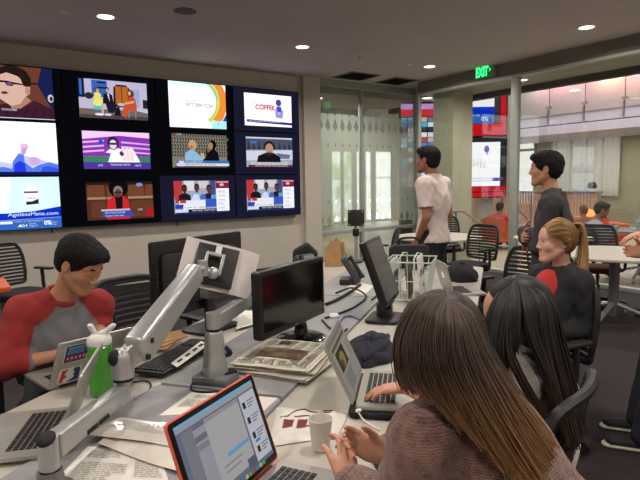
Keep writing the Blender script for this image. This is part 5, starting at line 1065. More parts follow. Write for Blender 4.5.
# ================================================================== PEOPLE: distance-field bodies meshed as one surface
def nrm(v): v = np.asarray(v, float); return v/np.linalg.norm(v)
def A3(v): return np.array([v[0], v[1], v[2]], float)
class Vol:
    def __init__(s, lo, hi, h):
        s.lo = np.array(lo, float); s.h = h; s.n = np.maximum(4, np.ceil((np.array(hi)-s.lo)/h).astype(int)+1)
        s.ax = [(s.lo[i]+h*np.arange(s.n[i])).astype(np.float32) for i in range(3)]
        s.d = np.full(s.n, .12, np.float32); s.m = np.zeros(s.n, np.uint8)
    def sub(s, lo, hi, pad):
        a = np.clip(np.floor((np.array(lo)-pad-s.lo)/s.h).astype(int), 0, s.n); b = np.clip(np.ceil((np.array(hi)+pad-s.lo)/s.h).astype(int)+1, 0, s.n)
        sl = tuple(slice(a[i], b[i]) for i in range(3))
        return sl, (s.ax[0][sl[0]][:, None, None], s.ax[1][sl[1]][None, :, None], s.ax[2][sl[2]][None, None, :])
    def put(s, v, sl, k, mat, op):
        d = s.d[sl]
        if d.size == 0: return
        if op == 'add':
            if mat is not None: s.m[sl] = np.where(v < d, mat, s.m[sl])
            s.d[sl] = np.minimum(d, v)-(np.maximum(k-np.abs(d-v), 0)**2)/(4*k) if k > 0 else np.minimum(d, v)
        else:
            v = -v; s.d[sl] = np.maximum(d, v)+(np.maximum(k-np.abs(d-v), 0)**2)/(4*k) if k > 0 else np.maximum(d, v)
    def cap(s, a, b, r0, r1=None, k=.02, mat=None, sq=None, op='add'):
        a = A3(a); b = A3(b); r1 = r0 if r1 is None else r1; R = max(r0, r1)*1.0
        sl, (x, y, z) = s.sub(np.minimum(a, b)-R, np.maximum(a, b)+R, k+3*s.h+.01)
        if 0 in s.d[sl].shape: return
        ab = b-a; L2 = max(ab@ab, 1e-9)
        t = np.clip(((x-a[0])*ab[0]+(y-a[1])*ab[1]+(z-a[2])*ab[2])/L2, 0, 1)
        w = [x-(a[0]+t*ab[0]), y-(a[1]+t*ab[1]), z-(a[2]+t*ab[2])]
        if sq is not None:
            n, f = nrm(sq[0]), sq[1]; q = (w[0]*n[0]+w[1]*n[1]+w[2]*n[2])*(1/f-1); w = [w[i]+n[i]*q for i in range(3)]
        s.put((np.sqrt(w[0]**2+w[1]**2+w[2]**2)-(r0+(r1-r0)*t)).astype(np.float32), sl, k, mat, op)
    def ell(s, c, r, R=None, k=.02, mat=None, op='add'):
        c = A3(c); r = np.array(r if hasattr(r, '__len__') else (r, r, r), float); R = np.eye(3) if R is None else np.array(R); M_ = max(r)
        sl, (x, y, z) = s.sub(c-M_, c+M_, k+3*s.h+.01)
        if 0 in s.d[sl].shape: return
        p = [(x-c[0])*R[0, i]+(y-c[1])*R[1, i]+(z-c[2])*R[2, i] for i in range(3)]
        k0 = np.sqrt(sum((p[i]/r[i])**2 for i in range(3))); k1 = np.sqrt(sum((p[i]/r[i]**2)**2 for i in range(3)))+1e-6
        s.put((k0*(k0-1)/k1).astype(np.float32), sl, k, mat, op)
    def keep(s, p, n, k=.004):                    # keep the side the normal points away from
        p = A3(p); n = nrm(n); v = ((s.ax[0][:, None, None]-p[0])*n[0]+(s.ax[1][None, :, None]-p[1])*n[1]+(s.ax[2][None, None, :]-p[2])*n[2]).astype(np.float32)
        s.d = np.maximum(s.d, v)
    def wav(s, amp, fr, ph=(0, 0, 0)):
        s.d = s.d+(amp*np.sin(fr[0]*s.ax[0]+ph[0])[:, None, None]*np.sin(fr[1]*s.ax[1]+ph[1])[None, :, None]*np.sin(fr[2]*s.ax[2]+ph[2])[None, None, :]).astype(np.float32)
    def surf(s, it=1):
        d = s.d; n = s.n; sg = d < 0
        sg[0] = sg[-1] = False; sg[:, 0] = sg[:, -1] = False; sg[:, :, 0] = sg[:, :, -1] = False
        d = np.where(sg, np.minimum(d, -1e-5), np.maximum(d, 1e-5))
        cs = np.zeros(n-1, np.int8)
        for i in (0, 1):
            for j in (0, 1):
                for k in (0, 1): cs += sg[i:n[0]-1+i, j:n[1]-1+j, k:n[2]-1+k]
        I = np.argwhere((cs > 0) & (cs < 8)); idx = np.full(n-1, -1, np.int32); idx[tuple(I.T)] = np.arange(len(I))
        acc = np.zeros((len(I), 3)); cnt = np.zeros(len(I))
        C8 = [(i, j, k) for i in (0, 1) for j in (0, 1) for k in (0, 1)]
        for a in C8:
            for ax in range(3):
                if a[ax]: continue
                b = list(a); b[ax] = 1
                pa = I+np.array(a); pb = I+np.array(b); da = d[tuple(pa.T)]; db = d[tuple(pb.T)]; x = (da < 0) != (db < 0)
                t = da[x]/(da[x]-db[x]); acc[x] += pa[x]+(pb[x]-pa[x])*t[:, None]; cnt[x] += 1
        V = s.lo+s.h*acc/cnt[:, None]; mats = s.m[tuple(I.T)]
        Q = []
        for ax in range(3):
            u, v = [(1, 2), (2, 0), (0, 1)][ax]
            sa = [slice(1, n[i]-1) for i in range(3)]; sb = list(sa); sa[ax] = slice(0, n[ax]-1); sb[ax] = slice(1, n[ax])
            A_ = sg[tuple(sa)]; B_ = sg[tuple(sb)]; E = np.argwhere(A_ != B_); E0 = A_[tuple(E.T)]
            off = np.array([1, 1, 1]); off[ax] = 0; E = E+off
            def cell(du, dv): q = E.copy(); q[:, u] -= du; q[:, v] -= dv; return idx[tuple(q.T)]
            q = np.stack([cell(1, 1), cell(0, 1), cell(0, 0), cell(1, 0)], 1); q[~E0] = q[~E0][:, ::-1]; Q.append(q)
        Q = np.concatenate(Q); Q = Q[(Q >= 0).all(1)]
        for _ in range(it):                         # light Laplacian smoothing
            S_ = np.zeros_like(V); c_ = np.zeros(len(V))
            for a, b in ((0, 1), (1, 2), (2, 3), (3, 0)):
                np.add.at(S_, Q[:, a], V[Q[:, b]]); np.add.at(S_, Q[:, b], V[Q[:, a]]); np.add.at(c_, Q[:, a], 1); np.add.at(c_, Q[:, b], 1)
            V = V*.5+.5*S_/np.maximum(c_, 1)[:, None]
        return V, Q, mats[Q[:, 0]]
    def build(s, name, mats, parent, it=1):
        V, Q, m = s.surf(it); I = np.array(wm(parent).inverted()); V = V@I[:3, :3].T+I[:3, 3]
        me = bpy.data.meshes.new(name); me.vertices.add(len(V)); me.vertices.foreach_set('co', V.astype(np.float32).ravel())
        me.loops.add(len(Q)*4); me.loops.foreach_set('vertex_index', Q.astype(np.int32).ravel()); me.polygons.add(len(Q)); me.polygons.foreach_set('loop_start', np.arange(0, len(Q)*4, 4, dtype=np.int32)); me.polygons.foreach_set('loop_total', np.full(len(Q), 4, np.int32))
        for q in (mats if isinstance(mats, (list, tuple)) else [mats]): me.materials.append(q)
        me.polygons.foreach_set('material_index', m.astype(np.int32)); me.polygons.foreach_set('use_smooth', np.ones(len(Q), bool)); me.update(calc_edges=True)
        o = bpy.data.objects.new(name, me); COL.objects.link(o); o.parent = parent; return o
def head_frame(c, fwd, up=(0, 0, 1)):
    f = nrm(A3(fwd)); x = nrm(np.cross(f, A3(up))); z = np.cross(x, f); return A3(c), np.stack([x, f, z], 1)      # x = the person's right
def add_head(V, c, R, s=1.0, male=True, lids=False):
    P = lambda x, y, z: c+R@(np.array([x, y, z])*s)
    E = lambda p, r, k=.02, op='add', R2=None: V.ell(P(*p), np.array(r)*s, R if R2 is None else R2, k*s, None, op)
    K = lambda a, b, r0, r1, k=.015: V.cap(P(*a), P(*b), r0*s, r1*s, k*s)
    E((0, -.012, .035), (.074, .094, .082)); E((0, .032, -.035), (.058, .062, .075), .03); E((0, .02, .03), (.066, .07, .06), .03)
    for q in (-1, 1):
        K((q*.056, -.005, -.045), (q*.02, .068, -.102), .020 if male else .017, .017, .03)
        E((q*.040, .058, -.025), (.024, .024, .022), .025)
        K((q*.012, .083, .024), (q*.046, .068, .027), .010 if male else .007, .008, .012)
    E((0, .078, -.102), (.022, .016, .016), .02)
    for q in (-1, 1): E((q*.031, .094, .007), (.014, .012, .010), .012, 'sub')
    K((0, .088, .014), (0, .106, -.026), .0070, .0085, .012); E((0, .106, -.030), (.0095, .009, .008), .008)
    for q in (-1, 1): E((q*.011, .098, -.035), (.0075, .009, .006), .006)
    K((-.018, .085, -.064), (.018, .085, -.064), .006, .006, .008); K((0, .090, -.063), (0, .09, -.063), .0062, .0062, .008); K((-.015, .086, -.075), (.015, .086, -.075), .0068, .0068, .008)
    E((0, .097, -.0695), (.022, .007, .0016), .003, 'sub')
    for q in (-1, 1):
        E((q*.077, -.008, -.006), (.008, .019, .031), .006, 'add', R); E((q*.086, -.004, -.002), (.006, .011, .018), .005, 'sub')
        if lids: E((q*.031, .082, .006), (.0150, .0115, .0115), .003)
    return P
skins = {}
def skin(n, c): return M('skin_'+n, c, .5, var=.05, vs=30, spec=.35)
def add_hand(V, w, d, palm, thumb, s=1.0, curl=(.25, .4, .3), tk=(.3, .3), spread=1.0, fc=None, td=(.55, .75)):
    """wrist point, finger direction, palm facing direction, thumb side direction"""
    d = nrm(A3(d)); t = A3(thumb); t = nrm(t-d*(t@d)); z = -nrm(np.cross(t, d)); 
    if z@A3(palm) > 0: z = -z
    z = -z if z@A3(palm) > 0 else z              # z = back of the hand
    P = lambda x, y, q: A3(w)+(t*x+d*y+z*q)*s
    R = np.stack([t, d, z], 1)
    V.ell(P(0, .045, 0), (.040*s, .055*s, .017*s), R, .012*s); V.cap(P(.018, .015, 0), P(.022, .08, .001), .014*s, .012*s, .012*s); V.cap(P(-.018, .015, 0), P(-.022, .075, .001), .013*s, .011*s, .012*s); V.cap(P(0, -.02, 0), P(0, .03, 0), .023*s, .022*s, .015*s, None, (z, .75))
    L = ((.028, .086, (.040, .025, .019)), (.0095, .090, (.044, .028, .020)), (-.0095, .086, (.040, .026, .020)), (-.027, .077, (.031, .020, .018)))
    for i, (x, y, ls) in enumerate(L):
        p = P(x, y, .001); a = 0; cc = fc[i] if fc else curl
        V.cap(P(x*.8, y-.03, 0), p, .0105*s, .0098*s, .006*s)
        side = t*(x*1.2*spread)
        for j, l in enumerate(ls):
            a += cc[j]; q = p+nrm(d*cos(a)-z*sin(a)+side*cos(a))*l*s; V.cap(p, q, (.0094-.0012*j)*s, (.0085-.0012*j)*s, .003*s); p = q
    p = P(.030, .022, -.006); a = tk[0]
    for j, l in enumerate((.038, .031, .026)):
        q = p+nrm(t*(td[0]-.3*j*tk[1])+d*(td[1]+.1*j)-z*(a*(j+.6)*.9))*l*s; V.cap(p, q, (.0135-.0018*j)*s, (.0118-.0018*j)*s, .006*s); p = q
def eyes(P, R, s, parent, iris=(58, 40, 30), closed=False):
    if closed: return
    for q in (-1, 1):
        mb = MB(); c = Vector(P(q*.031, .079, .007)); mb.ball(c, .0105*s, 0, None, 14, 10); f = Vector(R[:, 1]); mb.cyl(c+f*.0092*s, c+f*.0108*s, .0058*s, .0050*s, 14, 1); mb.build('eye', [M('eye_white', (176, 166, 160), .25), M('iris_%d' % iris[0], iris, .2)], parent)
def torso(V, J, off, s, mat=None, k=.05, low=True, mat2=None):
    mat2 = mat if mat2 is None else mat2
    n, c, b, p = [A3(J[q]) for q in ('neck', 'chest', 'belly', 'pelvis')]; f = nrm(A3(J['fwd'])); lat = nrm(A3(J['shR'])-A3(J['shL']))
    def fr(u): u = nrm(u); l = nrm(lat-u*(lat@u)); return np.stack([l, np.cross(u, l), u], 1)
    w = J.get('w', 1)*s; dp = J.get('dp', 1)
    V.ell(c, (.160*w+off, .112*s*dp+off, .175*s+off), fr(n-c), k, mat); V.ell(b, (.140*w+off, .108*s*dp+off, .16*s+off), fr(c-b), k, mat)
    if low: V.ell(p, (.165*w+off, .125*s*dp+off, .13*s+off), fr(b-p), k, mat)
    for q in 'LR':
        sh = A3(J['sh'+q]); V.cap(n*.72+c*.28, sh, .060*s+off, .056*s+off, k, mat2); V.cap(n+(c-n)*-.12, sh*.8+n*.2, .034*s+off, .040*s+off, .04, mat2)
def arm(V, J, q, r, off, s, mat=None, k=.02, upto=1.0, part='both'):
    sh, el, wr = A3(J['sh'+q]), A3(J['el'+q]), A3(J['wr'+q])
    V.cap(sh, el, .050*s*r+off, .041*s*r+off, k, mat)
    if part == 'both': V.cap(el, el+(wr-el)*upto, .041*s*r+off, (.041-.014*upto)*s*r+off, k, mat)
def leg(V, J, q, off, s, mat=None, k=.03, loose=0):
    hp, kn, an = A3(J['hip'+q]), A3(J['kn'+q]), A3(J['an'+q]); V.cap(hp, kn, .083*s+off, .058*s+off, k, mat); V.cap(kn, an, .055*s+off, .040*s+off+loose, k, mat)
def box_of(J, keys, pad):
    P = np.array([A3(J[q]) for q in keys]); return P.min(0)-pad, P.max(0)+pad
def shoe(parent, an, fwd, mats, s=1.0, name='shoe', flat=True):
    an = A3(an); f = nrm(np.array([fwd[0], fwd[1], 0])); l = np.cross(f, [0, 0, 1]); b = np.array([an[0], an[1], J_floor])
    V = Vol(b-np.array([.3, .3, .02]), b+np.array([.3, .3, .2]), .005)
    V.cap(b-f*.05+[0, 0, .04], b+f*.15+[0, 0, .032], .042*s, .036*s, .02, 0, ((0, 0, 1), .85)); V.cap(b-f*.045+[0, 0, .04], an+[0, 0, .0], .042*s, .046*s, .03, 0)
    V.cap(b-f*.055+[0, 0, .014], b+f*.165+[0, 0, .014], .044*s, .040*s, .004, 1, ((0, 0, 1), .42)); V.keep(b+[0, 0, .002], (0, 0, -1)); V.build(name, mats, parent)
J_floor = 0.0
ALLB = ('pelvis', 'belly', 'chest', 'neck', 'head', 'shL', 'shR', 'elL', 'elR', 'wrL', 'wrR', 'hipL', 'hipR', 'knL', 'knR', 'anL', 'anR')
def make_person(label, J, hd, sk, h=.006, s=1.0, male=True, group=None, hands=None, tops=None, legs=True, trous=None, shoes=None, hair=None, eye=(58, 40, 30), lids=False, sleeve=1.0, bulge=.008, wfold=.004, neckr=.052, tmats=None, arm_mat=0, name='person', necky=.0, feet_fwd=None, torso_cut=True, trous_h=None, hem=None, raglan=False, cut=()):
    c, R = hd; J['head'] = c
    t = thing(name, label, 'person', (J['pelvis'][0], J['pelvis'][1], 0), group=group)
    keys = ALLB if legs else tuple(q for q in ALLB if q[:2] not in ('kn', 'an'))
    lo, hi = box_of(J, keys, .24*s); lo[2] = max(lo[2], -.01)
    V = Vol(lo, hi, h); torso(V, J, -.006, s)
    V.cap(A3(J['neck'])-[0, 0, .03], c+R@np.array([0, -.022, -.055])*s, neckr*s*1.1, neckr*s*.95, .03)
    P = add_head(V, c, R, s, male, lids)
    for q in 'LR':
        arm(V, J, q, 1, -.004, s, k=.012)
        if legs: leg(V, J, q, -.006, s); V.cap(A3(J['an'+q])-[0, 0, .035], A3(J['an'+q])+nrm(A3(J['fwd'] if feet_fwd is None else feet_fwd))*.10+np.array([0, 0, -.055]), .030*s, .020*s, .01)
    for q, a in (hands or {}).items(): add_hand(V, J['wr'+q], *a[:3], s=s*a[3].get('s', .95), **{x: y for x, y in a[3].items() if x != 's'})
    body = V.build('body', sk, t, 1)
    eyes(P, R, s, t, eye, lids)
    if tops:                                          # shirt or jacket
        V = Vol(*box_of(J, ('pelvis', 'belly', 'chest', 'neck', 'shL', 'shR', 'elL', 'elR', 'wrL', 'wrR'), .2*s), h)
        torso(V, J, bulge, s, 0, mat2=arm_mat)
        for q in 'LR': arm(V, J, q, 1.05, bulge*1.1, s, arm_mat, .025, max(0.02, sleeve-.0) if sleeve >= 0 else 1, 'both' if sleeve > 0 else 'up')
        if raglan:
            md = (A3(J['shL'])+A3(J['shR']))/2; lv = nrm(A3(J['shR'])-A3(J['shL'])); X_, Y_, Z_ = V.ax[0][:, None, None], V.ax[1][None, :, None], V.ax[2][None, None, :]
            L_ = np.abs(.018+(X_-md[0])*lv[0]+(Y_-md[1])*lv[1]+(Z_-md[2])*lv[2]); V.m = np.where((L_ < .055+np.clip(J['neck'][2]-.02-Z_, -.1, .3)*.62) & (V.m == 1) & (Z_ > J['neck'][2]-.30) & (L_ < .16), 0, V.m).astype(np.uint8)
        for q in cut: V.ell(q[0], q[1], q[2], .008, None, 'sub')
        if wfold: V.wav(wfold, (38, 31, 24), (1, 2, 3)); V.wav(wfold*.7, (71, 63, 52), (2, .5, 1))
        nk = A3(J['neck']); hdv = nrm(c+R@np.array([0, -.022, -.055])-nk); V.cap(nk+hdv*(.012+necky), nk+hdv*.4, neckr*s*1.22, neckr*s*1.3, .006, None, None, 'sub')
        for q in 'LR':
            el, wr, sh = A3(J['el'+q]), A3(J['wr'+q]), A3(J['sh'+q])
            if sleeve > 0: pass
            if sleeve < 0:                            # short sleeve: cut the upper arm
                cut = sh+(el-sh)*(-sleeve); u = nrm(el-sh); V.cap(cut+u*.09, el+u*.1, .10, .10, .0, None, None, 'sub'); V.cap(el, wr, .085, .07, 0, None, None, 'sub')
        if hem is not None: V.keep(hem[0], hem[1])
        V.build('shirt', tmats, t, 1)
    if trous:
        V = Vol(*box_of(J, ('pelvis', 'hipL', 'hipR', 'knL', 'knR', 'anL', 'anR'), .2*s), trous_h or h)
        f = A3(J['fwd']); lat = nrm(A3(J['shR'])-A3(J['shL'])); V.ell(J['pelvis'], (.168*s*J.get('w', 1)+.008, .128*s+.008, .125*s), np.stack([lat, np.cross([0, 0, 1], lat), [0, 0, 1]], 1), .03)
        for q in 'LR': leg(V, J, q, .012, s, loose=.012)
        V.wav(.004, (40, 33, 27), (1, 0, 2)); V.keep((0, 0, .03), (0, 0, -1)); V.build('trousers', trous, t, 1)
    if shoes:
        for q in 'LR': shoe(t, J['an'+q], J['fwd'] if feet_fwd is None else feet_fwd, shoes, s)
    if hair: hair(t, c, R, s)
    return t
def short_hair(col, vol=1.0, front=.0, name='hair', nape=-.075, h=.004, messy=.004):
    m = M('hair_%d' % col[0], col, .65, var=.35, vs=90, bump=.8, bs=160, spec=.18)
    def fn(t, c, R, s):
        V = Vol(c-.19*s, c+.19*s, h); P = lambda x, y, z: c+R@(np.array([x, y, z])*s)
        V.ell(P(0, -.016, .040), np.array((.083, .104, .090))*s*np.array((1, 1, 1))+.004*vol, R, .02); V.ell(P(0, .035, .078), np.array((.066, .064, .040))*s+.003*vol, R, .02)
        V.ell(P(0, .06+front, .080), np.array((.055, .035, .024))*s+.004*vol, R, .02); V.ell(P(0, -.05, -.02), np.array((.070, .060, .06))*s, R, .03)
        V.ell(P(0, .125, -.024), np.array((.088, .086, .098))*s, R, .010, None, 'sub')
        V.ell(P(0, .070, -.10), np.array((.12, .085, .10))*s, R, .010, None, 'sub')
        for q in (-1, 1): V.ell(P(q*.088, -.004, -.012), np.array((.03, .024, .036))*s, R, .006, None, 'sub')
        V.wav(messy*.5, (150, 128, 60), (1, 2, 3)); V.wav(messy*.5, (290, 260, 90), (0, 2, 1))
        V.keep(P(0, 0, nape), R@np.array([0, .35, -1])); V.build(name, m, t, 1)
        for q in (-1, 1):
            mb = MB(); mb.tube(spline([P(q*.013, .0925, .025), P(q*.029, .091, .031), P(q*.047, .077, .028)], 5), [.0022]*3+[.0036]*5+[.0018]*3, 6); mb.build('eyebrow', m, t)
    return fn
# long hair: strands between guide curves, over a closed under-layer
def hairmat(name, root, tip, rough=.5):
    m = bpy.data.materials.new(name); m.use_nodes = True; nt = m.node_tree; b = nt.nodes['Principled BSDF']
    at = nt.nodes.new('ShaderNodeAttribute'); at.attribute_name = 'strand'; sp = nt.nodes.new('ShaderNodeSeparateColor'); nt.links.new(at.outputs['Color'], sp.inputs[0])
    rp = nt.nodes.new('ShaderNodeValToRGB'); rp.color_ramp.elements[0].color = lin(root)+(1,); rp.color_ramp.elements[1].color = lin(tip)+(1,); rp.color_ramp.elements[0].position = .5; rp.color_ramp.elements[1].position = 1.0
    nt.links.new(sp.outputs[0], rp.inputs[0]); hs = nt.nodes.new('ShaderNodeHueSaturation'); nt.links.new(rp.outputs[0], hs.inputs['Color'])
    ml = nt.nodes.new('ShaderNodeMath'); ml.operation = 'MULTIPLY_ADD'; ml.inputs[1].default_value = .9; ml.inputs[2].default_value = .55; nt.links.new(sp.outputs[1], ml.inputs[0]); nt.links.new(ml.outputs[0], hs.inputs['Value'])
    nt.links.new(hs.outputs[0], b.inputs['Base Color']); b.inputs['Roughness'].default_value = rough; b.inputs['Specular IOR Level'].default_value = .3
    return m
def strands(t, guides, N, mat, rad=.0016, jit=.006, seed=1, under=.004, name='hair', nseg=5, wave=0, taper=.5):
    G = [np.array([A3(PD(*p)) for p in g]) for g in guides]; T_ = len(G[0]); r = np.random.RandomState(seed)
    D = [np.array([A3(v) for v in spline([Vector(p) for p in g], nseg)]) for g in G]; D = np.array(D); nG, nT = D.shape[:2]
    vs = []; fs = []; col = []
    def at(sv):
        x = sv*(nG-1); i = min(int(x), nG-2); f = x-i; f2 = f
        a = D[max(i-1, 0)]; b = D[i]; c = D[i+1]; e = D[min(i+2, nG-1)]
        return .5*((2*b)+(c-a)*f+(2*a-5*b+4*c-e)*f*f+(3*b-a-3*c+e)*f**3)
    camp = np.array([0, 0, CH]); LN = np.array([np.linalg.norm(np.diff(g, axis=0), axis=1).sum() for g in D]); LN = LN/LN.max()
    def tl(sv): return float(np.interp(sv*(nG-1), np.arange(nG), LN))
    # under-layer sheet
    nU = 40; base = len(vs)
    for i in range(nU+1):
        L = at(i/nU)
        for j in range(nT): d = nrm(L[j]-camp); vs.append(L[j]+d*(under+.006*(j > 1))); col.append((j/(nT-1)*tl(i/nU), .3))
    for i in range(nU):
        for j in range(nT-1): fs.append((base+i*nT+j, base+(i+1)*nT+j, base+(i+1)*nT+j+1, base+i*nT+j+1))
    for n_ in range(N):
        sv = min(1, max(0, (n_+r.rand())/N)); L = at(sv).copy(); tt = np.linspace(0, 1, nT)[:, None]
        o = r.randn(3)*jit; dv = nrm(L[nT//2]-camp); L = L+o*(tt**.7)+dv*(r.rand()*.012-.004)*np.minimum(1, tt*4)
        if wave: L = L+nrm(r.randn(3))*wave*np.sin(tt*(9+4*r.rand())+r.rand()*6)*tt
        end = nT-int(r.rand()**2*nT*.28); L = L[:end]; b0 = len(vs); br = r.rand(); w = rad*(.7+.7*r.rand())
        for j in range(len(L)):
            tg = L[min(j+1, len(L)-1)]-L[max(j-1, 0)]; tg = nrm(tg); x = nrm(np.cross(tg, dv)); y = np.cross(tg, x); q = w*(1-taper*(j/(len(L)-1))**2)
            for k in range(3): a = 2*pi*k/3+pi/2; vs.append(L[j]+x*cos(a)*q*1.5+y*sin(a)*q); col.append((j/(nT-1)*tl(sv), br))
        for j in range(len(L)-1):
            for k in range(3): fs.append((b0+j*3+k, b0+j*3+(k+1) % 3, b0+(j+1)*3+(k+1) % 3, b0+(j+1)*3+k))
    mb = MB(); I = wm(t).inverted(); mb.v = [tuple(I @ Vector(v)) for v in vs]; mb.f = fs; mb.m = [0]*len(fs); o = mb.build(name, mat, t, False, 180)
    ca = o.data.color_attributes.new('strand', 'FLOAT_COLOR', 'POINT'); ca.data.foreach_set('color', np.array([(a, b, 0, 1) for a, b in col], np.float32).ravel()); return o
RI = A3(ri); FW = -A3(back); FW = nrm(np.array([FW[0], FW[1], 0])); RI = nrm(np.array([RI[0], RI[1], 0])); ZU = np.array([0, 0, 1.])
def U3(u, n, z): return A3(UN(u, n, z))
def P3(px, py, d): return A3(PD(px, py, d))
# ------------------------------------------------------------------ the people
sk_l = skin('light', (206, 152, 126)); sk_m = skin('medium', (188, 136, 108)); sk_t = skin('tan', (158, 108, 84)); sk_p = skin('pale', (214, 164, 142))
def cloth(n, c, bump=.25, bs=260, var=.06): return M('cloth_'+n, c, .9, var=var, vs=20, bump=bump, bs=bs)
def legs_seated(J, f, up=.0, kneeh=.565, out=.10, length=.42, shin=.06):
    p = A3(J['pelvis']); l = nrm(np.cross(f, ZU))
    for q, sg in (('R', 1), ('L', -1)):
        J['hip'+q] = p+l*sg*.09+[0, 0, -.02]; J['kn'+q] = p+l*sg*out+f*length+[0, 0, kneeh-p[2]]; a = J['kn'+q]+f*shin; a = np.array([a[0], a[1], .09]); J['an'+q] = a
def legs_standing(J, f, sp=.09, fwd=0.0):
    p = A3(J['pelvis']); l = nrm(np.cross(f, ZU))
    for q, sg in (('R', 1), ('L', -1)):
        J['hip'+q] = p+l*sg*.085; a = p+l*sg*sp+f*fwd*sg; J['kn'+q] = np.array([a[0]+f[0]*.02, a[1]+f[1]*.02, .50]); J['an'+q] = np.array([a[0]-f[0]*.02, a[1]-f[1]*.02, .085])
# --- man in the red and grey raglan shirt
f = nrm(RI*.42-FW*.9); J = dict(fwd=f, shR=P3(23, 311, 2.28), shL=P3(99, 305, 2.45))
mid = (J['shR']+J['shL'])/2; J['neck'] = mid+ZU*.035+f*-.01; J['chest'] = mid-ZU*.15-f*.02; J['belly'] = mid-ZU*.33-f*.10; J['pelvis'] = np.array([mid[0]-f[0]*.18, mid[1]-f[1]*.18, .62])
J['elR'] = P3(4, 366, 2.20); J['wrR'] = P3(62, 354, 2.26); J['elL'] = P3(99, 322, 2.50); J['wrL'] = P3(100, 340, 2.27)
legs_seated(J, f, kneeh=.57, length=.38)
hf = nrm(nrm(RI*.95-FW*.30)*.82-ZU*.50)
hd = head_frame(P3(80, 264, 2.30), hf)
def man_hair(t, c, R, s): short_hair((22, 19, 20), 1.3, .006, h=.0035)(t, c, R, s)
grey = cloth('heather_grey', (112, 112, 116), .2, 300); rred = cloth('brick_red', (148, 44, 44), .2, 300)
MAN = make_person('man in a red and grey raglan shirt bent over his laptop on the left', J, hd, sk_m, .0048, .95, True, None,
    {'R': (RI*.8+FW*-.1-ZU*.04, -ZU, FW, dict(s=.95, curl=(.3, .45, .3))), 'L': (-RI*.55-FW*.65-ZU*.04, -ZU, -RI, dict(s=.95))}, True, True,
    cloth('dark_jeans', (36, 38, 46)), [M('shoe_dark', (40, 38, 40), .6), M('shoe_sole', (180, 176, 168), .6)], man_hair, lids=True, raglan=True, sleeve=.34, tmats=[grey, rred], arm_mat=1, wfold=.005, necky=.008, bulge=.012)
# red collar band of that shirt
mb = MB(); nk = Vector(J['neck']); cc = Vector(c_ := hd[0]+hd[1]@np.array([0, -.03, -.07])); ax_ = (cc-nk).normalized(); x_ = ax_.orthogonal().normalized(); y_ = ax_.cross(x_)
mb.tube([nk+ax_*.022+(x_*cos(a)+y_*sin(a))*.069 for a in np.linspace(0, 2*pi, 28, endpoint=False)], .012, 8, 0, True); mb.build('collar', rred, MAN)
seat_chair((J['pelvis'][0]-f[0]*.05, J['pelvis'][1]-f[1]*.05), math.degrees(atan2(-f[0], f[1])), 'black task chair under the man in the red and grey shirt')
# --- woman in the brown cable knit sweater, nearest the camera
f = A3(NV*.94-UV*.15); f = nrm(f); J = dict(fwd=f, shL=U3(1.02, .130, .995), shR=U3(1.345, .105, .985), neck=U3(1.175, .060, 1.03), chest=U3(1.155, -.02, .905), belly=U3(1.13, -.15, .76), pelvis=U3(1.13, -.23, .62),
    elL=U3(1.06, .185, .825), wrL=P3(347, 484, 1.245), elR=U3(1.42, .12, .825), wrR=P3(383, 455, 1.33), w=1.0)
legs_seated(J, f, kneeh=.565, length=.38)
hd = head_frame(P3(440, 343, 1.215), nrm(nrm(RI*-.72+FW*.70)*.93-ZU*.36))
knit = bpy.data.materials.new('brown_cable_knit'); knit.use_nodes = True; nt = knit.node_tree; b = nt.nodes['Principled BSDF']; b.inputs['Roughness'].default_value = .95; b.inputs['Sheen Weight'].default_value = .35
tc = nd('ShaderNodeTexCoord'); wv = nd('ShaderNodeTexWave', wave_type='BANDS', bands_direction='Z'); wv.inputs['Scale'].default_value = 62; wv.inputs['Distortion'].default_value = 5; wv.inputs['Detail'].default_value = 2; wv.inputs['Detail Scale'].default_value = 3
vo = nd('ShaderNodeTexVoronoi'); vo.inputs['Scale'].default_value = 42; nz = nd('ShaderNodeTexNoise'); nz.inputs['Scale'].default_value = 190
for n_ in (wv, vo, nz): nt.links.new(tc.outputs['Object'], n_.inputs[0])
mm = mth('ADD', mth('MULTIPLY', wv.outputs['Fac'], .35), mth('ADD', mth('MULTIPLY', vo.outputs['Distance'], .75), mth('MULTIPLY', nz.outputs['Fac'], .35)))
rp = nd('ShaderNodeValToRGB'); rp.color_ramp.elements[0].position = .25; rp.color_ramp.elements[1].position = .95; rp.color_ramp.elements[0].color = lin((84, 58, 52))+(1,); rp.color_ramp.elements[1].color = lin((146, 108, 98))+(1,)
nt.links.new(mm, rp.inputs[0]); nt.links.new(rp.outputs[0], b.inputs['Base Color']); bp = nd('ShaderNodeBump'); bp.inputs['Strength'].default_value = .9; bp.inputs['Distance'].default_value = .006; nt.links.new(mm, bp.inputs['Height']); nt.links.new(bp.outputs[0], b.inputs['Normal'])
tip = P3(347, 437, 1.325)
dL = nrm(tip-J['wrL']); dR = nrm(tip-J['wrR'])
fcL = ((.2, .6, .5), (.3, .7, .5), (.4, .8, .5), (.5, .8, .5)); fcR = ((.2, .5, .45), (.35, .7, .5), (.5, .9, .6), (.6, .95, .6))
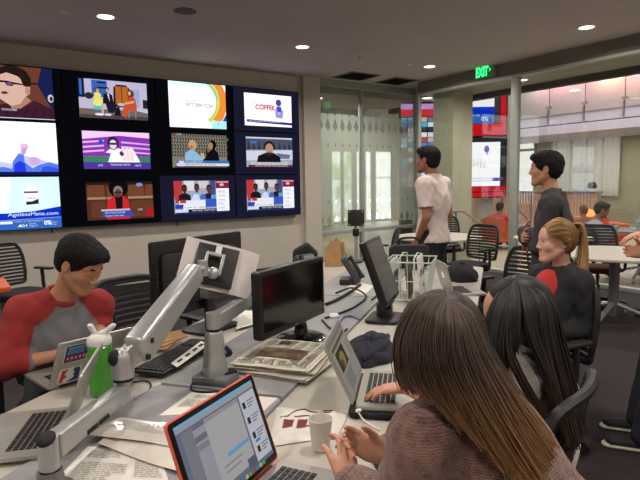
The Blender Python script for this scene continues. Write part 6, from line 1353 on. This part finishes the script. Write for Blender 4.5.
def swhair(t, c, R, s):
    V = Vol(c-.2, c+.2, .005); P = lambda x, y, z: c+R@np.array([x, y, z]); hm = hairmat('brown_hair', (66, 50, 40), (150, 110, 70))
    V.ell(P(0, -.016, .030), (.077, .098, .088), R, .02); V.ell(P(0, -.045, -.04), (.072, .062, .09), R, .03); V.ell(P(0, .125, -.03), (.080, .075, .088), R, .01, None, 'sub')
    o = V.build('hair', hm, t, 2)
    strands(t, [[(444, 294, 1.175), (414, 301, 1.125), (399, 330, 1.10), (397, 365, 1.07), (404, 389, 1.05)],
        [(445, 293, 1.165), (424, 305, 1.075), (410, 345, 1.035), (414, 378, 1.015), (428, 396, 1.0)],
        [(447, 297, 1.145), (437, 318, 1.035), (436, 360, .995), (454, 404, .975), (484, 446, .955)],
        [(449, 301, 1.125), (453, 325, 1.02), (457, 368, .98), (485, 422, .955), (520, 480, .935)],
        [(451, 301, 1.14), (463, 322, 1.05), (477, 362, 1.0), (506, 420, .965), (541, 476, .945)],
        [(450, 297, 1.17), (470, 312, 1.135), (486, 350, 1.08), (514, 397, 1.025), (553, 452, .985)],
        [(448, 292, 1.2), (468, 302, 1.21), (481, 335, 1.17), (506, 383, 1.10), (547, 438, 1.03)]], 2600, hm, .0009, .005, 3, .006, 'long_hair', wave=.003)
    return o
SW = make_person('woman in a brown cable knit sweater with long hair, nearest the camera', J, hd, sk_l, .0045, .94, False, None,
    {'L': (dL, A3(NV)*.2+np.array([0, 0, .2])+A3(UV)*.8, ZU*.7-A3(UV)*.1+A3(NV)*.5, dict(s=.86, fc=fcL, tk=(.35, .2), td=(.35, .9))), 'R': (dR, A3(NV)*-.2-A3(UV)*.9, ZU*.8+A3(NV)*.3, dict(s=.86, fc=fcR, tk=(.35, .2), td=(.35, .9)))},
    True, True, cloth('dark_jeans', (36, 38, 46)), [M('shoe_dark', (40, 38, 40), .6), M('shoe_sole', (180, 176, 168), .6)], swhair, lids=False, sleeve=.86, tmats=[knit], wfold=.003, bulge=.016, neckr=.044)
seat_chair(U3(1.08, -.30, 0), math.degrees(atan2(-f[0], f[1])), 'black task chair under the woman in the brown sweater')
# --- woman with long dark hair in a white lace top
f = nrm(A3(NV*.93+UV*.35)); J = dict(fwd=f, shL=U3(1.505, -.06, .955), shR=U3(1.795, -.13, .955), neck=U3(1.665, -.10, .99), chest=U3(1.665, -.125, .84), belly=U3(1.665, -.115, .68), pelvis=U3(1.675, -.06, .62),
    elL=U3(1.55, .05, .825), wrL=U3(1.715, .275, .832), elR=U3(1.96, -.02, .83), wrR=U3(1.97, .20, .835), w=.9)
legs_seated(J, f, kneeh=.565, length=.38)
hd = head_frame(U3(1.655, -.062, 1.105), nrm(nrm(RI*-.78+FW*.62)*.95-ZU*.28))
lace = bpy.data.materials.new('white_lace'); lace.use_nodes = True; nt = lace.node_tree; b = nt.nodes['Principled BSDF']; b.inputs['Roughness'].default_value = .9
tc = nd('ShaderNodeTexCoord'); vo = nd('ShaderNodeTexVoronoi', feature='DISTANCE_TO_EDGE'); vo.inputs['Scale'].default_value = 70; nt.links.new(tc.outputs['Object'], vo.inputs[0])
rp = nd('ShaderNodeValToRGB'); rp.color_ramp.elements[0].color = lin((232, 226, 220))+(1,); rp.color_ramp.elements[1].color = lin((222, 212, 204))+(1,); rp.color_ramp.elements[1].position = .25
nt.links.new(vo.outputs[0], rp.inputs[0]); nt.links.new(rp.outputs[0], b.inputs['Base Color']); bp = nd('ShaderNodeBump'); bp.inputs['Strength'].default_value = .6; bp.inputs['Distance'].default_value = .004; nt.links.new(vo.outputs[0], bp.inputs['Height']); nt.links.new(bp.outputs[0], b.inputs['Normal'])
def dkhair(t, c, R, s):
    V = Vol(c-.2, c+.2, .005); P = lambda x, y, z: c+R@np.array([x, y, z]); hm = hairmat('dark_hair', (28, 22, 21), (66, 42, 34), .5)
    V.ell(P(0, -.016, .030), (.077, .098, .088), R, .02); V.ell(P(0, -.045, -.04), (.072, .062, .09), R, .03); V.ell(P(0, .125, -.03), (.080, .075, .088), R, .01, None, 'sub')
    o = V.build('hair', hm, t, 2)
    strands(t, [[(512, 279, 1.6), (494, 300, 1.54), (484, 335, 1.49), (486, 370, 1.45), (494, 400, 1.43)],
        [(514, 278, 1.58), (502, 305, 1.47), (494, 340, 1.42), (497, 362, 1.40), (503, 384, 1.39)],
        [(516, 278, 1.56), (511, 305, 1.43), (507, 335, 1.39), (506, 348, 1.375), (507, 361, 1.37)],
        [(518, 279, 1.56), (520, 305, 1.43), (518, 328, 1.38), (518, 340, 1.37), (518, 351, 1.365)]], 420, hm, .0015, .005, 5, .006, 'long_hair')
    strands(t, [[(514, 279, 1.56), (509, 305, 1.42), (507, 345, 1.37), (516, 374, 1.345), (538, 414, 1.335)], [(516, 279, 1.56), (513, 305, 1.42), (511, 345, 1.37), (521, 374, 1.345), (543, 412, 1.335)]], 60, hm, .0013, .003, 8, .004, 'hair_lock')
    strands(t, [[(518, 279, 1.56), (523, 305, 1.43), (529, 338, 1.38), (544, 374, 1.36), (557, 420, 1.345)],
        [(520, 279, 1.56), (532, 305, 1.45), (540, 340, 1.41), (553, 387, 1.37), (564, 434, 1.35)],
        [(522, 280, 1.57), (539, 303, 1.445), (545, 345, 1.405), (556, 393, 1.395), (570, 448, 1.37)],
        [(522, 280, 1.58), (546, 300, 1.475), (553, 345, 1.44), (565, 395, 1.43), (577, 448, 1.39)],
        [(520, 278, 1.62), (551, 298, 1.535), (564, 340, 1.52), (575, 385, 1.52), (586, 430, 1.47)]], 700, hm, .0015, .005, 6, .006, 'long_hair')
    return o
DW = make_person('woman with long dark hair in a white lace top, seated beyond the sweater', J, hd, sk_l, .005, .95, False, None,
    {'L': (A3(NV)*.75+A3(UV)*-.1-ZU*.12, -ZU, A3(UV), dict(s=.86, curl=(.2, .35, .25))), 'R': (A3(NV)*.9-ZU*.12, -ZU, -A3(UV), dict(s=.86))}, True, True, cloth('dark_jeans', (36, 38, 46)), [M('shoe_dark', (40, 38, 40), .6), M('shoe_sole', (180, 176, 168), .6)], dkhair, sleeve=.35, tmats=[lace], bulge=.012, neckr=.042)
seat_chair(U3(1.665, .05, 0), math.degrees(atan2(-f[0], f[1])), 'black slatted task chair holding the woman with dark hair and white top')
# --- blonde woman in a black jacket
f = nrm(-RI*.88-FW*.40); o0 = P3(556, 241, 3.0); J = dict(fwd=f, w=.8, dp=.84); b0 = o0-f*.04
lt = nrm(np.cross(f, ZU)); J['neck'] = b0-ZU*.165-f*.02; J['shR'] = J['neck']+lt*.135-ZU*.05+f*.02; J['shL'] = J['neck']-lt*.130-ZU*.05+f*.02; J['chest'] = J['neck']-ZU*.17+f*.072; J['belly'] = J['neck']-ZU*.34+f*.115; J['pelvis'] = np.array([b0[0]+f[0]*.16, b0[1]+f[1]*.16, .62])
for q, sg in (('R', 1), ('L', -1)): J['el'+q] = J['sh'+q]-ZU*.25-f*.03+lt*sg*.03; J['wr'+q] = J['el'+q]+f*.20-ZU*.02-lt*sg*.08
legs_seated(J, f, kneeh=.565, length=.42)
hd = head_frame(o0, nrm(-RI*.97-FW*.03-ZU*.03))
blond = (190, 146, 88)
def blhair(t, c, R, s):
    hm = hairmat('blonde_hair', (150, 112, 68), (206, 178, 130)); V = Vol(c-.2, c+.2, .005); P = lambda x, y, z: c+R@np.array([x, y, z])
    V.ell(P(0, -.016, .036), (.078, .099, .086), R, .02); V.ell(P(0, -.045, -.015), (.070, .060, .062), R, .03); V.ell(P(0, .125, -.03), (.084, .088, .100), R, .01, None, 'sub'); V.ell(P(0, .07, -.10), (.12, .085, .10), R, .01, None, 'sub')
    for q in (-1, 1): V.ell(P(q*.088, -.004, -.012), (.03, .022, .034), R, .006, None, 'sub')
    V.ell(P(0, -.105, .035), (.026, .026, .026), R, .015); V.wav(.0022, (210, 200, 20), (1, 2, 0)); o = V.build('hair', hm, t, 1)
    strands(t, [[(571, 226, 3.06), (578, 226, 3.05), (580, 245, 3.03), (577, 270, 3.0), (579, 300, 2.99)],
        [(572, 225, 3.04), (580, 225, 3.02), (582, 245, 3.0), (580, 270, 2.98), (581, 304, 2.97)],
        [(573, 224, 3.04), (583, 226, 3.0), (585, 246, 2.99), (584, 272, 2.97), (583, 306, 2.96)],
        [(573, 226, 3.06), (584, 230, 3.03), (587, 250, 3.01), (587, 275, 2.99), (585, 300, 2.98)]], 260, hm, .0022, .006, 9, .004, 'ponytail')
    strands(t, [[(549, 222, 3.03), (559, 217.5, 3.02), (569, 221, 3.02), (576, 229, 3.04)], [(546, 225, 2.975), (556, 220, 2.955), (568, 223, 2.975), (577, 230, 3.02)],
        [(547, 230, 2.93), (557, 227, 2.91), (568, 228, 2.935), (577, 231, 3.0)], [(551, 235, 2.91), (560, 233.5, 2.895), (569, 233, 2.92), (577, 233, 2.99)],
        [(562, 240, 2.905), (567, 239, 2.905), (572, 237, 2.94), (577, 235, 2.99)], [(566, 252, 2.95), (570, 247, 2.935), (574, 241, 2.95), (578, 236, 3.0)]], 300, hm, .0014, .002, 4, .004, 'swept_hair')
    mb = MB(); q = Vector(P(0, -.122, .038)); mb.ball(q, .018); mb.build('hair_tie', blk, t); return o
bj = cloth('black_jacket', (36, 36, 40), .25, 160)
BL = make_person('blonde woman with a ponytail in a black jacket, seated facing left', J, hd, sk_p, .0055, .96, False, None, {'R': (f*.8-ZU*.3, -ZU, -lt, dict(s=.9)), 'L': (f*.8-ZU*.3, -ZU, lt, dict(s=.9))}, True, True, cloth('black_trousers', (28, 28, 30)), [M('shoe_dark', (40, 38, 40), .6), M('shoe_sole', (180, 176, 168), .6)], blhair, sleeve=.95, tmats=[bj], bulge=.013, neckr=.045, wfold=.006, cut=[(A3(J['chest'])+f*.125-ZU*.04, (.052, .075, .24), np.stack([lt, f, ZU], 1))])
V = Vol(A3(J['belly'])-.3, A3(J['neck'])+.2, .006); n_, c_2, b_ = A3(J['neck']), A3(J['chest']), A3(J['belly'])   # red top in the open jacket front
V.ell(c_2+f*.034-RI*.004, (.085, .085, .18), np.stack([lt, f, ZU], 1), .03); V.ell(b_+f*.048-RI*.004, (.085, .085, .16), np.stack([lt, f, ZU], 1), .05); V.cap(c_2+f*.05+ZU*.1, n_+f*.04-ZU*.04, .055, .04, .03); V.build('red_top', cloth('coral_red', (190, 56, 50), .1), BL)
V = Vol(n_-.2, n_+.25, .006)                       # raised collar of the jacket
for a in np.linspace(-2.2, 2.2, 22):
    d = -f*cos(a)+lt*sin(a); V.cap(n_+d*.068-ZU*.015-f*.01, n_+d*.062+ZU*.035-f*.015, .011, .008, .01)
V.build('collar', bj, BL)
seat_chair(np.array([J['pelvis'][0]+f[0]*.07, J['pelvis'][1]+f[1]*.07]), math.degrees(atan2(-f[0], f[1])), 'black task chair under the blonde woman in the black jacket')
# --- standing man in a dark jacket, arms folded
f = nrm(-RI*.86+FW*.42); lt = nrm(np.cross(f, ZU)); o0 = P3(545.5, 169, 3.74); base = o0-f*.05; g = np.array([base[0], base[1], 0])
J = dict(fwd=f, neck=g+ZU*(o0[2]-.185), w=1.02); J['shR'] = J['neck']+lt*.185-ZU*.06; J['shL'] = J['neck']-lt*.185-ZU*.06; J['chest'] = J['neck']-ZU*.20-f*.01; J['belly'] = J['neck']-ZU*.42+f*.0; J['pelvis'] = g+ZU*(o0[2]-.73)
J['elL'] = J['shL']-ZU*.27+f*.06-lt*.03; J['elR'] = J['shR']-ZU*.27+f*.06+lt*.03; J['wrL'] = J['chest']+f*.20-ZU*.06+lt*.06; J['wrR'] = J['chest']+f*.18-ZU*.085-lt*.10
legs_standing(J, f); hd = head_frame(o0, nrm(f+RI*-.10))
sj = cloth('charcoal_jacket', (58, 56, 58), .2, 260); 
SM = make_person('standing man in a charcoal jacket with folded arms, facing left', J, hd, sk_m, .006, .95, True, None, {'R': (-lt*.9+ZU*.1, -f, ZU, dict(s=.95, curl=(.3, .5, .3))), 'L': (lt*.9+ZU*.1, -f, ZU, dict(s=.95, curl=(.3, .5, .3)))}, True, True, cloth('black_trousers', (28, 28, 30)), [M('shoe_dark', (40, 38, 40), .6), M('shoe_black_sole', (24, 24, 24), .6)],
    short_hair((26, 23, 23), 1.9, .0, messy=.006), sleeve=.93, tmats=[sj], bulge=.020, wfold=.006, lids=False)
V = Vol(A3(J['neck'])-.2, A3(J['neck'])+.25, .006); n_ = A3(J['neck'])
for a in np.linspace(-2.0, 2.0, 20): d = -f*cos(a)+lt*sin(a); V.cap(n_+d*.074-ZU*.03-f*.008, n_+d*.066+ZU*.025-f*.010, .011, .008, .01)
V.build('collar', sj, SM)
# --- standing man in a white T-shirt, hands in his pockets
f = nrm(-RI*.80+FW*.60); lt = nrm(np.cross(f, ZU)); o0 = P3(427.5, 160, 5.12); base = o0-f*.04; g = np.array([base[0], base[1], 0])+RI*.02
J = dict(fwd=f, neck=g+ZU*(o0[2]-.185), w=1.0); J['shR'] = J['neck']+lt*.195-ZU*.05; J['shL'] = J['neck']-lt*.195-ZU*.05; J['chest'] = J['neck']-ZU*.20-f*.02; J['belly'] = J['neck']-ZU*.44+f*.01; J['pelvis'] = g+ZU*(o0[2]-.74)
for q, sg in (('R', 1), ('L', -1)): J['el'+q] = J['sh'+q]-ZU*.29-f*.05+lt*sg*.05; J['wr'+q] = J['el'+q]-ZU*.22+f*.13-lt*sg*.07
legs_standing(J, f, fwd=.0); hd = head_frame(o0, nrm(f*1.0+ZU*.07))
wt = cloth('white_cotton', (220, 204, 198), .15, 200)
TM = make_person('standing man in a white T-shirt with a hand in his pocket', J, hd, sk_t, .006, 1.05, True, None, {q: (-ZU*.95+f*.2, (lt if q == 'L' else -lt), f, dict(s=.95, curl=(.3, .4, .3))) for q in 'LR'}, True, True, cloth('black_trousers', (28, 28, 30)), [M('shoe_dark', (40, 38, 40), .6), M('shoe_sole', (180, 176, 168), .6)],
    short_hair((24, 22, 23), .6, .0), sleeve=-.66, tmats=[wt], bulge=.020, wfold=.006, hem=(J['pelvis']-ZU*.03, -ZU))
# --- person at the right edge: hand, jeans and shoes show
f = nrm(-RI*.95+FW*.05); lt = nrm(np.cross(f, ZU)); g = np.array([3.50, 1.30, 0]); J = dict(fwd=f, neck=g+ZU*1.46, shR=g+ZU*1.41+lt*.19, shL=g+ZU*1.41-lt*.19, chest=g+ZU*1.26, belly=g+ZU*1.05, pelvis=g+ZU*.92)
J['elL'] = J['shL']-ZU*.28-lt*.04; J['elR'] = J['shR']-ZU*.28+lt*.04; J['wrL'] = P3(646, 252, 2.86); J['wrR'] = J['elR']+f*.2+lt*-.1+ZU*.04
legs_standing(J, f); J['anL'] = A3(PZ(643, 436, .085)); J['anR'] = A3(PZ(638, 418, .085)); 
for q in 'LR': J['kn'+q] = (A3(J['hip'+q])+A3(J['an'+q]))/2+f*.03
hd = head_frame(g+ZU*1.66+f*.03, f)
RP = make_person('person in dark jeans and black sneakers cut off by the right edge', J, hd, sk_l, .006, 1.0, True, None, {'L': (-RI*.95+ZU*.1, -ZU*.3-FW*.5, ZU, dict(s=.95, curl=(.35, .6, .4))), 'R': (f*.9-ZU*.2, -ZU, -lt, dict(s=.95))}, True, True, cloth('dark_denim', (34, 36, 46)), [M('sneaker_black', (22, 22, 24), .7), M('sneaker_white', (206, 198, 178), .6)],
    short_hair((60, 46, 38), 1), sleeve=.55, tmats=[cloth('navy_shirt', (44, 48, 62))], bulge=.018, feet_fwd=nrm(-RI*.92+FW*.35))
# --- people beyond the glass
def far_person(label, head, f, top, sk, hc, seat=.42, tr=(40, 40, 46), hv=1.0, arms=.2, lean=.0, h=.012):
    f = nrm(f); lt = nrm(np.cross(f, ZU)); o0 = A3(head); J = dict(fwd=f); J['neck'] = o0-ZU*.175-f*(.04+lean*.1); J['shR'] = J['neck']+lt*.175-ZU*.05; J['shL'] = J['neck']-lt*.175-ZU*.05
    J['chest'] = J['neck']-ZU*.17-f*(.03+lean*.2); J['belly'] = J['neck']-ZU*.34-f*(.06+lean*.4); J['pelvis'] = np.array([*(J['belly']-f*.05)[:2], max(seat, J['belly'][2]-.14)])
    for q, sg in (('R', 1), ('L', -1)): J['el'+q] = J['sh'+q]-ZU*.24+f*.06+lt*sg*.04; J['wr'+q] = J['el'+q]+f*.2+ZU*arms*.4-lt*sg*.06
    legs_seated(J, f, kneeh=max(.42, J['pelvis'][2]), length=.40)
    return make_person(label, J, head_frame(o0, f*.96-ZU*.2), sk, h, .96, True, None, None, True, True, cloth('far_trousers_%d' % tr[0], tr), None, short_hair(hc, hv, h=.009, messy=0), sleeve=.9, tmats=[cloth('far_top_%d_%d' % (top[0], top[2]), top)], wfold=0), J
p_, J = far_person('seated person in a red shirt on the orange chair beyond the glass', PD(500, 208, 12.0), -RI*-.55+FW*.7, (176, 40, 60), sk_t, (34, 28, 28), .36)
def lounge(label, J, f, m, name='lounge_chair'):
    f = nrm(f); lt = nrm(np.cross(f, ZU)); p = A3(J['pelvis']); t = thing(name, label, 'chair', (p[0], p[1], 0)); mb = MB()
    def shell(u, v):
        a = (u-.5)*2.6; zz = .02+.52*v; q = Vector(p)-Vector(f)*(cos(a)*(.30+.06*v))*1.0+Vector(lt)*(sin(a)*(.32+.04*v)); return Vector((q.x, q.y, p[2]-.16+zz*(1-.25*abs(u-.5)*2*v)))
    mb.grid(shell, 20, 8, 0, .03); mb.build('shell', m, t); mb = MB(); mb.lathe([(0, 0), (.33, 0), (.35, .03), (.33, .07), (0, .07)], 28, 0, (p[0]+f[0]*.03, p[1]+f[1]*.03, p[2]-.20)); mb.build('seat', m, t)
    mb = MB(); q = Vector((p[0], p[1], 0)); mb.cyl(q, q+Vector((0, 0, .015)), .24, n=24); mb.cyl(q, q+Vector((0, 0, p[2]-.2)), .03); mb.build('pedestal', steel, t); return t
om = M('orange_upholstery', (196, 84, 50), .8); lounge('orange shell lounge chair with a person in red beyond the glass', J, RI*.55+FW*.7, om)
p_, J = far_person('seated person in grey and navy at the dark table beyond the glass', PD(602, 210, 8.1), RI*.9-FW*.25, (150, 152, 162), sk_t, (28, 24, 24), .46, lean=.35, arms=.6, h=.009)
mb = MB(); sh = Vector(A3(J['shL']*.5+J['shR']*.5))-Vector(A3(J['fwd']))*.04-Vector((0, 0, .12)); mb.ball(sh-Vector(RI)*.06-Vector(FW)*.1, (.11, .11, .15), 0); mb.build('shoulder_panel', cloth('navy_panel', (34, 38, 62)), p_)
o = copy_tree(protos[0]); o.location = (J['pelvis'][0], J['pelvis'][1], 0); o.rotation_euler = (0, 0, atan2(-J['fwd'][0], J['fwd'][1])); o['label'] = 'black task chair at the dark table beyond the glass'; o['group'] = 'task chairs around the room'
tc_ = A3(J['pelvis'])+A3(J['fwd'])*.88; tc_[2] = 0
round_table(tc_[0], tc_[1], .5, 'dark round table with an open white laptop beyond the glass', .2, .74, M('dark_table', (70, 72, 76), .4))
laptop('small open white laptop on the dark table beyond the glass', Vector((tc_[0], tc_[1], 0))+Vector(RI)*.10, Vector(FW), .30, .21, 110, .742, (M('far_laptop_white', (220, 220, 222), .4), sil), lap_dim)
mb = MB(); mb.lathe([(0, 0), (.035, 0), (.045, .12), (.03, .14), (.012, .17), (.012, .2), (0, .2)], 18, 0, (tc_[0]-RI[0]*.12-FW[0]*.1, tc_[1]-RI[1]*.12-FW[1]*.1, .741)); tag(mb.build('bottle', M('far_bottle', (190, 200, 205), .2, alpha=.6)), 'clear bottle standing on the dark table beyond the glass', 'bottle')
p_, J = far_person('person with brown hair seen from behind, beside the glowing orange sofa', PD(583.5, 211, 11.5), FW+RI*.1, (120, 74, 52), sk_t, (96, 60, 46), .34)
t = thing('sofa', 'long low orange sofa against the timber railing beyond the glass', 'sofa', (PD(594, 240, 12.4).x, PD(594, 240, 12.4).y, 0)); A = frame((t.location.x, t.location.y, 0), RI, (0, 0, 1))
mb = MB(A); mb.slab(rrect(-.5, .5, -.4, .28, .08), .10, .34, 0, .04); mb.build('seat', om, t); mb = MB(A); mb.boxm((-.5, .28, .30), (.5, .45, .62), 0, .05); mb.build('backrest', om, t)
for s_2 in (-1, 1): mb = MB(A); mb.boxm((s_2*.5-.09, -.4, .1), (s_2*.5+.09, .4, .5), 0, .05); mb.build('armrest', om, t)
for sx in (-.4, .4):
    for sy in (-.3, .3): mb = MB(A); mb.cyl((sx, sy, 0), (sx, sy, .11), .02, n=10); mb.build('leg', steel, t)
lp = PD(589, 213, 11.7); lt_ = thing('table_lamp', 'small glowing orange lamp beside the orange sofa', 'lamp', (lp.x, lp.y, 0)); mb = MB(); mb.lathe([(0, 0), (.12, 0), (.12, .02), (.015, .03), (.015, lp.z-.06), (0, lp.z-.06)], 18, 0, (lp.x, lp.y, 0)); mb.build('stand', steel, lt_); mb = MB(); mb.ball(lp, (.13, .13, .08)); mb.build('shade', EM((255, 150, 70), 2.2), lt_)
# black dome on the railing, handrails
dm = PD(592, 188.5, 15.2); t = thing('dome_camera', 'small black domed device standing above the timber railing', 'camera', (15.6, dm.y*15.6/dm.x, 1.13)); q = Vector((15.6, dm.y*15.6/dm.x, 1.13)); mb = MB(); mb.cyl(q, q+Vector((0, 0, .12)), .10, n=20); mb.build('base', wsk, t); mb = MB(); mb.lathe([(.13, .10), (.125, .19), (.08, .26), (0, .28)], 22, 0, q); mb.build('dome', blk, t)
t = thing('handrail', 'bent stainless handrail beyond the glass left of the red tower', 'handrail', (PD(463, 211, 9.5).x, PD(463, 211, 9.5).y, 0)); mb = MB(); a, b, c2_ = PD(451.5, 211, 9.2), PD(463, 211.5, 9.4), PD(484, 226, 10.2); mb.tube([a, b, c2_], .025, 10); mb.build('rail', steel, t)
for q in (PD(456, 211.2, 9.25), PD(480, 223, 10.05)): mb = MB(); mb.cyl((q.x, q.y, 0), (q.x, q.y, q.z), .018, n=10); mb.build('post', steel, t)
t = thing('handrail', 'sloping steel handrail beyond the glass behind the folded arms', 'handrail', (PD(525, 216, 11).x, PD(525, 216, 11).y, 0)); mb = MB(); a, b = PD(518, 210, 10.8), PD(527, 219, 11.4); mb.tube([a, b], .025, 10); mb.build('rail', steel, t)
for q in (a, b): mb = MB(); mb.cyl((q.x, q.y, 0), (q.x, q.y, q.z), .018, n=10); mb.build('post', steel, t)
